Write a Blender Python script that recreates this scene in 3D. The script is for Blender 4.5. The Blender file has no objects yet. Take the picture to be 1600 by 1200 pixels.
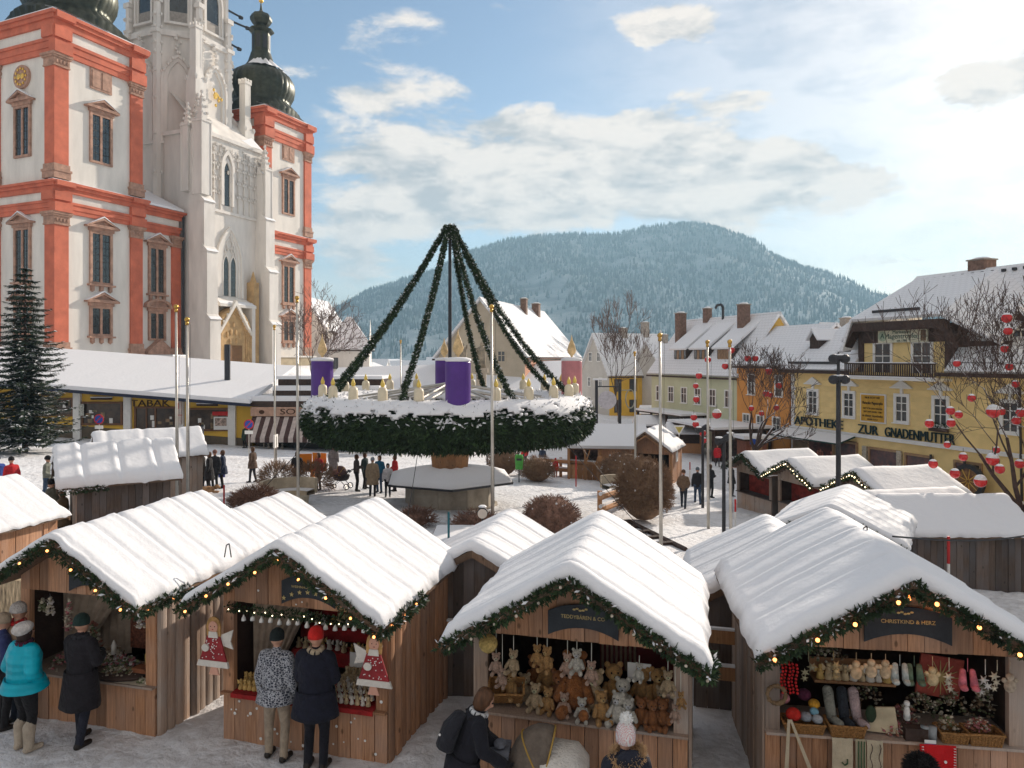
import bpy, bmesh, math, random
import numpy as np
from mathutils import Vector, Matrix, noise, Euler
sc = bpy.context.scene
random.seed(7)
R = math.radians
# ---------------------------------------------------------------- camera
F = 1126.0; HY = 560.0; CZ = 5.2
cam = bpy.data.cameras.new('camera'); cam_o = bpy.data.objects.new('camera', cam)
sc.collection.objects.link(cam_o); sc.camera = cam_o
cam.sensor_width = 36; cam.lens = 36 * F / 1600; cam.shift_y = -(600 - HY) / 1600
cam_o.location = (0, 0, CZ); cam_o.rotation_euler = (R(90), 0, 0)
cam.clip_start = 0.1; cam.clip_end = 12000
# ---------------------------------------------------------------- sun, sky, exposure
SUN_EL, SUN_AZ = R(22), math.atan2(0.77, 0.64)            # direction towards the sun, azimuth from +X
SD = Vector((math.cos(SUN_AZ) * math.cos(SUN_EL), math.sin(SUN_AZ) * math.cos(SUN_EL), math.sin(SUN_EL)))
sl = bpy.data.lights.new('sun', 'SUN'); sl.energy = 4.6; sl.angle = R(0.6); sl.color = (1.0, 0.88, 0.75)
so = bpy.data.objects.new('sun', sl); sc.collection.objects.link(so)
so.rotation_euler = SD.to_track_quat('Z', 'Y').to_euler(); so.location = (60, 60, 60)
sc.view_settings.view_transform = 'Standard'; sc.view_settings.look = 'None'
sc.view_settings.exposure = 0.62; sc.view_settings.gamma = 1.0; sc.view_settings.use_curve_mapping = False
sc.render.engine = 'CYCLES'; sc.cycles.max_bounces = 6; sc.cycles.volume_bounces = 1
sc.cycles.use_denoising = True; sc.cycles.sample_clamp_indirect = 4
sc.cycles.volume_max_steps = 64

W = bpy.data.worlds.new('World'); sc.world = W; W.use_nodes = True
def world():
 nt = W.node_tree; N = nt.nodes; L = nt.links; N.clear()
 out = N.new('ShaderNodeOutputWorld')
 sky = N.new('ShaderNodeTexSky'); sky.sky_type = 'NISHITA'; sky.sun_disc = False
 sky.sun_elevation = SUN_EL; sky.sun_rotation = math.pi / 2 - SUN_AZ
 sky.air_density = 1.0; sky.dust_density = 0.5; sky.ozone_density = 1.6
 bsky = N.new('ShaderNodeBackground'); bsky.inputs[1].default_value = 0.085
 L.new(sky.outputs[0], bsky.inputs[0])
 tc = N.new('ShaderNodeTexCoord')
 def math_(op, a, b=None, c=None, clamp=False):
  n = N.new('ShaderNodeMath'); n.operation = op; n.use_clamp = clamp
  for i, v in enumerate((a, b, c)):
   if v is None: continue
   if isinstance(v, (int, float)): n.inputs[i].default_value = v
   else: L.new(v, n.inputs[i])
  return n.outputs[0]
 def vec(op, a, b):
  n = N.new('ShaderNodeVectorMath'); n.operation = op
  for i, v in enumerate((a, b)):
   if isinstance(v, (tuple, Vector)): n.inputs[i].default_value = v
   else: L.new(v, n.inputs[i])
  return n
 D = tc.outputs['Generated']
 # warped direction so that the cloud banks get ragged borders
 nz = N.new('ShaderNodeTexNoise'); nz.inputs['Scale'].default_value = 9; nz.inputs['Detail'].default_value = 5
 nz.inputs['Roughness'].default_value = 0.55
 L.new(D, nz.inputs['Vector'])
 wv = vec('SUBTRACT', nz.outputs['Color'], (0.5, 0.5, 0.5))
 ws = vec('MULTIPLY', wv.outputs[0], (0.075, 0.075, 0.06))
 DW = vec('ADD', D, ws.outputs[0]).outputs[0]
 blobs = [(1010, 48, 75, 26, 1.0), (1075, 42, 60, 26, .9), (590, 125, 75, 30, .75), (560, 150, 50, 18, .6), (640, 45, 60, 26, .6), (1145, 158, 72, 20, .95), (1540, 118, 70, 36, 1.0), (1510, 160, 40, 24, .4),
             (600, 225, 120, 36, 1.0), (690, 280, 150, 34, 1.0), (800, 185, 90, 22, .95), (960, 215, 150, 36, 1.1), (1060, 260, 130, 36, 1.0), (860, 285, 170, 34, .95), (1010, 320, 200, 30, .9), (1240, 275, 160, 26, .85), (1330, 300, 120, 20, .6),
             (700, 140, 36, 10, .6), (1255, 82, 26, 10, .5), (560, 330, 90, 22, .8), (700, 350, 160, 26, .9), (560, 420, 90, 40, .9), (520, 380, 60, 26, .6), (1230, 245, 60, 14, .5), (840, 8, 110, 14, .7),
             (450, 120, 40, 26, .5), (1180, 350, 260, 24, .8), (1400, 400, 200, 26, .7), (1750, 60, 120, 60, .9), (-150, 150, 160, 60, .8), (-400, 300, 300, 70, .8), (1950, 240, 300, 80, .8), (300, -200, 200, 60, .8), (1100, -300, 300, 80, .8)]
 tot = None
 for (px, py, sx, sy, a) in blobs:
  c = Vector(((px - 800) / F, 1, (HY - py) / F)); r = c.length; c.normalize()
  kx, kz = F * r / (sx * 1.25), F * r / (sy * 1.25)
  s = vec('SUBTRACT', DW, tuple(c))
  m = vec('MULTIPLY', s.outputs[0], (kx, (kx + kz) * .3, kz))
  d = vec('DOT_PRODUCT', m.outputs[0], m.outputs[0]).outputs['Value']
  e = math_('MULTIPLY', math_('EXPONENT', math_('MULTIPLY', d, -1.0)), a)
  tot = e if tot is None else math_('ADD', tot, e)
 # general broken cloud over the rest of the sky, fading where blobs rule
 mp = N.new('ShaderNodeMapping'); mp.inputs['Scale'].default_value = (1, 1, 2.6); L.new(D, mp.inputs['Vector'])
 n2 = N.new('ShaderNodeTexNoise'); n2.inputs['Scale'].default_value = 9.5; n2.inputs['Detail'].default_value = 9
 n2.inputs['Roughness'].default_value = 0.62; n2.inputs['Distortion'].default_value = 0.25
 L.new(mp.outputs[0], n2.inputs['Vector'])
 dens = math_('ADD', tot, math_('MULTIPLY', math_('SUBTRACT', n2.outputs['Fac'], 0.55), 2.6))
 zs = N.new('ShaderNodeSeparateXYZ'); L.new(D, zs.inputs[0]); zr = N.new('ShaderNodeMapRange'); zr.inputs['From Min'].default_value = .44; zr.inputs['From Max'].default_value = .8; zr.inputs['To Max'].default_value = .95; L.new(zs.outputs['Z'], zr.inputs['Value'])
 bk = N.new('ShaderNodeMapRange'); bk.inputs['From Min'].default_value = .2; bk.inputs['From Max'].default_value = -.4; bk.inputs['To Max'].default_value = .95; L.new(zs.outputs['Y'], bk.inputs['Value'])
 dens = math_('ADD', dens, math_('MAXIMUM', zr.outputs[0], bk.outputs[0]))  # extra cloud overhead and behind the camera, added to brighten the shade
 fac = N.new('ShaderNodeMapRange'); fac.interpolation_type = 'SMOOTHSTEP'
 fac.inputs['From Min'].default_value = 0.40; fac.inputs['From Max'].default_value = 1.0
 L.new(dens, fac.inputs['Value'])
 # thin veil towards the sun and the horizon
 sd = vec('DOT_PRODUCT', D, tuple(SD)).outputs['Value']
 veil = N.new('ShaderNodeMapRange'); veil.interpolation_type = 'SMOOTHSTEP'
 veil.inputs['From Min'].default_value = 0.79; veil.inputs['From Max'].default_value = 0.98
 veil.inputs['To Max'].default_value = 0.5; L.new(sd, veil.inputs['Value'])
 sep = N.new('ShaderNodeSeparateXYZ'); L.new(D, sep.inputs[0])
 hz = N.new('ShaderNodeMapRange'); hz.interpolation_type = 'SMOOTHSTEP'
 hz.inputs['From Min'].default_value = 0.18; hz.inputs['From Max'].default_value = 0.0
 hz.inputs['To Max'].default_value = 0.8; L.new(sep.outputs['Z'], hz.inputs['Value'])
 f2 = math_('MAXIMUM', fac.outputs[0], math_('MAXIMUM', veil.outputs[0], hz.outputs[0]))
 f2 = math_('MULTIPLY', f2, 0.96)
 # cloud brightness: undersides greyer, billows from a second look-up shifted towards the sun
 sh = vec('ADD', mp.outputs[0], (0.03, 0.02, 0.075))
 n3 = N.new('ShaderNodeTexNoise'); n3.inputs['Scale'].default_value = 9.5; n3.inputs['Detail'].default_value = 9
 n3.inputs['Roughness'].default_value = 0.62; n3.inputs['Distortion'].default_value = 0.25
 L.new(sh.outputs[0], n3.inputs['Vector'])
 dif = math_('SUBTRACT', n2.outputs['Fac'], n3.outputs['Fac'])
 lit = math_('ADD', math_('MULTIPLY', dif, 4.0), 0.66, clamp=True)
 lit = math_('ADD', lit, math_('MULTIPLY', veil.outputs[0], 0.15), clamp=True)
 cr = N.new('ShaderNodeMix'); cr.data_type = 'RGBA'
 cr.inputs[6].default_value = (0.50, 0.49, 0.49, 1); cr.inputs[7].default_value = (0.98, 0.87, 0.77, 1)
 L.new(lit, cr.inputs[0])
 bc = N.new('ShaderNodeBackground'); bc.inputs[1].default_value = 0.70; L.new(cr.outputs[2], bc.inputs[0])
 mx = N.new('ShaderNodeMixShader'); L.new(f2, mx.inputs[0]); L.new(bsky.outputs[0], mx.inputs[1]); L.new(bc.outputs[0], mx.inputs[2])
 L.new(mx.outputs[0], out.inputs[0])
world()

# ---------------------------------------------------------------- terrain height, pixel helpers
def sm(t):
 t = min(1.0, max(0.0, t)); return t * t * (3 - 2 * t)
def G(x, y):
 yy = min(max(y, 10), 62); xk = min(max(x, -45), 45)
 z = -(0.055 * (yy - 10) + 0.045 * xk * sm((y - 9) / 8))
 h = sm((y - 60) / 7) * sm((-16 - x + (y - 62) * -0.14) / 8)
 return z * (1 - h) + 4.1 * h
def P(px, py, Y): return Vector(((px - 800) / F * Y, Y, CZ - (py - HY) / F * Y))
def GP(px, py):
 Y = 5.0
 while Y < 400:
  p = P(px, py, Y)
  if p.z <= G(p.x, p.y): break
  Y += 0.05
 return Vector((p.x, p.y, G(p.x, p.y)))

# ---------------------------------------------------------------- materials
def M(name, col, rough=0.7, var=0.15, scale=4.0, bump=0.15, bscale=30.0, metal=0.0, emit=0.0, stretch=(1, 1, 1), rand=0.0, col2=None, spec=0.3, coat=0.0, sheen=0.0):
 m = bpy.data.materials.new(name); m.use_nodes = True
 nt = m.node_tree; N = nt.nodes; L = nt.links; b = N['Principled BSDF']
 b.inputs['Roughness'].default_value = rough; b.inputs['Metallic'].default_value = metal
 b.inputs['Specular IOR Level'].default_value = spec; b.inputs['Coat Weight'].default_value = coat
 if sheen: b.inputs['Sheen Weight'].default_value = sheen
 tc = N.new('ShaderNodeTexCoord'); mp = N.new('ShaderNodeMapping'); mp.inputs['Scale'].default_value = stretch
 L.new(tc.outputs['Object'], mp.inputs['Vector'])
 oi = N.new('ShaderNodeObjectInfo')
 ad = N.new('ShaderNodeVectorMath'); ad.operation = 'MULTIPLY_ADD'
 L.new(oi.outputs['Random'], ad.inputs[0]); ad.inputs[1].default_value = (37, 23, 51); L.new(mp.outputs[0], ad.inputs[2])
 n = N.new('ShaderNodeTexNoise'); n.inputs['Scale'].default_value = scale; n.inputs['Detail'].default_value = 6; n.inputs['Roughness'].default_value = 0.6
 L.new(ad.outputs[0], n.inputs['Vector'])
 c = Vector(col); c2 = Vector(col2) if col2 else c * (1 - var * 1.6); c1 = c if col2 else c * (1 + var)
 mx = N.new('ShaderNodeMix'); mx.data_type = 'RGBA'
 mx.inputs[6].default_value = (*c2, 1); mx.inputs[7].default_value = (*[min(v, .95) for v in c1], 1)
 mr = N.new('ShaderNodeMapRange'); mr.inputs['From Min'].default_value = 0.3; mr.inputs['From Max'].default_value = 0.7
 L.new(n.outputs['Fac'], mr.inputs['Value']); L.new(mr.outputs[0], mx.inputs[0])
 o = mx.outputs[2]
 if rand:
  hs = N.new('ShaderNodeHueSaturation'); mr2 = N.new('ShaderNodeMapRange')
  mr2.inputs['To Min'].default_value = 1 - rand; mr2.inputs['To Max'].default_value = 1 + rand
  L.new(oi.outputs['Random'], mr2.inputs['Value']); L.new(mr2.outputs[0], hs.inputs['Value']); L.new(o, hs.inputs['Color']); o = hs.outputs[0]
 L.new(o, b.inputs['Base Color'])
 if emit:
  b.inputs['Emission Color'].default_value = (*col, 1); b.inputs['Emission Strength'].default_value = emit
 if bump:
  n2 = N.new('ShaderNodeTexNoise'); n2.inputs['Scale'].default_value = bscale; n2.inputs['Detail'].default_value = 4
  L.new(ad.outputs[0], n2.inputs['Vector'])
  bp = N.new('ShaderNodeBump'); bp.inputs['Strength'].default_value = bump; bp.inputs['Distance'].default_value = 0.05
  L.new(n2.outputs['Fac'], bp.inputs['Height']); L.new(bp.outputs[0], b.inputs['Normal'])
 return m
def wood(name, c1, c2, grey=(0.2, 0.17, 0.15), gf=0.5, rand=0.3, grain=(26, 26, 1.3)):
 """boards: long grain, knots, weathered patches; every board differs"""
 m = bpy.data.materials.new(name); m.use_nodes = True
 nt = m.node_tree; N = nt.nodes; L = nt.links; b = N['Principled BSDF']; b.inputs['Roughness'].default_value = 0.75; b.inputs['Specular IOR Level'].default_value = .2
 tc = N.new('ShaderNodeTexCoord'); oi = N.new('ShaderNodeObjectInfo')
 ge = N.new('ShaderNodeNewGeometry')
 ad = N.new('ShaderNodeVectorMath'); ad.operation = 'MULTIPLY_ADD'
 L.new(oi.outputs['Random'], ad.inputs[0]); ad.inputs[1].default_value = (13, 17, 29); L.new(ge.outputs['Position'], ad.inputs[2])
 mp = N.new('ShaderNodeMapping'); mp.inputs['Scale'].default_value = grain; L.new(ad.outputs[0], mp.inputs['Vector'])
 n = N.new('ShaderNodeTexNoise'); n.inputs['Scale'].default_value = 1.6; n.inputs['Detail'].default_value = 7; n.inputs['Roughness'].default_value = .7; n.inputs['Distortion'].default_value = .4
 L.new(mp.outputs[0], n.inputs['Vector'])
 mr = N.new('ShaderNodeMapRange'); mr.inputs['From Min'].default_value = .3; mr.inputs['From Max'].default_value = .7; L.new(n.outputs['Fac'], mr.inputs['Value'])
 mx = N.new('ShaderNodeMix'); mx.data_type = 'RGBA'; mx.inputs[6].default_value = (*c2, 1); mx.inputs[7].default_value = (*c1, 1); L.new(mr.outputs[0], mx.inputs[0])
 nb = N.new('ShaderNodeTexNoise'); nb.inputs['Scale'].default_value = 1.3; nb.inputs['Detail'].default_value = 5; L.new(ad.outputs[0], nb.inputs['Vector'])
 mr2 = N.new('ShaderNodeMapRange'); mr2.inputs['From Min'].default_value = .35; mr2.inputs['From Max'].default_value = .68; mr2.inputs['To Max'].default_value = gf * 1.4; L.new(nb.outputs['Fac'], mr2.inputs['Value'])
 mx2 = N.new('ShaderNodeMix'); mx2.data_type = 'RGBA'; L.new(mr2.outputs[0], mx2.inputs[0]); L.new(mx.outputs[2], mx2.inputs[6]); mx2.inputs[7].default_value = (*grey, 1)
 # knots
 vo = N.new('ShaderNodeTexVoronoi'); vo.inputs['Scale'].default_value = 5.5; mpk = N.new('ShaderNodeMapping'); mpk.inputs['Scale'].default_value = (1, 1, .55)
 L.new(ad.outputs[0], mpk.inputs['Vector']); L.new(mpk.outputs[0], vo.inputs['Vector'])
 mk = N.new('ShaderNodeMapRange'); mk.inputs['From Min'].default_value = .07; mk.inputs['From Max'].default_value = .14; mk.inputs['To Min'].default_value = .45; mk.inputs['To Max'].default_value = 1
 L.new(vo.outputs['Distance'], mk.inputs['Value'])
 rr = N.new('ShaderNodeMapRange'); rr.inputs['To Min'].default_value = 1 - rand; rr.inputs['To Max'].default_value = 1 + rand; L.new(oi.outputs['Random'], rr.inputs['Value'])
 mu = N.new('ShaderNodeMath'); mu.operation = 'MULTIPLY'; L.new(mk.outputs[0], mu.inputs[0]); L.new(rr.outputs[0], mu.inputs[1])
 hs = N.new('ShaderNodeHueSaturation'); L.new(mu.outputs[0], hs.inputs['Value']); L.new(mx2.outputs[2], hs.inputs['Color'])
 L.new(hs.outputs[0], b.inputs['Base Color'])
 bp = N.new('ShaderNodeBump'); bp.inputs['Strength'].default_value = .35; bp.inputs['Distance'].default_value = .02; L.new(n.outputs['Fac'], bp.inputs['Height']); L.new(bp.outputs[0], b.inputs['Normal'])
 return m
def snow_mat(name, dirt=0.0, bump=.5, bscale=3.0):
 m = bpy.data.materials.new(name); m.use_nodes = True
 nt = m.node_tree; N = nt.nodes; L = nt.links; b = N['Principled BSDF']; b.inputs['Roughness'].default_value = .75; b.inputs['Specular IOR Level'].default_value = .25
 ge = N.new('ShaderNodeNewGeometry')
 n1 = N.new('ShaderNodeTexNoise'); n1.inputs['Scale'].default_value = bscale; n1.inputs['Detail'].default_value = 8; n1.inputs['Roughness'].default_value = .62; L.new(ge.outputs['Position'], n1.inputs['Vector'])
 n2 = N.new('ShaderNodeTexNoise'); n2.inputs['Scale'].default_value = .35; n2.inputs['Detail'].default_value = 6; n2.inputs['Roughness'].default_value = .7; L.new(ge.outputs['Position'], n2.inputs['Vector'])
 a = N.new('ShaderNodeMath'); a.operation = 'MULTIPLY'; L.new(n1.outputs['Fac'], a.inputs[0]); L.new(n2.outputs['Fac'], a.inputs[1])
 mr = N.new('ShaderNodeMapRange'); mr.inputs['From Min'].default_value = .22; mr.inputs['From Max'].default_value = .34; mr.inputs['To Max'].default_value = dirt; L.new(a.outputs[0], mr.inputs['Value'])
 mx = N.new('ShaderNodeMix'); mx.data_type = 'RGBA'; mx.inputs[6].default_value = (.76, .765, .785, 1); mx.inputs[7].default_value = (.36, .33, .31, 1)
 L.new(mr.outputs[0], mx.inputs[0]); L.new(mx.outputs[2], b.inputs['Base Color'])
 bp = N.new('ShaderNodeBump'); bp.inputs['Strength'].default_value = bump; bp.inputs['Distance'].default_value = .12; L.new(n1.outputs['Fac'], bp.inputs['Height'])
 if dirt:
  vo = N.new('ShaderNodeTexVoronoi'); vo.inputs['Scale'].default_value = 3.6; vo.feature = 'SMOOTH_F1'; L.new(ge.outputs['Position'], vo.inputs['Vector'])
  bp2 = N.new('ShaderNodeBump'); bp2.inputs['Strength'].default_value = .5; bp2.inputs['Distance'].default_value = .07; L.new(vo.outputs['Distance'], bp2.inputs['Height']); L.new(bp.outputs[0], bp2.inputs['Normal'])
  L.new(bp2.outputs[0], b.inputs['Normal'])
 else: L.new(bp.outputs[0], b.inputs['Normal'])
 return m
def tiles_under_snow(name):
 m = snow_mat(name, 0, .15, 6); nt = m.node_tree; N = nt.nodes; L = nt.links; b = N['Principled BSDF']
 tc = N.new('ShaderNodeTexCoord'); br = N.new('ShaderNodeTexBrick'); br.inputs['Scale'].default_value = 1.0
 br.inputs['Brick Width'].default_value = .45; br.inputs['Row Height'].default_value = .36; br.inputs['Mortar Size'].default_value = .02
 br.inputs['Color1'].default_value = (1, 1, 1, 1); br.inputs['Color2'].default_value = (.93, .93, .93, 1); br.inputs['Mortar'].default_value = (0, 0, 0, 1)
 L.new(tc.outputs['UV'], br.inputs['Vector'])
 bp = N.new('ShaderNodeBump'); bp.inputs['Strength'].default_value = .5; bp.inputs['Distance'].default_value = .03
 L.new(br.outputs['Color'], bp.inputs['Height'])
 mx = b.inputs['Base Color'].links[0].from_node;
 mu = N.new('ShaderNodeMix'); mu.data_type = 'RGBA'; mu.blend_type = 'MULTIPLY'; mu.inputs[0].default_value = .22
 L.new(mx.outputs[2], mu.inputs[6]); L.new(br.outputs['Color'], mu.inputs[7]); L.new(mu.outputs[2], b.inputs['Base Color'])
 L.new(bp.outputs[0], b.inputs['Normal']); return m
SNOW = snow_mat('snow', 0, .22, 4.0)
SNOWG = snow_mat('trodden_snow', .4, .9, 5.0)
SNOWT = tiles_under_snow('snow_on_tiles')
def glassm(name, col, rough=.12):
 return M(name, col, rough, .3, 1.2, .04, 3, spec=.8)
WALLW = M('lime_plaster', (.70, .665, .61), .85, .09, .8, .15, 12, stretch=(1, 1, .22))
GOTH = M('gothic_plaster', (.70, .665, .62), .85, .11, .7, .2, 10, stretch=(1, 1, .25))
REDP = M('red_pilaster_paint', (.56, .15, .085), .8, .15, .7, .2, 20)
STONE = M('pinkish_stone', (.42, .25, .18), .8, .25, 2.0, .3, 15)
SAND = M('portal_sandstone', (.50, .33, .16), .8, .2, 1.0, .4, 6)
COPPER = M('dark_copper', (.045, .05, .035), .42, .3, 1.5, .1, 10, metal=.55)
GOLD = M('gilding', (.75, .48, .12), .3, .15, 8, .1, 30, metal=.9)
PANE = glassm('dark_pane', (.025, .03, .03))
LEAD = M('lead_bar', (.03, .03, .03), .6)
DARK = M('dark_metal', (.035, .035, .04), .5, .2, 8, .05)
DARKW = M('dark_brown_wood', (.055, .032, .024), .7, .3, 6, .2)
ALU = M('pale_pole_metal', (.52, .49, .44), .35, .1, 3, .03, 10, metal=.5)
WOODF = wood('reddish_larch_boards', (.60, .32, .175), (.25, .115, .055), (.34, .24, .19), .4)
WOODG = wood('greyed_boards', (.42, .30, .22), (.21, .145, .11), (.32, .28, .25), .6)
WOODD = wood('dark_weathered_boards', (.16, .115, .09), (.07, .052, .042), (.13, .12, .12), .7)
WOODL = wood('fresh_orange_wood', (.50, .27, .12), (.30, .13, .055), (.3, .22, .16), .25)
YEL = M('yellow_plaster', (.80, .60, .27), .85, .1, .7, .08, 14)
YELD = M('ochre_plaster', (.70, .43, .06), .85, .08, .8, .1, 12)
WHITEP = M('white_paint', (.74, .73, .70), .6, .05, 3, .05)
def fab(name, c, **k):
 return M(name, c, .9, .18, 14, .35, 90, sheen=.3, **k)
BLACKF = fab('black_cloth', (.012, .012, .016)); FIR = M('fir_needles', (.035, .065, .022), .7, .4, 3, 0, rand=.1)
FIRD = M('dark_fir_needles', (.022, .042, .018), .75, .45, 2, 0)
SKIN = M('skin', (.52, .29, .20), .5, .08, 10, .05)
REDB = M('red_bauble', (.55, .015, .015), .15, .1, 3, 0, coat=.6)
# ---------------------------------------------------------------- mesh helpers
C = sc.collection
class MB:
 def __init__(s): s.v = []; s.f = []; s.m = []; s.uv = None
 def add(s, vs, fs, mi=0, X=None):
  o = len(s.v)
  if X is not None: vs = [X @ Vector(v) for v in vs]
  s.v.extend([tuple(v) for v in vs]); s.f.extend([tuple(i + o for i in f) for f in fs]); s.m.extend([mi] * len(fs)); return s
 def box(s, x0, x1, y0, y1, z0, z1, mi=0, X=None):
  return s.add([(x0, y0, z0), (x1, y0, z0), (x1, y1, z0), (x0, y1, z0), (x0, y0, z1), (x1, y0, z1), (x1, y1, z1), (x0, y1, z1)],
                     [(0, 3, 2, 1), (4, 5, 6, 7), (0, 1, 5, 4), (1, 2, 6, 5), (2, 3, 7, 6), (3, 0, 4, 7)], mi, X)
 def cyl(s, a, b, r0, r1=None, n=8, mi=0, cap=True):
  a, b = Vector(a), Vector(b); r1 = r0 if r1 is None else r1
  d = (b - a); d = d.normalized() if d.length > 1e-9 else Vector((0, 0, 1))
  u = d.orthogonal().normalized(); w = d.cross(u); vs = []
  for p, r in ((a, r0), (b, r1)):
   for i in range(n):
    t = 2 * math.pi * i / n; vs.append(p + (u * math.cos(t) + w * math.sin(t)) * r)
  fs = [(i, (i + 1) % n, n + (i + 1) % n, n + i) for i in range(n)]
  if cap: fs += [tuple(range(n - 1, -1, -1)), tuple(range(n, 2 * n))]
  return s.add(vs, fs, mi)
 def tube(s, pts, rad, n=6, mi=0):
  for i in range(len(pts) - 1):
   r0 = rad[i] if isinstance(rad, (list, tuple)) else rad; r1 = rad[i + 1] if isinstance(rad, (list, tuple)) else rad
   s.cyl(pts[i], pts[i + 1], r0, r1, n, mi, cap=(i == 0 or i == len(pts) - 2))
  return s
 def lathe(s, prof, n=16, mi=0, c=(0, 0), sx=1, sy=1, ph=0):
  vs = []; fs = []
  for (r, z) in prof:
   for i in range(n):
    t = 2 * math.pi * i / n + ph; vs.append((c[0] + r * sx * math.cos(t), c[1] + r * sy * math.sin(t), z))
  for k in range(len(prof) - 1):
   for i in range(n):
    j = (i + 1) % n; fs.append((k * n + i, k * n + j, (k + 1) * n + j, (k + 1) * n + i))
  fs += [tuple(range(n - 1, -1, -1)), tuple((len(prof) - 1) * n + i for i in range(n))]
  return s.add(vs, fs, mi)
 def loft(s, rings, n=14, mi=0):
  """rings: (centre, rx, ry) horizontal ellipses"""
  vs = []; fs = []
  for (c, rx, ry) in rings:
   for i in range(n):
    t = 2 * math.pi * i / n; vs.append((c[0] + rx * math.cos(t), c[1] + ry * math.sin(t), c[2]))
  for k in range(len(rings) - 1):
   for i in range(n):
    j = (i + 1) % n; fs.append((k * n + i, k * n + j, (k + 1) * n + j, (k + 1) * n + i))
  fs += [tuple(range(n - 1, -1, -1)), tuple((len(rings) - 1) * n + i for i in range(n))]
  return s.add(vs, fs, mi)
 def ball(s, c, rx, ry=None, rz=None, n=10, k=7, mi=0, X=None):
  ry = rx if ry is None else ry; rz = rx if rz is None else rz; vs = [(c[0], c[1], c[2] - rz)]; fs = []
  for j in range(1, k):
   a = -math.pi / 2 + math.pi * j / k
   for i in range(n):
    t = 2 * math.pi * i / n; vs.append((c[0] + rx * math.cos(a) * math.cos(t), c[1] + ry * math.cos(a) * math.sin(t), c[2] + rz * math.sin(a)))
  vs.append((c[0], c[1], c[2] + rz)); l = len(vs) - 1
  for i in range(n): fs.append((0, 1 + (i + 1) % n, 1 + i)); fs.append((l, l - n + i, l - n + (i + 1) % n))
  for j in range(k - 2):
   for i in range(n):
    a = 1 + j * n + i; b = 1 + j * n + (i + 1) % n; fs.append((a, b, b + n, a + n))
  return s.add(vs, fs, mi, X)
 def prism(s, poly, y0, y1, mi=0, X=None):
  """poly of (x,z) points, counter-clockwise seen from -y, extruded from y0 to y1"""
  n = len(poly); vs = [(x, y0, z) for x, z in poly] + [(x, y1, z) for x, z in poly]
  fs = [tuple(range(n)), tuple(range(2 * n - 1, n - 1, -1))] + [(i, i + n, (i + 1) % n + n, (i + 1) % n) for i in range(n)]
  return s.add(vs, fs, mi, X)
 def band(s, inner, outer, y0, y1, mi=0, X=None, closed=False):
  """frame between two open (x,z) outlines of equal count"""
  n = len(inner)
  for i in range(n if closed else n - 1):
   j = (i + 1) % n; a, b, c, d = inner[i], inner[j], outer[j], outer[i]
   vs = [(p[0], y, p[1]) for y in (y0, y1) for p in (a, b, c, d)]
   s.add(vs, [(0, 1, 2, 3), (7, 6, 5, 4), (0, 4, 5, 1), (1, 5, 6, 2), (2, 6, 7, 3), (3, 7, 4, 0)], mi, X)
  return s
 def mesh(s, name, mats, smooth=False):
  me = bpy.data.meshes.new(name); me.from_pydata(s.v, [], s.f)
  for m in (mats if isinstance(mats, (list, tuple)) else [mats]): me.materials.append(m)
  if any(s.m): me.polygons.foreach_set('material_index', s.m)
  if smooth: me.polygons.foreach_set('use_smooth', [True] * len(me.polygons))
  me.update(); return me
 def build(s, name, mats, parent=None, smooth=False, **k): return obj(name, s.mesh(name, mats, smooth), parent, **k)
def obj(name, me, parent=None, label=None, cat=None, group=None, kind=None, loc=None, rot=None, scale=None):
 o = bpy.data.objects.new(name, me); C.objects.link(o)
 if parent is not None: o.parent = parent
 if label: o['label'] = label
 if cat: o['category'] = cat
 if group: o['group'] = group
 if kind: o['kind'] = kind
 if loc is not None: o.location = loc
 if rot is not None: o.rotation_euler = rot
 if scale is not None: o.scale = (scale,) * 3 if isinstance(scale, (int, float)) else scale
 return o
def thing(name, label, cat, loc=(0, 0, 0), rz=0, group=None, kind=None):
 return obj(name, None, None, label, cat, group, kind, loc, (0, 0, rz))
def kids(root, acc=None):
 d = {}
 for o in C.objects:
  if o.parent: d.setdefault(o.parent.name, []).append(o)
 return d
def dup(root, loc=None, rz=None, label=None, group=None, scale=None, tree=None):
 """copy of a thing with copies of its parts and sub-parts"""
 r = root.copy(); C.objects.link(r)
 if loc is not None: r.location = loc
 if rz is not None: r.rotation_euler = (root.rotation_euler[0], root.rotation_euler[1], rz)
 if label: r['label'] = label
 if group: r['group'] = group
 if scale is not None: r.scale = (scale,) * 3 if isinstance(scale, (int, float)) else scale
 for ch, gs in (tree if tree is not None else tree_of(root)):
  c = ch.copy(); C.objects.link(c); c.parent = r
  for g in gs:
   q = g.copy(); C.objects.link(q); q.parent = c
 return r
def tree_of(root):
 return [(ch, list(ch.children)) for ch in root.children]
def XF(loc=(0, 0, 0), rz=0, rx=0, ry=0, s=1):
 return Matrix.Translation(loc) @ Euler((rx, ry, rz)).to_matrix().to_4x4() @ Matrix.Diagonal((s, s, s, 1) if isinstance(s, (int, float)) else (*s, 1))
ORD = ['first', 'second', 'third', 'fourth', 'fifth', 'sixth', 'seventh', 'eighth', 'ninth', 'tenth', 'eleventh', 'twelfth', 'thirteenth', 'fourteenth', 'fifteenth', 'sixteenth', 'seventeenth', 'eighteenth', 'nineteenth', 'twentieth', 'twenty-first', 'twenty-second', 'twenty-third', 'twenty-fourth']
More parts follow.
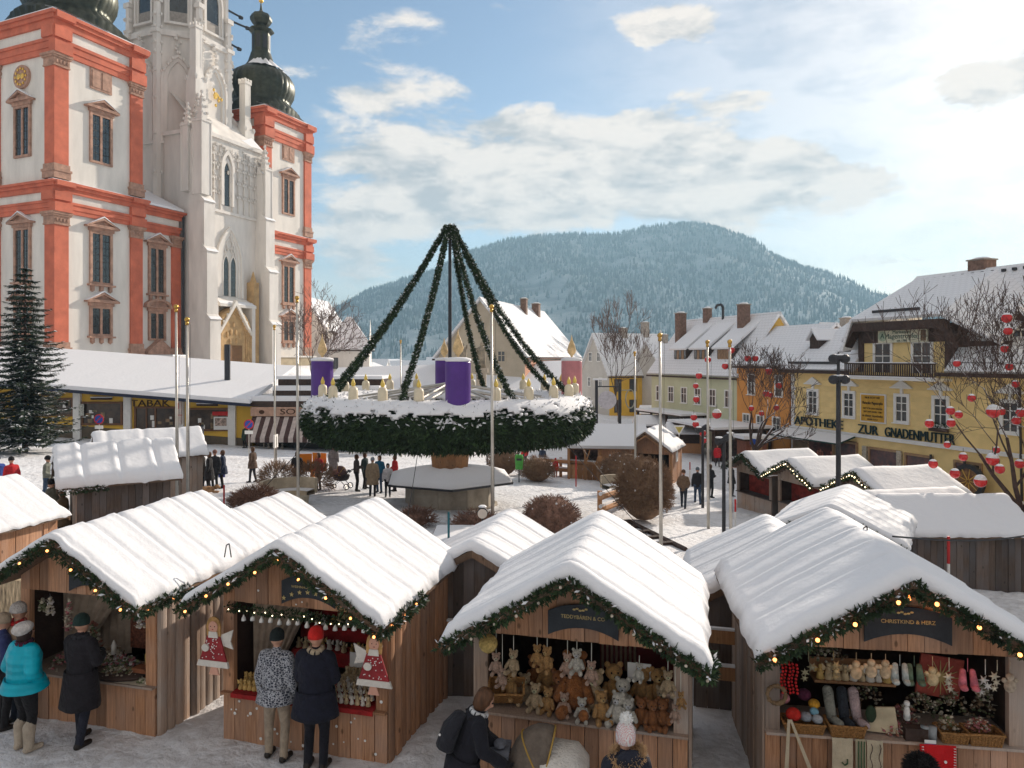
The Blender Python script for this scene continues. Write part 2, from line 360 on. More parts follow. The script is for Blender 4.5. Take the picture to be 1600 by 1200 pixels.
def text_mesh(s, size, depth=.01, align='CENTER'):
 cu = bpy.data.curves.new('txt', 'FONT'); cu.body = s; cu.size = size; cu.extrude = depth; cu.align_x = align; cu.align_y = 'CENTER'; cu.resolution_u = 3
 o = bpy.data.objects.new('txt', cu); C.objects.link(o)
 bpy.context.view_layer.update()
 me = bpy.data.meshes.new_from_object(o.evaluated_get(bpy.context.evaluated_depsgraph_get())); bpy.data.objects.remove(o); return me
def lettering(s, size, mat, parent, loc, rz=0, depth=.01, name='lettering', bold=0, sx=1):
 me = text_mesh(s, size, depth); me.materials.clear(); me.materials.append(mat)
 return obj(name, me, parent, loc=loc, rot=(R(90), 0, rz), scale=(sx, 1, 1))

# ---------------------------------------------------------------- ground, mountain
def ground():
 ys = list(np.arange(2, 70, .35)) + list(np.geomspace(70, 3550, 50)); xs0 = np.concatenate([-np.geomspace(45, 3400, 30)[::-1], np.arange(-44.6, 45, .4), np.geomspace(45, 3400, 30)])
 vs = []; nx = len(xs0)
 for y in [-60, -20, -5] + ys:
  for x in xs0:
   z = G(x, y)
   if y < 66 and abs(x) < 45: z += .05 * noise.noise((x * .9, y * .9, 0)) + .02 * noise.noise((x * 6, y * 6, 5)) + .03 * noise.noise((x * 2.7, y * 2.7, 3))
   vs.append((x, y, z))
 ny = len(ys) + 3
 fs = [(j * nx + i, j * nx + i + 1, (j + 1) * nx + i + 1, (j + 1) * nx + i) for j in range(ny - 1) for i in range(nx - 1)]
 m = MB(); m.add(vs, fs); m.build('ground', SNOWG, smooth=True, kind='structure')
ground()
def mountain():
 # skyline of the ridge (pixels) at about 2.6 km
 sky = [(300, 545), (430, 520), (535, 478), (560, 462), (600, 440), (640, 424), (690, 408), (730, 392), (770, 378), (810, 366), (840, 360), (870, 361), (900, 360), (930, 363), (960, 359), (1000, 353), (1040, 349), (1075, 346), (1110, 350), (1140, 362), (1152, 378), (1190, 388), (1240, 405), (1290, 430), (1330, 456), (1355, 478), (1420, 508), (1500, 528), (1650, 545), (1900, 550)]
 YR = 2600.0
 def ridge(px):
  for a, b in zip(sky, sky[1:]):
   if a[0] <= px <= b[0]: return a[1] + (b[1] - a[1]) * (px - a[0]) / (b[0] - a[0])
  return 556
 xs = np.linspace(-1700, 2900, 220); us = np.linspace(0, 1.45, 60)
 vs = [];
 def H(x, u):
  px = 800 + x / YR * F; h = CZ + (HY - ridge(px)) / F * YR
  y = 1150 + u * (YR - 1150)
  s = u ** 1.15 if u <= 1 else 1 - .4 * (u - 1)
  n = noise.fractal((x * .0022, y * .0016, 1.3), .9, 2.1, 5) * 55 * min(1, h / 200) * (1 - .9 * max(0, 1 - abs(u - 1) * 5))
  g = -abs(noise.noise((x * .0045 + y * .0007, y * .0005, 7))) * 50 * (1 - abs(u - .6) * 1.3 if abs(u - .6) < .7 else 0) * min(1, h / 250)
  return max(-6, -12 + (h + 4) * s + n * s + g), y
 for u in us:
  for x in xs:
   z, y = H(x, u); vs.append((x, y, z))
 nx = len(xs); fs = [(j * nx + i, j * nx + i + 1, (j + 1) * nx + i + 1, (j + 1) * nx + i) for j in range(len(us) - 1) for i in range(nx - 1)]
 floor = M('snowy_forest_floor', (.28, .31, .33), .9, .4, .012, 0, col2=(.05, .07, .07))
 o = MB(); o.add(vs, fs); hill = o.build('mountain', floor, smooth=True, kind='structure')
 # forest: small conifers, one mass nobody could count
 rng = random.Random(3); fv = []; ff = []; fm = []
 for k in range(52000):
  x = rng.uniform(-1650, 2800); u = rng.random() ** .8 * 1.06
  z, y = H(x, u)
  if z < 2: continue
  d = noise.noise((x * .006, y * .0025, 4)) + .4 * noise.noise((x * .02, y * .01, 9))
  if d > .30 and u < .95 and rng.random() < .85: continue
  h = rng.uniform(8, 17); r = h * .22; o0 = len(fv)
  t0 = rng.random() * 2
  for i in range(4): fv.append((x + r * math.cos(t0 + i * 1.571), y + r * math.sin(t0 + i * 1.571), z - 1))
  fv.append((x, y, z + h)); mi = 1 if rng.random() < .22 else 0
  for i in range(4): ff.append((o0 + i, o0 + (i + 1) % 4, o0 + 4)); fm.append(mi)
 me = bpy.data.meshes.new('forest'); me.from_pydata(fv, [], ff)
 me.materials.append(M('far_conifers', (.030, .052, .045), .9, .4, .01, 0)); me.materials.append(M('frosted_conifers', (.13, .16, .16), .9, .3, .01, 0))
 me.polygons.foreach_set('material_index', fm)
 fo = obj('forest', me, kind='stuff', label='distant conifer forest dusted with snow covering the mountain', cat='forest')
mountain()
def haze():
 m = bpy.data.materials.new('haze_air'); m.use_nodes = True; nt = m.node_tree; nt.nodes.clear()
 out = nt.nodes.new('ShaderNodeOutputMaterial'); v = nt.nodes.new('ShaderNodeVolumePrincipled')
 v.inputs['Color'].default_value = (.38, .60, .76, 1); v.inputs['Density'].default_value = .00024; v.inputs['Anisotropy'].default_value = 0.2
 nt.links.new(v.outputs[0], out.inputs['Volume'])
 b = MB(); b.box(-3450, 3450, -90, 3600, -9, 515); o = b.build('haze', m, kind='stuff'); return o
haze()
# ================================================================ basilica
CH_A = math.atan2(.92, .392); CZ0 = 3.9
def arch(w, zs, zt, n=7, z0=None):
 """pointed arch outline from the left springing to the right one; w half width"""
 pts = []
 hr = zt - zs; rr = (w * w + hr * hr) / (2 * w)          # circle through (-w,zs),(0,zt) with centre on spring line
 for i in range(n + 1):
  a = math.asin(min(1, hr / rr)) * i / n
  pts.append((-w + rr - rr * math.cos(a), zs + rr * math.sin(a)))
 pts = pts + [(-x, z) for x, z in pts[-2::-1]]
 if z0 is not None: pts = [(-w, z0)] + pts + [(w, z0)]
 return pts
def church():
 ch = thing('basilica', 'large white and red basilica with two onion domed towers and pointed middle tower', 'church', (-47.55, 75, CZ0), CH_A)
 z = lambda v: v - CZ0
 def entab(b_red, b_wh, x0, x1, y0, y1, zt, zb, pr=.3):
  """cornice: red crown moulding, white frieze, red architrave on a box footprint; zt top, zb bottom"""
  h = zt - zb
  for (a, c, e, k) in ((.0, .08, pr + .55, 0), (.08, .18, pr + .35, 0), (.18, .34, pr + .12, 0), (.34, .62, pr - .14, 1), (.62, .70, pr + .12, 0), (.70, .86, pr + .02, 0), (.86, 1.0, pr - .06, 0)):
   (b_wh if k else b_red).box(x0 - e, x1 + e, y0 - e, y1 + e, z(zt - h * c), z(zt - h * a))
 def pil(x0, x1, y0, y1, zb, zt, name='pilaster'):
  """corner pilaster with stone base and capital"""
  m = MB(); m.box(x0, x1, y0, y1, z(zb), z(zt)); o = m.build(name, REDP, ch)
  c = MB()
  for (a, b, e) in ((zt - 1.35, zt - 1.2, .12), (zt - 1.2, zt - .45, .07), (zt - .45, zt - .25, .2), (zt - .25, zt + .02, .3)): c.box(x0 - e, x1 + e, y0 - e, y1 + e, z(a), z(b))
  for i in range(4):
   xx = x0 + (x1 - x0) * (i + .5) / 4; c.ball((xx, y0 - .12, z(zt - .85)), .14, .1, .22, 6, 4)
  c.build('capital', STONE, o)
  b = MB()
  for (a, q, e) in ((zb, zb + .7, .16), (zb + .7, zb + .95, .24), (zb + .95, zb + 1.5, .1)): b.box(x0 - e, x1 + e, y0 - e, y1 + e, z(a), z(q))
  b.build('base', STONE, o)
 def win(cx, y, zb, zt, w, side=None, ped='tri', sill=True):
  """two-light window with stone frame on a wall plane; side=None faces -y, else X = wall x facing -x"""
  if side is None: X = XF((cx, y, 0))
  else: X = XF((side, cx, 0), R(-90))
  zb, zt = z(zb), z(zt); f = MB(); hw = w / 2; t = .28
  f.box(-hw - t, -hw, -.22, .02, zb - .25, zt + .28, 0, X); f.box(hw, hw + t, -.22, .02, zb - .25, zt + .28, 0, X)
  f.box(-hw, hw, -.2, .02, zt, zt + .28, 0, X); f.box(-hw, hw, -.2, .02, zb - .25, zb, 0, X); f.box(-.13, .13, -.17, .02, zb, zt, 0, X)
  fo = MB(); wo = f.build('window', STONE, ch)
  p = MB(); p.box(-hw, -.13, -.06, -.02, zb, zt, 0, X); p.box(.13, hw, -.06, -.02, zb, zt, 0, X); p.build('pane', PANE, wo)
  g = MB(); n = max(3, int((zt - zb) / .75))
  for i in range(1, n):
   zz = zb + (zt - zb) * i / n
   for (a, b) in ((-hw, -.13), (.13, hw)): g.box(a, b, -.085, -.06, zz - .03, zz + .03, 0, X)
  for xx in (-hw / 2 - .07, hw / 2 + .07): g.box(xx - .02, xx + .02, -.086, -.061, zb, zt, 0, X)
  g.build('glazing_bar', LEAD, wo)
  q = MB(); pz = zt + .65; q.box(-hw - t - .15, hw + t + .15, -.3, .02, zt + .28, pz, 0, X); e = hw + t + .62
  if ped == 'tri':
   q.box(-e, e, -.6, .02, pz, pz + .16, 0, X); q.add([(-e, -.62, pz + .16), (e, -.62, pz + .16), (0, -.62, pz + 1.15), (-e, .02, pz + .16), (e, .02, pz + .16), (0, .02, pz + 1.15),
              (-e + .5, -.62, pz + .28), (e - .5, -.62, pz + .28), (0, -.62, pz + .86), (-e + .5, -.3, pz + .28), (e - .5, -.3, pz + .28), (0, -.3, pz + .86)],
              [(0, 1, 7, 6), (1, 2, 8, 7), (2, 0, 6, 8), (6, 7, 10, 9), (7, 8, 11, 10), (8, 6, 9, 11), (9, 10, 11), (3, 5, 4), (0, 3, 4, 1), (1, 4, 5, 2), (2, 5, 3, 0)], 0, X)
   s = MB(); s.add([(-e, -.66, pz + .18), (0, -.66, pz + 1.17), (e, -.66, pz + .18), (-e, 0, pz + .18), (0, 0, pz + 1.17), (e, 0, pz + .18), (0, -.66, pz + 1.3), (0, 0, pz + 1.3)], [(0, 1, 6), (1, 2, 6), (0, 6, 7, 3), (6, 2, 5, 7)], 0, X); s.build('snow', SNOW, wo)
  else:
   a = [(-e * math.cos(i * math.pi / 8), pz + .16 + .95 * math.sin(i * math.pi / 8)) for i in range(9)]; q.box(-e, e, -.6, .02, pz, pz + .16, 0, X)
   q.band([(x * .75, pz + .16 + (zz - pz - .16) * .72) for x, zz in a], a, -.6, .02, 0, X); q.prism([(x * .76, zz) for x, zz in a][::-1], -.3, .02, 0, X)
  q.build('pediment', STONE, wo)
  if sill:
   q = MB(); q.box(-hw - t - .25, hw + t + .25, -.42, .02, zb - .45, zb - .25, 0, X)
   for xx in (-hw, 0, hw): q.box(xx - .18, xx + .18, -.3, .02, zb - 1.0, zb - .45, 0, X); q.ball((xx, -.16, zb - 1.0), .16, .12, .14, 6, 4, 0, X)
   q.build('sill', STONE, wo)
 def tower(x0, w, d, base=CZ0):
  x1 = x0 + w; y1 = d; b = MB(); b.box(x0, x1, 0, y1, z(base), z(40.6)); b.build('wall', WALLW, ch)
  pw = 1.3; e = .26
  for (zb, zt) in ((5.4, 20.5), (24.0, 37.0)):
   for (a, c, y0, yy) in ((x0 - e, x0 + pw, -e, pw), (x1 - pw, x1 + e, -e, pw), (x0 - e, x0 + pw, y1 - pw, y1 + e)): pil(a, c, y0, yy, zb, zt)
  for (zt, zb) in ((23.7, 20.5), (41.2, 37.0)):
   r = MB(); wv = MB(); entab(r, wv, x0, x1, 0, y1, zt, zb)
   h = zt - zb                                    # breaks forward over the pilasters
   for (a, c) in ((x0 - .26, x0 + pw), (x1 - pw, x1 + .26)):
    r.box(a - .16, c + .16, -.62, .3, z(zt - h * .62) - .01, z(zt - h * .34) + .01); r.box(a - .22, c + .22, -.68, .3, z(zb), z(zt - h * .70))
    r.box(a - .2, c + .3, -1.02, .3, z(zt - h * .17), z(zt) - .02)
   r.box(x0 - .62, x0 + .3, -.5, pw, z(zt - h * .62) - .012, z(zt - h * .34) + .012)
   r.build('cornice', REDP, ch); wv.build('frieze', WALLW, ch)
  s = MB(); s.box(x0 - .8, x1 + .8, -.8, y1 + .8, z(41.2), z(41.32)); s.build('snow', SNOW, ch)
  s = MB(); s.box(x0 - .75, x1 + .75, -.75, 0, z(23.7), z(23.78)); s.build('snow', SNOW, ch)
  cx = x0 + w / 2 + .1
  win(cx, 0, 26.9, 31.9, 2.15, sill=False); win(cx, 0, 13.6, 18.9, 2.15); win(cx, 0, 7.9, 10.7, 2.15)
  cy = d / 2
  win(cy, 0, 26.9, 31.9, 2.15, side=x0, sill=False); win(cy, 0, 13.6, 18.9, 2.15, side=x0); win(cy, 0, 7.9, 10.7, 2.15, side=x0)
  # blind panel above the top window
  f = MB(); X = XF((cx, 0, 0)); f.box(-1.3, 1.3, -.14, .02, z(34.7), z(37.0), 0, X); fo = f.build('blind_panel', STONE, ch)
  f = MB()
  for a in (-1.08, .12): f.box(a, a + .96, -.2, -.13, z(34.95), z(36.75), 0, X)
  f.build('panel_field', STONE, fo)
  # onion dome with ribs
  cxx, cyy = x0 + w / 2, d / 2; prof = [(8.0, 41.3), (7.0, 41.6), (5.6, 42.6), (4.7, 43.3), (4.15, 43.9), (4.3, 44.3), (4.75, 45.2), (4.9, 46.3), (4.75, 47.2), (4.2, 48.1), (3.2, 48.8), (2.4, 49.3), (1.9, 50.1), (1.55, 51.2), (1.45, 51.6)]
  vs = []; fs = []; n = 96
  for (r, zz) in prof:
   for i in range(n):
    t = 2 * math.pi * i / n
    k = 1 + .02 * (math.cos(t * 32)) if r < 6.5 else 1
    sq = 1.0 if r < 4.72 else 1.0
    # square skirt blending to round
    q = max(abs(math.cos(t)), abs(math.sin(t))); b_ = sm((r - 5.0) / 2.6); rr = r * k * ((1 - b_) + b_ * .70 / q)
    vs.append((cxx + rr * math.cos(t), cyy + rr * math.sin(t), z(zz)))
  for kx in range(len(prof) - 1):
   for i in range(n):
    j = (i + 1) % n; fs.append((kx * n + i, kx * n + j, (kx + 1) * n + j, (kx + 1) * n + i))
  m = MB(); m.add(vs, fs); dome = m.build('onion_dome', COPPER, ch, smooth=True)
  for k in range(3): pass
  m = MB(); m.lathe([(1.5, z(51.5)), (1.35, z(51.7)), (1.35, z(54.6)), (1.85, z(54.9)), (1.95, z(55.1)), (1.2, z(55.4)), (.95, z(55.8)), (1.25, z(56.0)), (1.6, z(56.6)), (1.62, z(57.0)), (1.35, z(57.5)), (.5, z(57.9)), (.22, z(58.2)), (.12, z(58.9)), (.05, z(59.6))], 8, 0, (cxx, cyy)); m.build('lantern', COPPER, dome)
  m = MB()
  for i in range(8):
   t = R(45 * i + 22.5); X = XF((cxx + 1.26 * math.cos(t), cyy + 1.26 * math.sin(t), 0), t); m.box(0, .06, -.28, .28, z(52.2), z(54.2), 0, X)
  m.build('louvre', DARK, dome)
  m = MB(); m.ball((cxx, cyy, z(59.7)), .38, n=12); m.build('ball', GOLD, dome, smooth=True)
  m = MB(); m.cyl((cxx, cyy, z(60)), (cxx, cyy, z(62.6)), .06); m.box(cxx - .6, cxx + .6, cyy - .06, cyy + .06, z(61.4), z(61.55))
  for i in range(16):
   a, b_ = 2 * math.pi * i / 16, 2 * math.pi * (i + 1) / 16; m.cyl((cxx + .75 * math.cos(a), cyy, z(61.45) + .75 * math.sin(a)), (cxx + .75 * math.cos(b_), cyy, z(61.45) + .75 * math.sin(b_)), .08, n=5)
  m.build('cross', DARK, dome)
  # snow lodged on the dome shoulders
  m = MB(); n = 26
  vs = []; fs = []
  for i in range(n):
   t = R(190) + R(115) * i / (n - 1); rr = 2.35 + .6 * noise.noise((i * .4, 1, 2)); ro = 3.4 + .5 * noise.noise((i * .5, 4, 2))
   vs += [(cxx + (rr - .6) * math.cos(t), cyy + (rr - .6) * math.sin(t), z(50.3)), (cxx + ro * math.cos(t), cyy + ro * math.sin(t), z(48.9))]
  for i in range(n - 1): fs.append((2 * i, 2 * i + 1, 2 * i + 3, 2 * i + 2))
  m.add(vs, fs); m.build('snow', SNOW, dome, smooth=True)
  m = MB(); vs = []; fs = []
  for i in range(18):
   t = i / 17; x = x0 - .6 + (w * .62) * t; k = .5 + .5 * noise.noise((i * .7, 8, 1)); vs += [(x, -.95, z(41.35)), (x + .1, .6 + .9 * k, z(42.0))]
  for i in range(17): fs.append((2 * i, 2 * i + 2, 2 * i + 3, 2 * i + 1))
  m.add(vs, fs); m.build('snow', SNOW, dome, smooth=True)
 tower(0, 10.1, 10.1); tower(30.7, 9.9, 10.1)
 m = MB(); X = XF((0, 5.05, z(35)), R(-90), R(90)); m.cyl((-.28, 5.05, z(35.2)), (0, 5.05, z(35.2)), 1.25, n=28); o = m.build('medallion', STONE, ch)
 m = MB()
 for i in range(12): t = R(30 * i); m.ball((-.32, 5.05 + .85 * math.cos(t), z(35.2) + .85 * math.sin(t)), .1, .16, .16, 6, 4)
 m.ball((-.34, 4.75, z(35.2)), .14, .3, .34, 8, 5); m.ball((-.34, 5.35, z(35.2)), .14, .3, .34, 8, 5); m.build('gilt_face', GOLD, o)
 # plinth under the right tower and recessed bays
 m = MB(); m.box(29.8, 41.4, -.7, 10.5, z(2.6), z(5.35)); m.build('plinth', M('plinth_stone', (.45, .37, .25), .8, .15, 1), ch)
 m = MB(); m.box(29.7, 41.5, -.85, 10.6, z(5.35), z(5.6)); m.build('plinth_cap', WALLW, ch)
 for (a, b) in ((10.1, 16.2), (27.2, 30.7)):
  m = MB(); m.box(a, b, .5, 9, z(CZ0), z(23)); m.build('wall', WALLW, ch)
  r = MB(); wv = MB(); entab(r, wv, a, b, .5, 9, 23.4, 20.3, .12); r.build('cornice', REDP, ch); wv.build('frieze', WALLW, ch)
  m = MB(); m.add([(a - .2, -.2, z(23.45)), (b + .2, -.2, z(23.45)), (b + .2, 6, z(26.4)), (a - .2, 6, z(26.4)), (a - .2, -.2, z(23.7)), (b + .2, -.2, z(23.7)), (b + .2, 6, z(26.7)), (a - .2, 6, z(26.7))], [(0, 1, 5, 4), (4, 5, 6, 7), (1, 2, 6, 5), (0, 4, 7, 3)]); m.build('snow', SNOW, ch)
 pil(15.0, 16.3, .25, 1.2, 5.0, 20.3); pil(29.5, 30.6, .25, 1.2, 5, 20.3)
 win(12.9, .5, 13.2, 18.4, 1.9); win(12.9, .5, 7.6, 10.6, 1.9, ped='seg', sill=False); win(28.6, .5, 13.2, 18.4, 1.5)
 m = MB(); m.cyl((16.55, .1, z(5)), (16.55, .1, z(23)), .13); m.build('downpipe', DARK, ch)
 q = MB(); e = 1.9; pz = z(6.0); q.box(12.9 - e, 12.9 + e, -.4, .5, pz - .3, pz); q.prism([(12.9 - e, pz), (12.9 + e, pz), (12.9, pz + 1.5)], -.4, .5); q.box(11.3, 14.5, .1, .5, z(CZ0), pz - .3); q.build('doorcase', STONE, ch)
 # ---------------- gothic porch
 px0, px1, py = 17.0, 28.6, -1.6
 m = MB(); m.box(px0, px1, py, 4, z(CZ0), z(34.0)); m.build('porch_wall', GOTH, ch)
 m = MB(); m.box(px0 - .3, px1 + .3, py - .35, 4, z(33.6), z(34.05)); m.build('string_course', GOTH, ch); m = MB(); m.box(px0, px1, py - .25, py, z(24.1), z(24.45)); m.build('string_course', GOTH, ch)
 m = MB(); m.add([(px0, py - .3, z(34.05)), (px1, py - .3, z(34.05)), (px1 - .5, 3.5, z(39.5)), (px0 + .5, 3.5, z(39.5))], [(0, 1, 2, 3)]); m.build('porch_roof', GOTH, ch)
 m = MB(); m.add([(px0 + 2, py + .2, z(34.12)), (px1 - .4, py - .35, z(34.12)), (px1 - .6, py + 1.4, z(36.0)), (px1 - 3, py + .5, z(34.9))], [(0, 1, 2, 3)]); m.build('snow', SNOW, ch)
 # big pointed window, stepped reveals
 wx = 22.4; X = XF((wx, py, 0)); wo = None
 for (k, (w0, w1, y0)) in enumerate(((1.9, 2.35, -.34), (1.5, 1.95, -.2), (1.15, 1.55, -.1))):
  m = MB(); m.band(arch(w0, z(17.6), z(20.2 + w0), 8, z(13.2)), arch(w1, z(17.6), z(20.2 + w1), 8, z(13.2)), y0, .02, 0, X)
  if wo is None: wo = m.build('great_window', GOTH, ch)
  else: m.build('reveal', GOTH, wo)
 m = MB()
 for s_ in (-.62, .62): m.prism([(p[0] + s_, p[1]) for p in arch(.46, z(17.4), z(18.6), 5, z(13.4))][::-1], -.07, -.02, 0, X)
 m.build('pane', PANE, wo)
 m = MB()
 for s_ in (-.62, .62): m.band([(p[0] + s_, p[1]) for p in arch(.46, z(17.4), z(18.6), 5, z(13.4))], [(p[0] + s_, p[1]) for p in arch(.58, z(17.4), z(18.85), 5, z(13.4))], -.16, 0, 0, X)
 for (cx, cz, r) in ((0, 20.2, .55), (-.55, 19.4, .3), (.55, 19.4, .3)):
  for i in range(10):
   a, b = 2 * math.pi * i / 10, 2 * math.pi * (i + 1) / 10; m.cyl((wx + cx + r * math.cos(a), py - .1, z(cz) + r * math.sin(a)), (wx + cx + r * math.cos(b), py - .1, z(cz) + r * math.sin(b)), .08, n=5)
 m.build('tracery', GOTH, wo)
 m = MB(); m.add([(wx - 3.0, py - 1.5, z(12.2)), (wx + 3.4, py - 1.5, z(12.2)), (wx + 2.6, py, z(13.3)), (wx - 2.4, py, z(13.3)), (wx - 3.0, py - 1.5, z(11.9)), (wx + 3.4, py - 1.5, z(11.9)), (wx + 3.4, py, z(11.9)), (wx - 3.0, py, z(11.9))],
                  [(0, 1, 2, 3), (4, 5, 1, 0), (5, 6, 2, 1), (7, 4, 0, 3), (7, 6, 5, 4)]); m.build('ledge', GOTH, ch)
 m = MB(); m.add([(wx - 3.0, py - 1.52, z(12.22)), (wx + 3.4, py - 1.52, z(12.22)), (wx + 3.2, py - .9, z(12.7)), (wx - 2.8, py - .9, z(12.7))], [(0, 1, 2, 3)]); m.build('snow', SNOW, ch)
 # small window + lace tracery band
 X = XF((21.9, py, 0)); m = MB(); m.band(arch(.75, z(30.0), z(31.9), 6, z(25.2)), arch(1.15, z(30.0), z(32.5), 6, z(25.2)), -.4, .02, 0, X); o = m.build('upper_window', GOTH, ch)
 m = MB(); m.band(arch(.5, z(29.6), z(30.9), 6, z(25.2)), arch(.78, z(29.8), z(31.6), 6, z(25.2)), -.2, .02, 0, X); m.build('reveal', GOTH, o)
 m = MB(); m.prism(arch(.5, z(29.6), z(30.9), 6, z(25.2))[::-1], -.06, -.02, 0, X); m.build('pane', PANE, o)
 rng = random.Random(5); m = MB()
 for i in range(9):
  xx = px0 + 1.7 + i * 1.05
  if abs(xx - 21.9) < 1.0: continue
  m.box(xx - .07, xx + .07, py - .22, py, z(24.5), z(31.6)); m.cyl((xx, py - .12, z(31.6)), (xx, py - .12, z(32.9)), .16, .02, 5)
  for zz in (26.5, 28.3, 30.1, 31.4):
   for s_ in (-1, 1):
    m.cyl((xx, py - .15, z(zz)), (xx + .5 * s_, py - .15, z(zz + .55)), .09, .06, 5); m.ball((xx + .3 * s_, py - .2, z(zz + .1)), .16, .12, .18, 5, 4); m.ball((xx + .08 * s_, py - .25, z(zz + .6)), .17, .14, .14, 5, 4)
 for i in range(46): m.ball((rng.uniform(px0 + 1.3, px1 - .8), py - .15, z(rng.uniform(29, 33))), rng.uniform(.12, .26), .16, rng.uniform(.12, .3), 5, 4)
 m.build('lace_tracery', GOTH, ch)
 # portal
 X = XF((21.9, py, 0)); m = MB(); m.prism(arch(2.1, z(7.9), z(11.0), 8, z(CZ0))[::-1], -1.25, -.9, 0, X); po = m.build('portal', SAND, ch)
 for k, (w0, y0) in enumerate(((2.1, -1.35), (2.4, -1.45), (2.7, -1.55))):
  m = MB(); m.band(arch(w0, z(7.9), z(8.9 + w0), 8, z(CZ0)), arch(w0 + .32, z(7.9), z(9.25 + w0), 8, z(CZ0)), y0, -.2, 0, X)
  for p in arch(w0 + .15, z(7.9), z(9.05 + w0), 8, z(5)): m.ball((21.9 + p[0], py + y0, p[1]), .16, .12, .22, 6, 4)
  m.build('archivolt', SAND, po)
 m = MB(); m.box(-1.5, 1.5, -1.32, -1.25, z(CZ0), z(6.9), 0, X); m.build('door', M('portal_door_wood', (.20, .10, .04), .6), po)
 m = MB()
 for i, (xx, zz) in enumerate(((-1.1, 8.3), (-.4, 8.6), (.4, 8.6), (1.1, 8.3), (0, 9.6), (-.6, 7.4), (.5, 7.5))): m.ball((21.9 + xx, py - 1.3, z(zz)), .2, .15, .42, 6, 5)
 m.build('relief_figures', SAND, po)
 m = MB(); m.prism([(-3.1, z(8.2)), (-2.8, z(8.2)), (0, z(12.1)), (2.8, z(8.2)), (3.1, z(8.2)), (0, z(12.8))], -1.8, -1.3, 0, X)
 for t in (.15, .35, .55, .75, .95):
  for s_ in (-1, 1): m.ball((21.9 + s_ * 3.0 * (1 - t), py - 1.6, z(8.4 + 4.3 * t)), .22, .2, .26, 6, 4)
 m.build('gablet', WALLW, po)
 m = MB(); m.cyl((26.1, py - .12, z(11.0)), (26.1, py + .02, z(11.0)), .42, n=18); m.build('round_plaque', DARK, ch)
 # porch side box projecting round the portal
 m = MB(); m.box(18.3, 19.0, py - 1.6, py, z(CZ0), z(11.9)); m.box(24.9, 25.5, py - 1.6, py, z(CZ0), z(11.9)); m.build('porch_pier', GOTH, ch)
 m = MB(); m.box(25.6, 26.5, py - 1.3, py, z(CZ0), z(15.5)); m.cyl((26.05, py - .7, z(15.5)), (26.05, py - .7, z(17)), .5, .05, 6); m.build('stair_shaft', SAND, ch)
 # buttresses with set-offs and pinnacles
 def buttress(x0, x1, dsteps, top, pins):
  m = MB();
  for (za, zb_, d) in dsteps:
   m.box(x0, x1, py - d, py + .5, z(za), z(zb_))
   m.add([(x0 - .1, py - d - .15, z(zb_)), (x1 + .1, py - d - .15, z(zb_)), (x1 + .1, py - d + .9, z(zb_ + 1.1)), (x0 - .1, py - d + .9, z(zb_ + 1.1)), (x0 - .1, py - d + .9, z(zb_)), (x1 + .1, py - d + .9, z(zb_))], [(0, 1, 2, 3), (0, 3, 4), (1, 5, 2), (0, 4, 5, 1)])
  bo = m.build('buttress', GOTH, ch)
  m = MB()
  for (xx, yy, zb_, zt, r) in pins:
   m.box(xx - r, xx + r, yy - r, yy + r, z(zb_), z(zt))
   for sx_ in (-1, 1):
    for sy_ in (-1, 1): m.box(xx + sx_ * r - .07, xx + sx_ * r + .07, yy + sy_ * r - .07, yy + sy_ * r + .07, z(zb_), z(zt) + .3)
   m.box(xx - r - .12, xx + r + .12, yy - r - .12, yy + r + .12, z(zt) - .1, z(zt) + .15)
   m.cyl((xx, yy, z(zt)), (xx, yy, z(zt + r * 5)), r * 1.0, .05, 4)
   for q in range(4):
    for a in range(4):
     t = R(90 * a + 45); rr = r * (1.05 - q * .22); m.ball((xx + rr * math.cos(t), yy + rr * math.sin(t), z(zt + .3 + q * r * 1.1)), .15 + .06 * r, n=5, k=4)
   m.ball((xx, yy, z(zt + r * 5)), .2, .2, .26, 5, 4); m.ball((xx, yy, z(zt + r * 4.2)), .3, .3, .12, 6, 4)
  m.build('pinnacle', GOTH, bo)
  m = MB()
  for (za, zb_, d) in dsteps: m.add([(x0 - .1, py - d - .17, z(zb_) + .03), (x1 + .1, py - d - .17, z(zb_) + .03), (x1 + .1, py - d + .2, z(zb_ + .4)), (x0 - .1, py - d + .2, z(zb_ + .4))], [(0, 1, 2, 3)])
  m.build('snow', SNOW, bo)
 buttress(16.3, 18.0, ((CZ0, 10.0, 3.0), (10, 18.4, 2.5), (18.4, 24.6, 2.0), (24.6, 33.6, 1.4)), 34, ((16.9, py - 1.0, 25.5, 34.6, .75), (17.9, py - .3, 26, 33.6, .55), (16.5, py + .9, 26, 34.2, .55), (18.1, py + .9, 29, 36.4, .45)))
 buttress(27.2, 28.9, ((CZ0, 9.8, 3.0), (9.8, 17.0, 2.5), (17.0, 24.2, 1.9), (24.2, 30.5, 1.3)), 32, ((28.0, py - 1.0, 24.5, 31.2, .65), (28.7, py - .2, 25, 30.4, .5), (27.5, py + .6, 25, 31.6, .45)))
 # ---------------- gothic middle tower (octagon)
 cx, cy, rad = 22.6, 7.2, 6.5
 def octa(r, za, zb_, m, ph=R(22.5)): m.lathe([(r, z(za)), (r, z(zb_))], 8, 0, (cx, cy), ph=ph)
 m = MB(); octa(rad, 24, 47.6, m); octa(rad * .93, 47.6, 60, m); octa(rad * .98, 59.6, 60.3, m); tw = m.build('gothic_tower', GOTH, ch)
 m = MB(); m.lathe([(rad * .85, z(60.3)), (rad * .15, z(84)), (.05, z(88))], 8, 0, (cx, cy), ph=R(22.5)); m.build('spire', GOTH, tw)
 ap = math.cos(R(22.5))
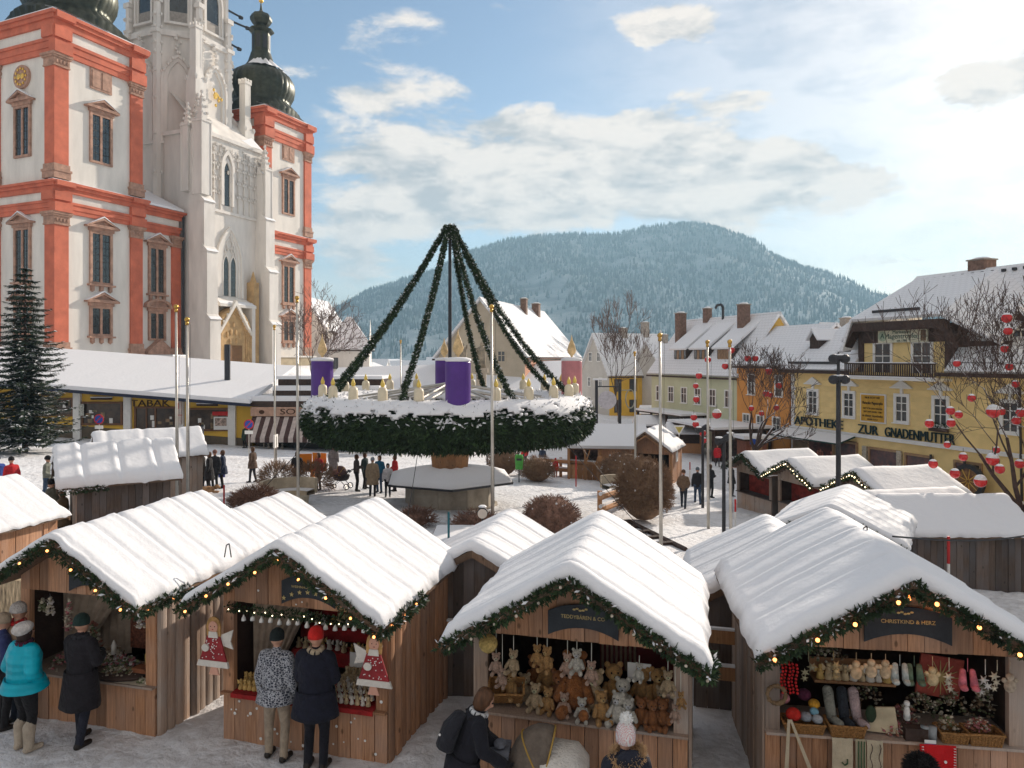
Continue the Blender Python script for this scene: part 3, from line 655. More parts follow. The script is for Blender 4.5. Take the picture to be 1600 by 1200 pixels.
 for i in range(8):
  a = R(45 * i);
  c = Vector((cx + rad * ap * math.cos(a), cy + rad * ap * math.sin(a), 0)); X = XF(c, a + R(90))   # -y local faces outward? a+90: local -y -> outward
  # arcade panel with two reveals
  m = MB()
  for (w0, w1, y0) in ((1.75, 2.05, -.38), (1.25, 1.75, -.22)): m.band(arch(w0, z(40.8), z(42.2 + w0), 7, z(33)), arch(w1, z(40.8), z(42.3 + w1), 7, z(33)), y0, .05, 0, X)
  m.box(-2.5, 2.5, -.3, .05, z(33.0) - .3, z(33.0), 0, X); m.box(-2.55, 2.55, -.35, .05, z(46.6), z(47.3), 0, X)
  for t in (.2, .45, .7, .95):
   for s_ in (-1, 1): p = X @ Vector((s_ * 2.1 * (1 - t), -.4, z(41.5 + 3.2 * t))); m.ball(p, .22, .22, .26, 5, 4)
  for t in range(5): p = X @ Vector((random.uniform(-.4, .4), -.35, z(45.0 + t * .45))); m.ball(p, .26, .26, .22, 5, 4)
  m.build('blind_arch', GOTH, tw)
  X2 = XF((cx + rad * .93 * ap * math.cos(a), cy + rad * .93 * ap * math.sin(a), 0), a + R(90))
  m = MB()
  for (w0, w1, y0) in ((1.35, 1.65, -.45), (1.05, 1.38, -.22)): m.band(arch(w0, z(52.4), z(53.2 + w0 * 1.6), 7, z(48.6)), arch(w1, z(52.4), z(53.3 + w1 * 1.6), 7, z(48.6)), y0, .05, 0, X2)
  m.box(-1.7, 1.7, -.5, .05, z(48.3), z(48.6), 0, X2); m.box(-2.4, 2.4, -.25, .05, z(57.6), z(58), 0, X2)
  bo = m.build('belfry_window', GOTH, tw)
  m = MB(); m.prism([p for p in arch(1.05, z(52.4), z(54.7), 7, z(48.6))][::-1], -.1, -.02, 0, X2); m.build('pane', PANE, bo)
  m = MB(); m.box(-1.05, 1.05, -.2, -.12, z(48.6), z(50.0), 0, X2); m.build('railing', M('stone_rail', (.30, .27, .24)), bo)
  t = a + R(22.5); q = MB(); ccx, ccy = cx + rad * math.cos(t), cy + rad * math.sin(t)
  q.cyl((ccx, ccy, z(24)), (ccx, ccy, z(47)), .55, n=6); q.cyl((ccx, ccy, z(47)), (ccx, ccy, z(51.2)), .5, .42, 6); q.box(ccx - .6, ccx + .6, ccy - .6, ccy + .6, z(46.8), z(47.3)); q.box(ccx - .5, ccx + .5, ccy - .5, ccy + .5, z(50.8), z(51.4))
  q.cyl((cx + rad * .95 * math.cos(t), cy + rad * .95 * math.sin(t), z(47)), (cx + rad * .95 * math.cos(t), cy + rad * .95 * math.sin(t), z(60)), .38, n=6)
  for zz in (29, 34, 38.5, 42, 44.3, 45.6, 47.6, 49.2):
   for s_ in range(4): q.ball((ccx + .55 * math.cos(t + R(90 * s_)), ccy + .55 * math.sin(t + R(90 * s_)), z(zz)), .2, .2, .28, 5, 4)
  q.build('corner_shaft', GOTH, tw)
 # two square crenellated turrets beside the gable
 for (tx, ty, zt, mtl) in ((18.7, .3, 47.4, GOTH), (27.6, .6, 43.4, WALLW)):
  m = MB(); m.box(tx - .85, tx + .85, ty - .85, ty + .85, z(33), z(zt - 6.5)); m.box(tx - .5, tx + .5, ty - .5, ty + .5, z(zt - 6.5), z(zt))
  m.cyl((tx, ty, z(zt - 7)), (tx, ty, z(zt - 4.5)), 1.2, .6, 4)
  m.box(tx - .62, tx + .62, ty - .62, ty + .62, z(zt), z(zt + .35))
  for s1 in (-1, 0, 1):
   for s2 in (-1, 0, 1):
    if s1 or s2: m.box(tx + s1 * .5 - .14, tx + s1 * .5 + .14, ty + s2 * .5 - .14, ty + s2 * .5 + .14, z(zt + .35), z(zt + .7))
  for s1 in (-1, 1):
   for s2 in (-1, 1): m.ball((tx + s1 * .8, ty + s2 * .8, z(zt - 6.4)), .26, .26, .4, 5, 4); m.box(tx + s1 * .42 - .1, tx + s1 * .42 + .1, ty + s2 * .42 - .1, ty + s2 * .42 + .1, z(zt - 6), z(zt))
  m.build('turret', mtl, tw)
 # gargoyle bars
 for (dx, dz, zz, ln) in ((3.2, -1.0, 55.5, 3.2), (5.0, -2.8, 53.4, 3.4), (4.6, -1.2, 51.0, 3.2), (-6.5, -1, 55.3, 3.2), (-6.6, -1, 52.0, 3.2), (-1.8, -6.2, 53.0, 2.6)):
  m = MB(); d = Vector((dx, dz, 0)).normalized(); a = Vector((cx, cy, z(zz))) + d * rad * .9; b = a + d * ln + Vector((0, 0, -.5)); m.cyl(a, b, .17, .14, 6); m.cyl(b - d * .5, b, .3, .24, 6); m.build('gargoyle', DARK, tw)
 m = MB(); rng = random.Random(2)
 gx, gy = cx - rad * ap * 0 , cy - rad * ap - .5
 for i in range(16): m.ball((gx + rng.gauss(0, .35), gy, z(40.2) + rng.gauss(0, .42)), .22, .14, .24, 6, 4)
 m.build('gilt_sun', GOLD, tw)
 return ch
church()
# ================================================================ town buildings
FRAMEW = WHITEP; BRICK = M('brick_chimney', (.20, .125, .095), .85, .3, 5, .3, 12); CHG = M('rendered_chimney', (.33, .29, .25), .85, .2, 3)
WPANE = glassm('window_pane', (.05, .055, .06), .15)
def hwin(parent, X, u, zb, zt, w, frame=None, mull=1, rail=1, t=.12, depth=.08, ped=False, sill=True):
 """window on plane y=0 of X facing -y: frame > pane"""
 f = MB(); h = w / 2
 f.box(u - h - t, u - h, -depth, .01, zb - t, zt + t, 0, X); f.box(u + h, u + h + t, -depth, .01, zb - t, zt + t, 0, X)
 f.box(u - h, u + h, -depth, .01, zt, zt + t, 0, X); f.box(u - h, u + h, -depth, .01, zb - t, zb, 0, X)
 for i in range(mull): xx = u - h + w * (i + 1) / (mull + 1); f.box(xx - .03, xx + .03, -depth * .8, .01, zb, zt, 0, X)
 for i in range(rail): zz = zb + (zt - zb) * (i + 1.2) / (rail + 1); f.box(u - h, u + h, -depth * .79, .01, zz - .03, zz + .03, 0, X)
 o = f.build('window', frame or FRAMEW, parent)
 p = MB(); p.box(u - h, u + h, -depth * .4, -.004, zb, zt, 0, X); p.build('pane', WPANE, o)
 if sill: s = MB(); s.box(u - h - t - .06, u + h + t + .06, -depth - .12, -depth, zb - t, zb - t + .05, 0, X); s.build('snow', SNOW, o)
 if ped:
  q = MB(); pz = zt + t + .45; q.prism([(u - h - .4, pz), (u + h + .4, pz), (u, pz + .5)], -.16, .01, 0, X); q.box(u - h - .45, u + h + .45, -.22, .01, pz - .1, pz, 0, X); q.box(u - .1, u + .1, -.12, .01, zt + t, pz - .1, 0, X)
  q.build('pediment', FRAMEW, o)
 return o
def chimney(parent, x, y, z0, z1, w=.7, m=None, cap=True):
 b = MB(); b.box(x - w / 2, x + w / 2, y - w / 2, y + w / 2, z0, z1); o = b.build('chimney', m or CHG, parent)
 s = MB(); s.box(x - w / 2 - .08, x + w / 2 + .08, y - w / 2 - .08, y + w / 2 + .08, z1 + .002, z1 + .1); s.build('cap', CHG, o)
 s = MB(); s.ball((x, y, z1 + .12), w * .55, w * .55, .14, 8, 4); s.build('snow', SNOW, o)
def roof_sheet(parent, quads, mat, th=.22, name='roof'):
 """thick roof planes with UVs in metres (x along eave, y up slope); each quad: eave a, eave b, top c, top d"""
 for q in quads:
  q = [Vector(p) for p in q]; nrm = (q[1] - q[0]).cross(q[-1] - q[0]).normalized()
  if nrm.z < 0: nrm = -nrm
  n = len(q); vs = q + [p - nrm * th for p in q]
  fs = [tuple(range(n)), tuple(range(2 * n - 1, n - 1, -1))] + [(i, i + n, (i + 1) % n + n, (i + 1) % n) for i in range(n)]
  me = bpy.data.meshes.new(name); me.from_pydata([tuple(v) for v in vs], [], fs); me.materials.append(mat)
  ax = (q[1] - q[0]).normalized(); ay = nrm.cross(ax)
  uv = me.uv_layers.new(name='UVMap')
  for l in me.loops: v = Vector(me.vertices[l.vertex_index].co) - q[0]; uv.data[l.index].uv = (v.dot(ax), v.dot(ay))
  obj(name, me, parent)
def house(name, label, loc, rz, w, d, h, ridge, axis='x', wall=WALLW, gable=None, over=.5, roofm=None, cat='house', group=None, hip=0, eave_mat=None):
 t = thing(name, label, cat, loc, rz, group)
 b = MB(); b.box(0, w, 0, d, -1.5, h); gm = 1 if gable else 0
 if axis == 'x':
  b.add([(0, 0, h), (0, d, h), (0, d / 2, ridge), (w, 0, h), (w, d, h), (w, d / 2, ridge)], [(0, 2, 1), (3, 4, 5)], gm)
  o = over; k = (ridge - h) / (d / 2); e = h - o * k
  A = ((-o, -o, e), (w + o, -o, e), (w + o - hip, d / 2, ridge), (-o + hip, d / 2, ridge)); B = ((w + o, d + o, e), (-o, d + o, e), (-o + hip, d / 2, ridge), (w + o - hip, d / 2, ridge)); qs = [A, B]
  if hip: qs += [((-o, d + o, e), (-o, -o, e), (-o + hip, d / 2, ridge)), ((w + o, -o, e), (w + o, d + o, e), (w + o - hip, d / 2, ridge))]
 else:
  b.add([(0, 0, h), (w, 0, h), (w / 2, 0, ridge), (0, d, h), (w, d, h), (w / 2, d, ridge)], [(0, 1, 2), (4, 3, 5)], gm)
  o = over; k = (ridge - h) / (w / 2); e = h - o * k
  qs = [((-o, d + o, e), (-o, -o, e), (w / 2, -o, ridge), (w / 2, d + o, ridge)), ((w + o, -o, e), (w + o, d + o, e), (w / 2, d + o, ridge), (w / 2, -o, ridge))]
 b.build('wall', [wall, gable or wall], t)
 qs2 = [[(p[0], p[1], p[2] + .25) for p in q] for q in qs]
 roof_sheet(t, qs2, roofm or SNOWT)
 # dark eaves board under the snow
 f = MB()
 if axis == 'x': f.box(-o, w + o, -o - .06, -o, e - .12, e + .06); f.box(-o, w + o, d + o, d + o + .06, e - .12, e + .06)
 else: f.box(-o - .06, -o, -o, d + o, e - .12, e + .06); f.box(w + o, w + o + .06, -o, d + o, e - .12, e + .06)
 f.build('eaves_board', DARKW, t)
 return t
PEACH = M('peach_plaster', (.60, .31, .20), .85, .08, .6, .08); CREAM = M('cream_plaster', (.50, .43, .33), .85, .08, .6, .08)
GREENP = M('pale_green_plaster', (.52, .53, .36), .85, .06, .6, .08); ORANGE = M('orange_plaster', (.62, .27, .07), .85, .08, .6, .1)
CLAP = M('yellow_clapboard', (.66, .42, .10), .8, .1, 1, .1); GREYW = M('grey_white_plaster', (.52, .50, .46), .85, .08, .6, .08)
def town():
 A = R(-18.3)
 t = house('gabled_house', 'large cream gabled house with peach side wall and snowy roof behind the wreath', (1.3 - .949 * 9.5, 73 + .314 * 9.5, -3.3), A, 9.5, 23.6, 9.0, 14.6, 'y', CREAM)
 for c in t.children:
  if c.name.startswith('wall'):                       # peach long side
   me = c.data; me.materials[1] = PEACH
   for p in me.polygons:
    if p.normal.x > .9: p.material_index = 1
    elif p.material_index == 1: p.material_index = 0
 XR = XF((9.5, 0, 0), R(90))
 for i in range(8):
  for zb in (1.6, 5.2): hwin(t, XR, 1.8 + i * 2.8, zb, zb + 1.5, .9, M('reddish_frame', (.35, .17, .11)) if (i, zb) == (0, 1.6) else bpy.data.materials['reddish_frame'])
 for (u, zb) in ((2.6, 8.2), (4.8, 8.2), (7.0, 8.2), (3.2, 4.5), (6.4, 4.5), (4.8, 11.2)): hwin(t, XF(), u, zb, zb + 1.0, .7, CREAM, sill=False)
 chimney(t, 4.75 + .6, 13, 13.6, 15.6, .7, BRICK); chimney(t, 4.75 + .5, 18.5, 13.6, 15.4, .9, BRICK)
 # white gabled + ochre front
 t = house('gabled_house', 'white gabled house with small windows and ochre front beside the birch', (14.85, 110, -3.6), R(23), 12, 9, 6.6, 12.6, 'x', YELD, GREYW)
 for c in t.children:
  if c.name.startswith('wall'):
   for p in c.data.polygons:
    if abs(p.normal.x) > .9: p.material_index = 1
 XL = XF((0, 0, 0), R(-90))
 for (u, zb) in ((-2.2, 1.2), (-6.2, 1.2), (-2.6, 4.4), (-6.2, 4.4), (-3.2, 8.4), (-5.8, 8.4)): hwin(t, XL, u, zb, zb + 1.3, .8, sill=False)
 for (u, zb) in ((1.5, .6), (4.2, .6), (6.6, .2), (1.5, 3.8), (4.2, 3.8), (6.6, 3.8), (9, 3.8), (9, .6)): hwin(t, XF(), u, zb, zb + 1.7, 1.0, DARKW, sill=False)
 chimney(t, 9.4, 4.5, 11.4, 14.6, 1.0); chimney(t, 5.2, 4.4, 11.6, 13.6, 1.0)
 f = MB(); f.add([(12.3, -.4, 6.3), (12.5, -.4, 6.3), (12.5, 4.5, 12.9), (12.3, 4.5, 12.9), (12.3, -.4, 6.9), (12.5, -.4, 6.9), (12.5, 4.5, 13.5), (12.3, 4.5, 13.5)], [(0, 1, 5, 4), (4, 5, 6, 7), (1, 2, 6, 5), (0, 4, 7, 3), (2, 3, 7, 6)]); f.build('gable_parapet', GREYW, t)
 # small pale house filling between
 t = house('town_house', 'low house with steep snowy roof squeezed behind the dormer roof', (22.5, 106, -3.6), R(19.6), 7, 10, 7, 11.2, 'x', GREYW)
 chimney(t, 3, 5, 10.5, 12.4, .8)
 # pale green house with dormers and yellow gable
 B = R(19.6)
 t = house('dormer_house', 'pale green house with three wooden dormers and yellow clapboard gable', (21, 67, -3.7), B, 9, 15.5, 7.5, 13.1, 'y', GREENP, CLAP, over=.4)
 XL = XF((0, 0, 0), R(-90))
 for i in range(6): hwin(t, XL, -1.4 - i * 2.5, 4.3, 5.8, .9, mull=1)
 for i in range(4): hwin(t, XL, -7.5 - i * 2.2, .9, 2.6, .9, mull=1)
 for i in range(16):                                     # clapboards of the gable
  zz = 7.5 + i * .35; hwid = 4.5 * (13.0 - zz) / 5.6
  if hwid > .3: f = MB(); f.box(4.5 - hwid, 4.5 + hwid, -.06, -.002, zz, zz + .31); f.build('clapboard', CLAP, t)
 q = MB(); q.cyl((3.4, -.16, 8.6), (3.4, -.06, 8.6), .85, n=24); q.box(3.4, 6.2, -.15, -.065, 8.15, 9.1); o = q.build('sign_board', WHITEP, t)
 q = MB(); q.cyl((3.35, -.2, 8.6), (3.35, -.16, 8.6), .55, n=20); q.build('blue_emblem', M('navy_paint', (.03, .05, .16)), o)
 q = MB(); q.band([(5.2 + .22 * math.cos(R(a)), 8.6 + .22 * math.sin(R(a))) for a in range(0, 360, 30)], [(5.2 + .3 * math.cos(R(a)), 8.6 + .3 * math.sin(R(a))) for a in range(0, 360, 30)], -.19, -.15, closed=True); q.build('emblem_ring', DARK, o)
 for (yy) in (3.2, 7.2, 11.0):                           # shed dormers on the left slope
  f = MB(); f.box(.9, 3.6, yy - 1.25, yy + 1.25, 8.2, 9.9); dm = f.build('dormer', DARKW, t)
  X = XF((.9, yy, 0), R(-90))
  for k in range(5): g = MB(); g.box(-1.1 + k * .45, -.72 + k * .45, -.05, -.01, 8.5, 9.75, 0, X); g.build('pane', M('brown_shutter', (.30, .19, .11)) if k == 0 and yy == 3.2 else (bpy.data.materials['brown_shutter'] if (k % 2 or yy < 5) else WPANE), dm)  # some dormer panes plain brown, the others dark glass
  roof = [(.4, yy + 1.6, 9.95), (.4, yy - 1.6, 9.95), (4.4, yy - 1.6, 13.0), (4.4, yy + 1.6, 13.0)]
  roof_sheet(dm, [roof], SNOW, .2, 'dormer_roof')
 chimney(t, 2.6, 13.6, 10.6, 13.9, .9, BRICK); chimney(t, 3.4, 3.6, 11.6, 14.2, .9, BRICK); chimney(t, 4.3, 11.0, 12.8, 14.3, .7, BRICK)
 q = MB(); q.tube([(4.3, 8.2, 13), (4.3, 8.2, 14.3), (4.3, 8.5, 14.6), (4.3, 9.2, 14.6), (4.3, 9.5, 14.3)], .14, 6); q.build('flue_pipe', DARK, t)
 # porch canopy before it
 t = thing('porch_canopy', 'flat snow covered canopy over dark shop porch below the pale green house', 'canopy', (16.6, 70.5, -3.7), B)
 q = MB(); q.box(0, 3.2, 0, 9, 3.1, 3.25); q.build('roof', DARKW, t); q = MB(); q.box(-.1, 3.3, -.1, 9.1, 3.252, 3.45); q.build('snow', SNOW, t)
 for yy in (.2, 3, 6, 8.8): q = MB(); q.box(.05, .25, yy - .1, yy + .1, 0, 3.1); q.build('post', DARKW, t)
 q = MB(); q.box(2.6, 2.8, .3, 8.7, 0, 3.1); q.build('glass_wall', WPANE, t)
 # orange house by the apotheke
 t = house('orange_house', 'orange house with snowy roof left of the yellow pharmacy', (23.2, 60.2, -3.6), B, 9, 7, 8.4, 11.6, 'y', ORANGE, over=.5)
 for (u, zb, h) in ((-1.3, 5.6, 1.7), (-4.9, 5.6, 1.7), (-1.6, 2.2, 1.5), (-3.7, 2.2, 1.5), (-5.6, 2.2, 1.5)): hwin(t, XL, u, zb, zb + h, .8)
 t = thing('shop_canopy', 'long low snow covered canopy over a row of shops below the orange house', 'canopy', (17.0, 60.5, -3.7), R(14))
 q = MB(); q.box(0, 5.6, 0, 8.5, 2.7, 2.9); q.build('roof', DARKW, t); q = MB(); q.box(-.1, 5.7, -.1, 8.6, 2.902, 3.1); q.build('snow', SNOW, t)
 for i in range(5): q = MB(); q.box(.1 + i * 1.3, .3 + i * 1.3, .1, .3, 0, 2.7); q.build('post', DARKW, t)
 q = MB(); q.box(.3, 5.5, .9, 1.0, 0, 2.7); q.build('shopfront', M('dim_shopfront', (.10, .06, .05), .5, .5, 2), t)
 # far side of the street, behind the roof of the pharmacy
 t = house('town_house', 'dark roofed house behind the pharmacy ridge with two chimneys', (34, 70, -3.7), B, 12, 10, 8.6, 12.4, 'x', GREYW)
 chimney(t, 2, 4, 11.4, 13, .9); chimney(t, 4.2, 4, 11.4, 13.2, .9); chimney(t, 6.5, 3.6, 11.4, 13.6, 1.3, BRICK)
 # white building by the church and distant cottages
 t = house('white_house', 'white chapel like house with snowy pyramid roof behind the bare tree', (-30.5, 118, 1.0), R(8), 7, 7, 6.2, 11, 'x', WALLW, hip=3.6)
 hwin(t, XF(), 5.6, 2.6, 4.4, .5, DARK, mull=0, sill=False); hwin(t, XF(), 1.6, 2.6, 4.2, .5, DARK, mull=0, sill=False)
 t = house('white_house', 'pale building with rounded snowy gable right behind the church tower', (-38.5, 122, 1.0), R(-4), 7, 12, 9.4, 14.5, 'y', WALLW)
 for (px, y, w, h, c, l) in ((572, 300, 16, 5, 'GREYW', 'distant white villa with flat snowy roof below the mountain'), (600, 360, 12, 5, 'b', 'distant brown barn with white gable end in the valley'), (618, 260, 8, 3.4, 'GREYW', 'small distant cottage with pointed snow roof in the valley'),
                             (648, 320, 15, 4.6, 'w', 'distant low building with long snow roof left of the wreath pole'), (664, 270, 9, 4.2, 'b', 'distant brown cottage beside the wreath pole'), (540, 330, 10, 4, 'GREYW', 'distant pale house right of the white chapel'),
                             (690, 380, 16, 6, 'GREYW', 'distant grey white hall behind the wreath pole')):
  m_ = {'GREYW': GREYW, 'b': M('weathered_brown_wall', (.16, .10, .07)), 'w': WALLW}[c]
  x = (px - 800) / F * y; tt = house('distant_house', l, (x - w / 2, y, -3.8), R(random.uniform(-25, 25)), w, w * .6, h, h + w * .22, 'x', m_)
  for k in range(int(w / 3)): hwin(tt, XF(), 1.5 + k * 2.8, 1.6, 2.8, .9, sill=False)
 # long low building with snow roof behind the wreath
 t = thing('long_building', 'long low cream building with gently sloping snow roof behind the wreath', 'building', (-19, 71, -3.2), R(-4))
 q = MB(); q.box(0, 24, 0, 8, -1, 4.1); q.build('wall', CREAM, t); roof_sheet(t, [((-.6, -.6, 4.5), (24.6, -.6, 5.2), (24.6, 8, 8.2), (-.6, 8, 7.4))], SNOW, .3)
 for i in range(7): hwin(t, XF(), 2 + i * 3.3, 1.2, 2.8, 1.2, sill=False)
 # two statues on pedestals before the gabled house
 for (px, l) in ((752, 'stone saint statue on tall pedestal, the right one before the cream gable'), (722, 'stone saint statue on tall pedestal, the left one before the cream gable')):
  Y = 62; x = (px - 800) / F * Y; z = G(x, Y); t = thing('statue', l, 'statue', (x, Y, z)); H = 5.2 + 25 / F * Y - z; SM = bpy.data.materials.get('weathered_statue') or M('weathered_statue', (.32, .27, .2), .85, .3, 3)
  q = MB(); q.box(-.42, .42, -.42, .42, 0, H - 2.6); q.box(-.58, .58, -.58, .58, H - 2.6, H - 2.2); q.box(-.6, .6, -.6, .6, 0, .6); q.build('pedestal', M('pedestal_stone', (.45, .38, .3)) if px == 752 else bpy.data.materials['pedestal_stone'], t)
  q = MB(); q.loft([((0, 0, H - 2.2), .42, .36), ((0, 0, H - 1.6), .36, .3), ((.05, 0, H - .9), .38, .26), ((0, 0, H - .5), .42, .24), ((0, 0, H - .35), .14, .14)], 10); q.ball((.03, -.03, H - .18), .17, .17, .21, 8, 6); q.cyl((-.36, 0, H - .55), (-.5, -.3, H - 1.1), .11, .08, 6); q.cyl((.36, 0, H - .55), (.45, -.2, H - .2), .1, .07, 6)
  q.build('figure', SM, t, smooth=True)
town()
def apotheke():
 x0, y0, z0 = 23.3, 60, -3.6; a = math.atan2(-.942, .335); t = thing('pharmacy', 'yellow pharmacy building with balcony gable, snowy roof and dark lettering', 'building', (x0, y0, z0), a)
 Z = lambda v: v - z0; w = 24
 q = MB(); q.box(0, w, 0, 10, -2.5, Z(4.2)); q.build('wall', YEL, t)
 # rusticated courses: shallow raised bands on the upper floor
 for i in range(9): q = MB(); zz = Z(.55) + i * .42; q.box(.5, w, -.02, -.002, zz, zz + .38); q.build('render_course', YEL, t)
 for i in range(20): q = MB(); e = .42 if i % 2 else .3; q.box(-.03, e, -.05, 0, Z(-3) + i * .37, Z(-3) + i * .37 + .34); q.build('quoin', WHITEP, t)
 q = MB(); q.box(-.1, w, -.2, -.021, Z(-.62), Z(-.42)); q.build('ledge', WHITEP, t); q = MB(); q.box(-.1, w, -.22, -.03, Z(-.418), Z(-.36)); q.build('ledge_snow', SNOW, t)
 q = MB(); q.box(-.1, w, -.25, -.021, Z(3.9), Z(4.2)); q.build('eaves_moulding', YEL, t)
 # roofs
 roof_sheet(t, [((-.7, -.8, Z(4.35)), (7.2, -.8, Z(4.35)), (7.2, 5, Z(8.5)), (1.6, 5, Z(8.5))), ((-.7, 10.5, Z(4.35)), (-.7, -.8, Z(4.35)), (1.6, 5, Z(8.5)))], SNOWT)
 roof_sheet(t, [((5.5, -.85, Z(4.4)), (7.1, -.85, Z(4.4)), (7.5, 5.2, Z(11.42)), (7.49, 5.2, Z(11.42))), ((14.75, -.85, Z(4.4)), (w, -.85, Z(4.4)), (w, 5.2, Z(11.45)), (14.75, 5.2, Z(11.42))), ((7.1, 2.6, Z(8.42)), (14.75, 2.6, Z(8.42)), (14.75, 5.2, Z(11.42)), (7.5, 5.2, Z(11.42))), ((3.6, 10.5, Z(4.4)), (3.6, -.2, Z(4.8)), (7.5, 5.2, Z(11.3)))], SNOWT)
 q = MB(); q.box(-.7, 7.0, -.9, -.82, Z(4.02), Z(4.28)); q.box(14.2, w, -.95, -.87, Z(4.05), Z(4.3)); q.build('gutter', DARKW, t)
 for (s0, s1) in ((0, 6.6), (15, 24)):
  q = MB(); q.box(s0, s1, -.42, -.36, Z(4.75), Z(4.95)); q.build('snow_guard', DARK, t)
 rng = random.Random(4)
 for i in range(26):
  s = 8 + i * .72 if i < 18 else 9 + (i - 18) * .7; y = 4.75 if i < 18 else 4.1
  q = MB(); q.box(s, s + .2, y - .12, y + .1, Z(10.86) + (y - 4.75) * 1.17 + (s - 8) * .008 + .05, Z(11.0) + (y - 4.75) * 1.17 + (s - 8) * .008 + .1); q.build('snow_hook', DARK, t)
 # big dormer with balcony
 s0, s1 = 7.6, 14.2; q = MB(); q.box(s0, s1, -.02, 4, Z(3.9), Z(7.1)); d = q.build('dormer_wall', YEL, t)
 q = MB(); q.box(s0 - .5, s0, -.1, 3.6, Z(4.0), Z(7.5)); q.box(s1, s1 + .5, -.1, 3.6, Z(4.0), Z(7.5)); q.prism([(s0 - 1.1, Z(5.9)), (s0 - .2, Z(7.15)), (s1 + .2, Z(7.15)), (s1 + 1.1, Z(5.9)), (s1 + 1.7, Z(5.9)), (s1 + .2, Z(7.75)), (s0 - .2, Z(7.75)), (s0 - 1.2, Z(5.7))], -.9, -.1); q.box(s0, s1, -.15, -.03, Z(6.3), Z(7.15)); q.build('timber_surround', DARKW, d)
 q = MB(); q.prism([(s0 - .2, Z(7.2)), (s1 + .2, Z(7.2)), (s1 + 1.5, Z(6.0)), (s1 + 4.2, Z(6.1)), (s1 + 2.6, Z(4.6)), (s1 + .4, Z(4.6)), (s0 - .2, Z(4.6))], -.02, 3.5) if False else q.prism([(s1 + .5, Z(4.5)), (s1 + 1.2, Z(4.5)), (s1 + 4.0, Z(6.25)), (s1 + 1.1, Z(6.3)), (s1 + .5, Z(7.0))], 0.5, .9); q.build('dark_cheek', DARKW, d)
 roof_sheet(d, [((s0 - .4, -1.0, Z(8.05)), (s1 + .4, -1.0, Z(8.05)), (s1 - .2, 5.0, Z(11.3)), (s0 + .2, 5.0, Z(11.3))), ((s0 - 1.3, 5.0, Z(6.6)), (s0 - 1.3, -1.0, Z(5.75)), (s0 - .4, -1.0, Z(8.05)), (s0 + .2, 5.0, Z(11.2))), ((s1 + 4.3, -.9, Z(6.15)), (s1 + 4.3, 3, Z(8.7)), (s1 - .2, 5, Z(11.3)), (s1 + .4, -1.0, Z(8.05)))], SNOWT, .2, 'dormer_roof')
 q = MB(); q.box(s0 + 1.2, s1 - 1.5, -.55, -.48, Z(8.42), Z(8.62)); q.build('snow_guard', DARK, d)
 for u in (9.3, 12.5): hwin(t, XF((0, -.02, 0)), u, Z(4.1), Z(6.22), 1.3, mull=1, rail=1, t=.2, depth=.1)
 q = MB(); q.box(9.1, 13.1, -.3, -.2, Z(6.3), Z(7.2)); sg = q.build('shop_sign', M('cream_sign', (.62, .6, .45)), t)
 GREENL = M('dark_green_letters', (.01, .06, .05)); lettering('Mariazeller', .34, GREENL, sg, (11.1, -.31, Z(7.02))); lettering('Magentropfen', .5, GREENL, sg, (11.1, -.31, Z(6.72))); lettering('seit 1780', .22, GREENL, sg, (11.1, -.31, Z(6.42)))
 q = MB(); q.cyl((9.5, -.32, Z(6.75)), (9.5, -.3, Z(6.75)), .36, n=20); q.build('emblem', M('sage_emblem', (.35, .42, .3)), sg); lettering('A', .5, GREENL, sg, (9.5, -.33, Z(6.75)))
 q = MB(); q.box(12.6, 13.0, -.32, -.3, Z(6.38), Z(7.1)); q.build('picture_panel', M('brown_picture', (.16, .1, .05), .6, .6, 6), sg)
 bo = MB(); bo.box(s0 - .5, s1 + .5, -1.5, 0, Z(3.72), Z(3.9)); b = bo.build('balcony', WHITEP, t)
 q = MB(); q.box(s0 - .45, s1 + .45, -1.46, -1.38, Z(4.78), Z(4.88)); q.box(s0 - .45, s1 + .45, -1.46, -1.38, Z(3.98), Z(4.04)); q.build('rail', DARKW, b)
 pk = MB(); pk.box(-.045, .045, -.02, .02, 0, .75); pm = pk.mesh('baluster', DARKW); n = 44
 for i in range(n): obj('baluster', pm, b, loc=(s0 - .4 + (s1 - s0 + .8) * i / (n - 1), -1.42, Z(4.03)))
 q = MB(); q.box(s0 - .5, s1 + .5, -1.5, -1.34, Z(4.882), Z(4.94)); q.box(s0 - .5, s1 + .5, -1.56, -1.3, Z(3.902), Z(3.97)); q.build('snow', SNOW, b)
 # windows of the upper floor
 for u in (2.5, 6.2, 10.9, 13.9, 18.5, 21.5, 25): hwin(t, XF((0, -.02, 0)), u, Z(.9), Z(2.55), .85, rail=2, t=.22, depth=.12, ped=True)
 q = MB(); q.box(13.3, 14.6, -.45, -.2, Z(.45), Z(.68)); o = q.build('flower_box', DARKW, t); q = MB(); rng = random.Random(1)
 for i in range(60): c = Vector((rng.uniform(13.3, 14.6), rng.uniform(-.5, -.15), Z(.68) + rng.uniform(0, .3))); q.cyl(c, c + Vector((rng.uniform(-.1, .1), rng.uniform(-.1, .1), .14)), .03, .0, 4)
 q.build('winter_greens', FIRD, o, kind='stuff')
 q = MB(); q.box(7.35, 9.6, -.14, -.021, Z(.55), Z(2.65)); sb = q.build('advert_frame', WHITEP, t); q = MB(); q.box(7.45, 9.5, -.18, -.14, Z(.65), Z(2.55)); q.build('advert_field', M('ochre_advert', (.55, .30, .03), .6, .12, 3), sb)
 BL = M('black_lettering', (.02, .015, .01)); yy = Z(2.35)
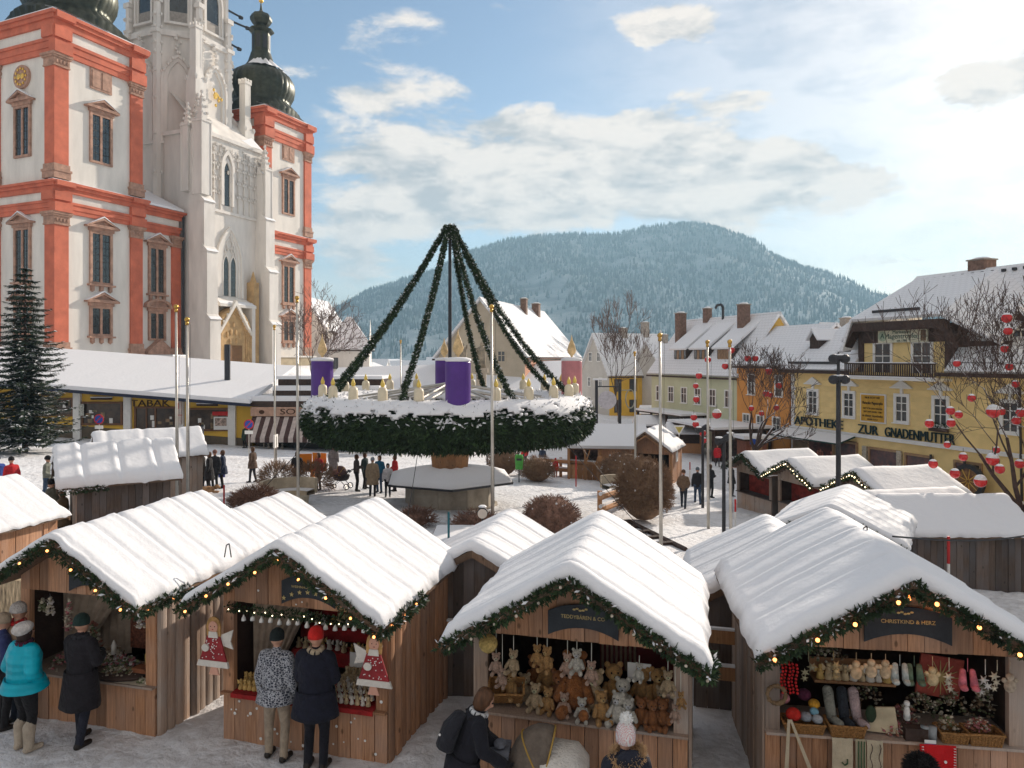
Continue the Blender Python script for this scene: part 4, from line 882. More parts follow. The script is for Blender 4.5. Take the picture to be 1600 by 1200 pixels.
 for s, sz, dz in (('NUR ECHT MIT', .2, 0), ('Mariazeller Magentropfen', .30, -.38), ('GUT FÜR DEN MAGEN', .17, -.78), ('SEIT DEM JAHRE 1780', .17, -1.02), ('in dieser Apotheke', .24, -1.3), ('ERHÄLTLICH', .16, -1.56)):
  me = text_mesh(s, sz, .008); wid = max(v.co.x for v in me.vertices) - min(v.co.x for v in me.vertices); me.materials.clear(); me.materials.append(BL)
  obj('lettering', me, sb, loc=(8.5, -.19, yy + dz), rot=(R(90), 0, 0), scale=(min(1, 1.8 / wid), 1, 1))
 for s, x, sx in (('APOTHEKE', 3.05, 1), ('ZUR', 8.0, 1), ('GNADENMUTTER', 12.2, 1)):
  me = text_mesh(s, .95, .05); wid = max(v.co.x for v in me.vertices) - min(v.co.x for v in me.vertices); tw = {'APOTHEKE': 5.2, 'ZUR': 1.8, 'GNADENMUTTER': 5.4}[s]
  me.materials.clear(); me.materials.append(M('dark_teal_letters', (.012, .035, .04)) if s == 'APOTHEKE' else bpy.data.materials['dark_teal_letters']); obj('lettering', me, t, loc=(x, -.1, Z(.1 if s[0] == 'A' else -.02)), rot=(R(90), 0, 0), scale=(tw / wid, 1, 1))
 # ground floor shopfronts
 q = MB(); q.add([(-.6, -1.9, Z(-1.15)), (7.0, -1.9, Z(-1.15)), (7.0, -.25, Z(-.68)), (-.6, -.25, Z(-.68)), (-.6, -1.9, Z(-1.05)), (7.0, -1.9, Z(-1.05)), (7.0, -.25, Z(-.58)), (-.6, -.25, Z(-.58))], [(0, 3, 2, 1), (0, 1, 5, 4), (4, 5, 6, 7), (1, 2, 6, 5), (0, 4, 7, 3)]); aw = q.build('awning', M('dark_green_metal', (.02, .06, .05)), t)
 q = MB(); q.add([(-.6, -1.92, Z(-1.04)), (7.0, -1.92, Z(-1.04)), (7.0, -.3, Z(-.55)), (-.6, -.3, Z(-.55))], [(0, 1, 2, 3)]); q.build('snow', SNOW, aw)
 q = MB(); q.box(.2, 6.9, -.08, -.03, Z(-3.9), Z(-1.0)); q.build('stone_cladding', M('brown_cladding', (.25, .18, .11), .7, .2, 2), t)
 for (a_, b_, zb, zt, mt) in ((2.1, 4.6, -3.2, -1.2, 'display'), (5.4, 6.9, -3.9, -1.2, 'door'), (8.2, 10.6, -3.5, -1.35, 'display'), (11.3, 13.2, -3.9, -1.4, 'door'), (15.0, 16.6, -3.4, -1.4, 'display'), (20, 22.4, -3.4, -1.4, 'display')):
  q = MB(); q.band([(a_, Z(zb)), (a_, Z(zt)), (b_, Z(zt)), (b_, Z(zb))], [(a_ - .15, Z(zb)), (a_ - .15, Z(zt) + .15), (b_ + .15, Z(zt) + .15), (b_ + .15, Z(zb))], -.16, -.03); o = q.build('shop_' + ('door' if mt == 'door' else 'window'), M('tan_frame', (.35, .22, .12)) if a_ == 2.1 else bpy.data.materials['tan_frame'], t)
  q = MB(); q.box(a_, b_, -.09, -.05, Z(zb), Z(zt)); q.build('pane', bpy.data.materials.get('shop_display_glass') or M('shop_display_glass', (.16, .06, .05), .15, .9, 2.2, 0, col2=(.03, .03, .035), spec=.7), o)
  q = MB(); rng = random.Random(int(a_ * 10))
  for i in range(10): x = rng.uniform(a_ + .1, b_ - .1); q.box(x - .08, x + .08, -.12, -.092, Z(zb) + .1 + rng.random() * .5, Z(zb) + .4 + rng.random() * .9)
  q.build('display_goods', M('display_goods', (.35, .12, .08), .6, .8, 6) if a_ == 2.1 else bpy.data.materials['display_goods'], o)
 for a_ in (7.75, 10.75):
  q = MB(); q.box(a_ - .2, a_ + .2, -.2, -.06, Z(-3.9), Z(-1.2)); q.build('painted_pillar', M('floral_pillar', (.6, .55, .45), .7, .7, 9, col2=(.25, .2, .15)) if a_ == 7.75 else bpy.data.materials['floral_pillar'], t)
 for (u, zz) in ((13.4, -1.1), (15.8, -1.1)): q = MB(); q.cyl((u, -.35, Z(zz)), (u, -.35, Z(zz - .4)), .08); q.build('wall_lamp', DARK, t)
 # small dormers
 for (u, yy, zb, sz, l) in ((.9, 1.5, 6.0, 1.0, 0), (5.3, 1.2, 5.6, 1.25, 1), (18.4, 1.0, 5.6, 1.6, 1), (24, 1.0, 5.6, 1.6, 1)):
  q = MB(); q.prism([(u - sz * .5, Z(zb)), (u + sz * .5, Z(zb)), (u + sz * .5, Z(zb + sz * .9)), (u, Z(zb + sz * 1.55)), (u - sz * .5, Z(zb + sz * .9))], yy, yy + 2.4); o = q.build('small_dormer', DARKW, t)
  if l: hwin(t, XF((0, yy, 0)), u, Z(zb + .1), Z(zb + sz * .8), sz * .6, mull=1, sill=False)
  roof_sheet(o, [((u - sz * .75, yy + 3, Z(zb + sz * .75)), (u - sz * .75, yy - .3, Z(zb + sz * .75)), (u, yy - .3, Z(zb + sz * 1.7)), (u, yy + 3, Z(zb + sz * 1.7))), ((u + sz * .75, yy - .3, Z(zb + sz * .75)), (u + sz * .75, yy + 3, Z(zb + sz * .75)), (u, yy + 3, Z(zb + sz * 1.7)), (u, yy - .3, Z(zb + sz * 1.7)))], SNOW, .12, 'dormer_roof')
 chimney(t, 19.2, 4.2, Z(9.6), Z(12.9), 1.5, M('rust_red_chimney', (.28, .065, .03), .8, .25, 2)); q = MB(); q.loft([((19.2, 4.2, Z(13.0)), .3, .3), ((19.1, 4.2, Z(13.4)), .34, .28), ((18.95, 4.2, Z(13.9)), .2, .18), ((18.95, 4.2, Z(14.1)), .08, .08)]); q.ball((18.95, 4.2, Z(14.25)), .2, n=8, k=6); q.build('chimney_cowl', BRICK, t, smooth=True)
 chimney(t, 12.4, 5.6, Z(11), Z(12.0), 1.2, BRICK)
 # wheel ornament
 cx, cz = 16.4, Z(-2.35); q = MB(); q.band([(cx + .78 * math.cos(R(a_)), cz + .78 * math.sin(R(a_))) for a_ in range(0, 360, 15)], [(cx + 1.05 * math.cos(R(a_)), cz + 1.05 * math.sin(R(a_))) for a_ in range(0, 360, 15)], -.9, -.66, closed=True); wh = q.build('round_ornament', DARK, t)
 q = MB(); q.cyl((cx, -.82, cz), (cx, -.7, cz), .78, n=24); q.build('painted_disc', M('painted_disc', (.35, .2, .08), .6, .9, 5, col2=(.1, .03, .02)), wh); q = MB(); q.box(cx - .1, cx + .1, -.7, 0, cz + .5, cz + .6); q.build('bracket', DARK, wh)
 for i in range(9): q = MB(); a_ = R(40 * i); q.cyl((cx + .1 * math.cos(a_), -.84, cz + .1 * math.sin(a_)), (cx + .78 * math.cos(a_), -.84, cz + .78 * math.sin(a_)), .03, n=5); q.build('spoke', GOLD, wh)
 q = MB(); q.tube([(19.2, -.9, Z(3.9)), (19.2, -.3, Z(3.4)), (19.2, -.1, Z(-3.6))], .07); q.build('downpipe', DARK, t)
 # unseen house past the right edge, added and turned to shade the right stall
 t2 = house('shade_house', 'tall unseen house beyond the right edge, added to shade the felt goods stall', (19.9, 26.6, -1.8), R(-39), 16, 10, 13.2, 17.5, 'x', YEL)
 for i in range(5):
  for zb in (1.6, 5.0, 8.4): hwin(t2, XF(), 1.8 + i * 2.9, zb, zb + 1.5, 1.0); hwin(t2, XF((0, 0, 0), R(-90)), -1.6 - i * 2, zb, zb + 1.5, .9)
apotheke()
def shops():
 # local x along the front, origin at the left end; the ground and the eaves both fall to the right
 xl, xr, Y0 = -46.0, -20.2, 56.0; t = thing('souvenir_row', 'long low yellow shop row with deep snow roof and tobacco shop below the basilica', 'shop building', (xl, Y0, -1.0)); w = xr - xl
 za = lambda x: 3.05 + (1.80 - 3.05) * ((x + xl + 36.3) / 16.1) + 1.0            # eave height above origin
 ga = lambda x: -.3 + (-1.5 + .3) * ((x + xl + 36.3) / 16.1) + 1.0
 q = MB(); q.add([(0, 0, ga(0) - 1), (w, 0, ga(w) - 1.5), (w, 0, za(w)), (0, 0, za(0)), (0, 9, ga(0)), (w, 9, ga(w)), (w, 9, za(w)), (0, 9, za(0))], [(0, 1, 2, 3), (1, 5, 6, 2), (5, 4, 7, 6), (4, 0, 3, 7)]); q.build('wall', YELD, t)
 q = MB(); q.add([(0, -.04, ga(0) - 1), (w, -.04, ga(w) - 1.5), (w, -.04, ga(w) + .45), (0, -.04, ga(0) + .45), (0, 0, ga(0) - 1), (w, 0, ga(w) - 1.5), (w, 0, ga(w) + .45), (0, 0, ga(0) + .45)], [(0, 1, 2, 3), (3, 2, 6, 7), (1, 5, 6, 2)]); q.build('plinth', M('dark_plinth', (.12, .09, .06)), t)
 PW = [8.9, 13.3, 17.2, 21.3, 25.3, 4.0]
 for x in PW:
  x_ = x - 1.0; q = MB(); q.box(x_ - .28, x_ + .28, -.25, -.001, ga(x_) - .8, za(x_)); q.build('pilaster', WHITEP, t)
 FB = M('brown_window_frame', (.17, .08, .04)); DG = M('display_glass', (.09, .06, .04), .2, .9, 2.0, 0, col2=(.02, .015, .015), spec=.35)
 GOODS = M('window_goods', (.35, .2, .12), .6, .9, 5, col2=(.08, .1, .05))
 for k, (a, b, zt, zb) in enumerate(((9.2, 12.6, .9, .95), (13.1, 16.4, .9, .55), (17.2, 20.6, .95, .1), (21.3, 24.6, .75, .7), (4.2, 7.2, .9, .9))):
  a -= .35; b -= .75; xm = (a + b) / 2; top = za(xm) - zt - .1; bot = ga(xm) + zb + .25
  q = MB(); q.band([(a, bot), (a, top), (b, top), (b, bot)], [(a - .14, bot - .14), (a - .14, top + .14), (b + .14, top + .14), (b + .14, bot - .14)], -.16, -.002, closed=True)
  if k == 2: q.box(xm - .06, xm + .06, -.15, -.002, bot, top); q.box(a + .75, a + .85, -.15, -.002, bot, top)
  o = q.build('display_window', FB, t); q = MB(); q.box(a, b, -.08, -.04, bot, top); q.build('pane', DG, o)
  rng = random.Random(k)
  for i in range(8): x = rng.uniform(a + .1, b - .3); zz = bot + rng.random() * (top - bot) * .6; g = MB(); g.box(x, x + rng.uniform(.15, .4), -.1, -.081, zz, zz + rng.uniform(.15, .5)); g.build('display_item', GOODS if i % 3 else WHITEP, o)
  if k == 2: continue
  q = MB(); q.box(xm - .8, xm + .8, -.28, -.1, top + .3, top + .46); lo = q.build('sign_lamp', DARKW, t); q = MB(); q.box(xm - .82, xm + .82, -.3, -.08, top + .462, top + .52); q.build('snow', SNOW, lo)
 xk = 17.9; BL = bpy.data.materials['black_lettering']; lettering('TABAK', .72, M('dark_brown_letters', (.06, .025, .01)), t, (xk, -.06, za(xk) - .72), depth=.03, sx=1.35)
 q = MB(); q.box(22.9, 24.0, -.2, -.17, ga(23.4) + 1.0, ga(23.4) + 2.0); o = q.build('poster', WHITEP, t); q = MB(); q.box(23.0, 23.9, -.22, -.2, ga(23.4) + 1.3, ga(23.4) + 1.9); q.build('poster_print', M('poster_print', (.4, .3, .25), .6, .9, 6), o)
 q = MB(); q.box(22.8, 24.1, -.21, -.17, ga(23.4) + 2.1, ga(23.4) + 2.4); q.build('red_panel', M('red_panel', (.5, .02, .02)), t)
 q = MB(); q.box(20.1, 20.5, -.45, -.26, ga(20.3) + 1.2, ga(20.3) + 3.0); o = q.build('tobacco_sign', M('white_red_sign', (.65, .55, .5)), t); lettering('1', .7, bpy.data.materials['red_panel'], o, (20.3, -.47, ga(20.3) + 2.6)); lettering('LOTTO', .16, bpy.data.materials['red_panel'], o, (20.3, -.47, ga(20.3) + 1.9))
 q = MB(); q.box(12.5, 12.9, -.3, -.26, ga(12.7) + 1.3, ga(12.7) + 2.2); q.build('notice_board', M('notice', (.5, .5, .45), .6, .5, 9), t)
 # roof: eave line in front rising to the back edge
 pts_f = [(0 - .8, -1.6), (w + .4, -1.6)]; n = 30; vs = []
 prof = lambda px_: np.interp(px_, [-100, 70, 250, 430, 500], [546, 548, 561, 575, 578])
 for i in range(n + 1):
  x = -.8 + (w + 1.2) * i / n; X = xl + x; vs.append((x, -1.6, za(x)))
  for k in range(1, 7):
   yb = -1.6 + 11.6 * k / 6; Yb = Y0 + 10.0; pxb = 800 + X / Yb * F; zb = 5.2 + (560 - prof(pxb)) / F * Yb + 1.0
   tt = k / 6; vs.append((x, yb, za(x) + (zb - za(x)) * tt + .02 * noise.noise((x, yb, 0))))
 fs = [(i * 7 + k, (i + 1) * 7 + k, (i + 1) * 7 + k + 1, i * 7 + k + 1) for i in range(n) for k in range(6)]
 q = MB(); q.add([(a, b, c + .32) for a, b, c in vs], fs)
 for i in range(n): a, b = vs[i * 7], vs[(i + 1) * 7]; q.add([a, b, (b[0], b[1], b[2] + .32), (a[0], a[1], a[2] + .32)], [(0, 1, 2, 3)])
 a = [vs[n * 7 + k] for k in range(7)]; q.add([v for v in a] + [(v[0], v[1], v[2] + .32) for v in a], [(k, k + 1, k + 8, k + 7) for k in range(6)])
 q.build('roof_snow', SNOW, t, smooth=False)
 q = MB(); n2 = n
 for i in range(n): a, b = vs[i * 7], vs[(i + 1) * 7]; q.add([(a[0], a[1] - .02, a[2] - .22), (b[0], b[1] - .02, b[2] - .22), (b[0], b[1] - .02, b[2] + .02), (a[0], a[1] - .02, a[2] + .02), (a[0], 0, a[2] - .1), (b[0], 0, b[2] - .1)], [(0, 1, 2, 3), (0, 4, 5, 1)])
 q.build('eaves_board', M('dark_blue_eaves', (.02, .025, .05)), t)
 q = MB(); x = -23.5 - xl; q.cyl((x, 3.5, za(x) + 1), (x, 3.5, za(x) + 4.3), .24, n=10); q.build('stove_pipe', DARK, t)
 # flat canopy roof seen above the shop roof by the church porch
 t = thing('canopy', 'flat snow covered canopy standing by the church porch above the shop roof', 'canopy', (-37, 66, 4.1), R(8))
 q = MB(); q.box(0, 5.6, 0, 4, 1.15, 1.3); q.build('roof', WHITEP, t); q = MB(); q.box(-.05, 5.65, -.05, 4.05, 1.302, 1.45); q.build('snow', SNOW, t)
 for (x, y) in ((.2, .2), (5.4, .2), (2.8, .2)): q = MB(); q.box(x - .06, x + .06, y - .06, y + .06, -1, 1.15); q.build('post', DARK, t)
 # souvenir shop with striped awning
 t = thing('souvenir_shop', 'dark souvenir shop with flat snowy roof and brown striped awning', 'shop', (-20.0, 55.8, -2.2)); w = 9.5
 q = MB(); q.box(0, w, .4, 7, -.8, 3.6); q.build('wall', DARKW, t)
 q = MB(); q.box(-.15, w + .2, -.9, 7, 3.75, 4.15); q.build('fascia', DARKW, t); q = MB(); q.box(-.2, w + .2, -.95, 7, 4.152, 4.5); q.build('snow', SNOW, t)
 q = MB(); q.box(1.4, w + .2, .2, 5, 4.502, 4.9); q.build('roof_ledge', DARKW, t); q = MB(); q.box(1.4, w + .2, .15, 5.2, 4.902, 5.25); q.build('snow', SNOW, t)
 q = MB(); q.box(1.4, w + .2, 1.5, 5, 5.252, 5.75); q.build('roof_ledge', DARKW, t); q = MB(); q.box(1.3, w + .2, 1.4, 5.2, 5.752, 6.0); q.build('snow', SNOW, t)
 q = MB(); q.box(.1, w, -.95, -.9, 3.0, 3.7); sg = q.build('sign_board', M('pinkish_signboard', (.45, .28, .2)), t); BR_ = bpy.data.materials['dark_brown_letters']; lettering('SOUVENIR', .62, BR_, sg, (4.6, -.97, 3.33), depth=.02, sx=1.55)
 q = MB(); q.ball((.95, -.97, 3.32), .22, .03, .16, 8, 5); q.build('emblem', BR_, sg)
 n = 26; wm = M('awning_pale_stripe', (.50, .42, .38)); dm = M('awning_dark_stripe', (.07, .035, .03))
 for i in range(n):
  a, b = .2 + (w - .4) * i / n, .2 + (w - .4) * (i + 1) / n; q = MB(); z1, z2 = 2.95, 1.5
  q.add([(a, -2.2, z2), (b, -2.2, z2), (b, -.85, z1), (a, -.85, z1), (a, -2.2, z2 - .03), (b, -2.2, z2 - .03), (b, -.85, z1 - .03), (a, -.85, z1 - .03), (a, -2.21, z2 - .35), (b, -2.21, z2 - .35)], [(0, 1, 2, 3), (7, 6, 5, 4), (0, 8, 9, 1), (1, 5, 6, 2), (0, 3, 7, 4)]); q.build('awning_stripe', wm if i % 2 else dm, t)
 q = MB(); q.box(.3, w - .2, .35, .395, -.5, 2.7); q.build('shop_window', glassm('dim_shop_glass', (.035, .03, .028)), t)
 for k, x in enumerate((1.0, 1.35, 1.7, 2.05, 2.4)): q = MB(); q.loft([((x, -.6, .35), .14, .12), ((x, -.6, .6), .11, .1), ((x, -.6, .75), .03, .03)], 8); q.ball((x, -.6, .82), .08, n=6, k=4); tag = q.build('plush_toy', M('offwhite_plush', (.5, .45, .38), .9, .3, 9) if k == 0 else bpy.data.materials['offwhite_plush'], None, smooth=True, label=f'small off-white toy on the souvenir display table, {ORD[k]} from the left', cat='toy', group='toys on the souvenir table'); tag.location = (-20.0, 55.8, -2.2)
 q = MB(); q.box(.7, 2.7, -.9, -.3, .28, .35); q.box(.75, .82, -.85, -.35, -.3, .28); q.box(2.58, 2.65, -.85, -.35, -.3, .28); o = q.build('display_table', DARKW, None, label='low display table before the souvenir shop carrying small toys', cat='table'); o.location = (-20.0, 55.8, -2.2)
shops()
# ================================================================ market stalls
def _plank(profile):
 q = MB()
 if profile == 'flat': q.box(0, .97, -1, 0, 0, 1)
 else:
  pts = [(0, 0), (0, -.35), (.14, -.8), (.35, -1), (.62, -1), (.84, -.8), (.96, -.35), (.96, 0)]
  n = len(pts); q.add([(x, y, 0) for x, y in pts] + [(x, y, 1) for x, y in pts], [(i, (i + 1) % n, (i + 1) % n + n, i + n) for i in range(n)] + [tuple(range(n - 1, -1, -1)), tuple(range(n, 2 * n))])
 return q
PLM = {}
def plank_mesh(kind, mat):
 k = (kind, mat.name)
 if k not in PLM: PLM[k] = _plank(kind).mesh('plank', mat)
 return PLM[k]
PR = random.Random(11)
def planks(parent, x0, x1, z0, ztop, mat, X=None, wd=.17, kind='flat', th=.025, y=0.0, name='plank', joined=False, zbot=None):
 """upright boards from x0 to x1 on plane y; ztop is a number or function of x"""
 n = max(1, round((x1 - x0) / wd)); w = (x1 - x0) / n; f = ztop if callable(ztop) else (lambda x: ztop); q = MB()
 for i in range(n):
  a = x0 + i * w; zt = min(f(a + .01), f(a + w - .01)); zb = zbot(a + w / 2) if zbot else z0
  if zt - zb < .03: continue
  t = th * PR.uniform(.6, 1.5)
  if joined: q.box(a, a + w - .008, y - t, y, zb, zt, 0, X); continue
  if callable(ztop) and abs(f(a + .01) - f(a + w - .01)) > .02:
   q2 = MB(); q2.add([(a, y - t, zb), (a + w * .97, y - t, zb), (a + w * .97, y, zb), (a, y, zb), (a, y - t, f(a)), (a + w * .97, y - t, f(a + w)), (a + w * .97, y, f(a + w)), (a, y, f(a))], [(0, 3, 2, 1), (4, 5, 6, 7), (0, 1, 5, 4), (1, 2, 6, 5), (2, 3, 7, 6), (3, 0, 4, 7)], 0, X); q2.build(name, mat, parent); continue
  L = XF((a, y + PR.uniform(-.003, .003), zb), PR.uniform(-.01, .01)) @ Matrix.Diagonal((w * .985, t, zt - zb + PR.uniform(-.012, .0), 1))
  o = obj(name, plank_mesh(kind, mat), parent); o.matrix_local = (X @ L) if X is not None else L
 if joined: q.build('boards', mat, parent, kind='stuff')
def snow_roof(parent, w, hw, y0, L, zr, slope, T=.13, seed=0, per=.56, amp=.04, ns=36, nt=90, skew=0.0, mat=None, name='roof_snow'):
 rf = lambda x: zr - abs(x - w / 2) * slope
 top = []; nz = noise.noise
 for j in range(nt + 1):
  t = j / nt
  for i in range(ns + 1):
   s = -1 + 2 * i / ns; ax = math.sqrt((s * hw) ** 2 + .06 ** 2)
   ed = min(1, (1 - abs(s)) / .05) if abs(s) > .95 else 1; et = min(1, min(t, 1 - t) / .03)
   rnd = (1 - (1 - ed) ** 2) ** .5 * (1 - (1 - et) ** 2) ** .5
   ph = (t * L + .03 * nz((s * 2, t * 3, seed))) / per + seed * .37; fr = ph - math.floor(ph)
   c = .55 - 1.0 * math.exp(-((fr - .5) / .085) ** 2) + .5 * math.exp(-((fr - .36) / .10) ** 2)
   c *= .8 + .7 * abs(nz((math.floor(ph) * 1.7, seed, 3.3)))
   th = (T * (.9 + .25 * nz((s * 1.2 + seed, t * L * .6, 1)))) + amp * c * (1 - .35 * abs(s)) + .006 * nz((s * 5, t * L * 3, seed + 5))
   x = w / 2 + s * (hw + .04 * nz((t * L * 2.2, s * 3, seed + 2)) * abs(s)); y = y0 + t * L + (.05 * nz((s * 7, seed, t * 3)) * (1 if t < .05 or t > .95 else 0))
   z = zr - (ax - .0) * slope + max(.015, th * (.25 + .75 * rnd)) + .02
   if abs(s) > .97: z -= .02 + .04 * (nz((t * L * 4, 9, seed)) + .3)
   top.append((x, y, z))
 m = ns + 1; fs = [(j * m + i, j * m + i + 1, (j + 1) * m + i + 1, (j + 1) * m + i) for j in range(nt) for i in range(ns)]
 loop = [i for i in range(m)] + [j * m + ns for j in range(1, nt + 1)] + [nt * m + i for i in range(ns - 1, -1, -1)] + [j * m for j in range(nt - 1, 0, -1)]
 vs = list(top); o = len(vs)
 for k in loop:
  x, y, z = top[k]; s = (x - w / 2); inx = .97; zz = rf(x) + .012
  drip = .05 * max(0, nz((x * 6, y * 6, seed)) + .15)
  vs.append((w / 2 + s * .985, y0 + L / 2 + (y - y0 - L / 2) * .985, min(zz, z) - drip))
 n = len(loop)
 for k in range(n): fs.append((loop[k], o + k, o + (k + 1) % n, loop[(k + 1) % n]))
 q = MB(); q.add(vs, fs); return q.build(name, mat or SNOW, parent, smooth=True)
BULB = M('warm_bulb', (1.0, .34, .10), .4, 0, 1, 0, emit=3.0); BULBW = M('white_bulb', (1.0, .8, .5), .4, 0, 1, 0, emit=4.0)
def sprigs(pts, rad, n, ln, seed, mats, snow=.12, down=.4, wdt=.16, top_snow=True):
 """leafy fir twigs round a polyline; returns (green MB, snow MB)"""
 rng = random.Random(seed); g = MB(); s = MB(); n = int(n * 1.8); ln *= .68; rad *= .9; segs = [(Vector(a), Vector(b)) for a, b in zip(pts, pts[1:])]; tot = sum((b - a).length for a, b in segs)
 for a, b in segs:
  k = int(n * (b - a).length / tot); d = (b - a).normalized(); u = d.orthogonal().normalized(); v = d.cross(u)
  for i in range(k):
   p = a.lerp(b, rng.random()); t = rng.random() * 6.283; o = u * math.cos(t) + v * math.sin(t); r = rad * rng.uniform(.1, .8)
   q = p + o * r; di = (o + d * rng.uniform(-.9, .9) + Vector((0, 0, rng.uniform(-down, down * .4)))).normalized(); L = ln * rng.uniform(.5, 1.2)
   sd = di.cross(Vector((rng.uniform(-1, 1), rng.uniform(-1, 1), rng.uniform(-1, 1)))).normalized()
   sn = rng.random() < snow and o.z > -.3
   m = s if sn else g
   if sn: q = q + Vector((0, 0, .015))
   m.add([q, q + di * L * .55 + sd * L * wdt, q + di * L, q + di * L * .55 - sd * L * wdt], [(0, 1, 2, 3)], 1 if (not sn and rng.random() < .45) else 0)
   if not sn:
    for sg in (-1, 1):
     e = (di * .6 + sd * sg * .8).normalized(); b0 = q + di * L * .3; m.add([b0, b0 + e * L * .3 + di * L * .08, b0 + e * L * .55, b0 + e * L * .25 - di * L * .06], [(0, 1, 2, 3)], rng.random() < .4)
 return g, s
def garland(label, cat, pts, root_loc, rz, n, rad=.07, ln=.13, seed=1, bulbs=0, bulb=BULB, snow=.12, group=None, bd=(0, -.06, -.02), brad=.018, top_snow=True):
 t = thing('garland', label, cat, root_loc, rz, group); g, s = sprigs(pts, rad, n, ln, seed, None, snow)
 g.build('greenery', [FIRD, FIR], t, kind='stuff')
 if s.v: s.build('snow_dusting', SNOW, t, kind='stuff')
 segs = list(zip(pts, pts[1:])); tot = sum((Vector(b) - Vector(a)).length for a, b in segs); rng = random.Random(seed + 5)
 if bulbs:
  bm = MB(); bm.ball((0, 0, 0), brad, n=8, k=5); me = bm.mesh('bulb', bulb)
  for i in range(bulbs):
   d = tot * (i + .5) / bulbs
   for a, b in segs:
    l = (Vector(b) - Vector(a)).length
    if d <= l: p = Vector(a).lerp(Vector(b), d / l); break
    d -= l
   obj('bulb', me, t, loc=(p.x + bd[0] + rng.uniform(-.03, .03), p.y + bd[1], p.z + bd[2] + rng.uniform(-.04, .02)))
 return t
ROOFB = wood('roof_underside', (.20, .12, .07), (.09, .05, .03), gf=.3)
def hut(name, label, loc, rz, w=2.42, d=2.0, eave=1.98, ridge=2.82, ov=.22, yf=.6, yb=.15, front=None, side=WOODG, skind='flat', gable=WOODF, counter=None, otop=1.92, T=.11, seed=0, group=None, joined=False, wd=.17, per=.56, amp=.038, posts=True, ns=36, nt=90, back=True, wall_th=.025, base_z=-.25, cat='market stall'):
 t = thing(name, label, cat, loc, rz, group); hw = w / 2 + ov; slope = (ridge - eave) / hw; rf = lambda x: ridge - abs(x - w / 2) * slope - .06
 # dark lining that closes the box
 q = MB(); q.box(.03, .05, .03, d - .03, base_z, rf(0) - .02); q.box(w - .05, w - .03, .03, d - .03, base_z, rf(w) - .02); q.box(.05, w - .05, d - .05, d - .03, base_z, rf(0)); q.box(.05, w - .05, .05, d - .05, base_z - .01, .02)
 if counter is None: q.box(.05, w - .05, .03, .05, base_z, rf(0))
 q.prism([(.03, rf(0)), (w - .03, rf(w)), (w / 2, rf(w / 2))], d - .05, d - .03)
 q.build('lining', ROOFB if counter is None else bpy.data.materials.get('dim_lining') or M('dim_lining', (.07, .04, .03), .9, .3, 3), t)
 XR_ = XF((w, 0, 0), R(90)); XL_ = XF((0, d, 0), R(-90)); XB = XF((w, d, 0), R(180))
 planks(t, 0, d, base_z, rf(w) - .02, side, XR_, wd, skind, wall_th * (2.2 if skind == 'round' else 1), joined=joined)
 planks(t, 0, d, base_z, rf(0) - .02, side, XL_, wd, skind, wall_th * (2.2 if skind == 'round' else 1), joined=joined)
 if back: planks(t, 0, w, base_z, lambda x: rf(w - x), side, XB, wd, 'flat', wall_th, joined=joined)
 if counter is None: planks(t, 0, w, base_z, rf, gable, None, wd, 'flat', wall_th, joined=joined)
 else:
  planks(t, .0, w, base_z, counter - .03, gable, None, wd, 'flat', wall_th, joined=joined)
  planks(t, .0, w, otop, rf, gable, None, wd, 'flat', wall_th, joined=joined)
  if posts:
   q = MB(); q.box(0, .16, -.03, .05, counter, otop); pm = q.mesh('corner_post', side if posts == 'grey' else gable)
   obj('corner_post', pm, t); obj('corner_post', pm, t, loc=(w - .16, 0, 0))
  q = MB(); q.box(.0, w, -.1, .62, counter - .03, counter); q.build('counter', side, t)
 # roof boards and barge boards
 for sg in (-1, 1):
  a, b = (w / 2, w / 2 + sg * hw); za, zb = ridge - .05, ridge - hw * slope - .05; q = MB()
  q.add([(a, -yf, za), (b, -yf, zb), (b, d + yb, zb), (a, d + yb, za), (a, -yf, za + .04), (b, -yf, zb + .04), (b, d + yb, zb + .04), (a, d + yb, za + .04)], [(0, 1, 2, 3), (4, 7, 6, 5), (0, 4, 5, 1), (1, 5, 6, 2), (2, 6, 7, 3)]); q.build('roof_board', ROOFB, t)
  for yy in (-yf - .025, d + yb): q = MB(); q.add([(a, yy, za - .07), (b, yy, zb - .07), (b, yy + .025, zb - .07), (a, yy + .025, za - .07), (a, yy, za + .045), (b, yy, zb + .045), (b, yy + .025, zb + .045), (a, yy + .025, za + .045)], [(0, 1, 2, 3), (4, 7, 6, 5), (0, 4, 5, 1), (1, 5, 6, 2), (2, 6, 7, 3), (3, 7, 4, 0)]); q.build('barge_board', ROOFB, t)
 snow_roof(t, w, hw + .02, -yf - .05, d + yf + yb + .1, ridge, slope, T, seed, per, amp, ns, nt)
 t['w'] = w; return t, rf, hw, slope
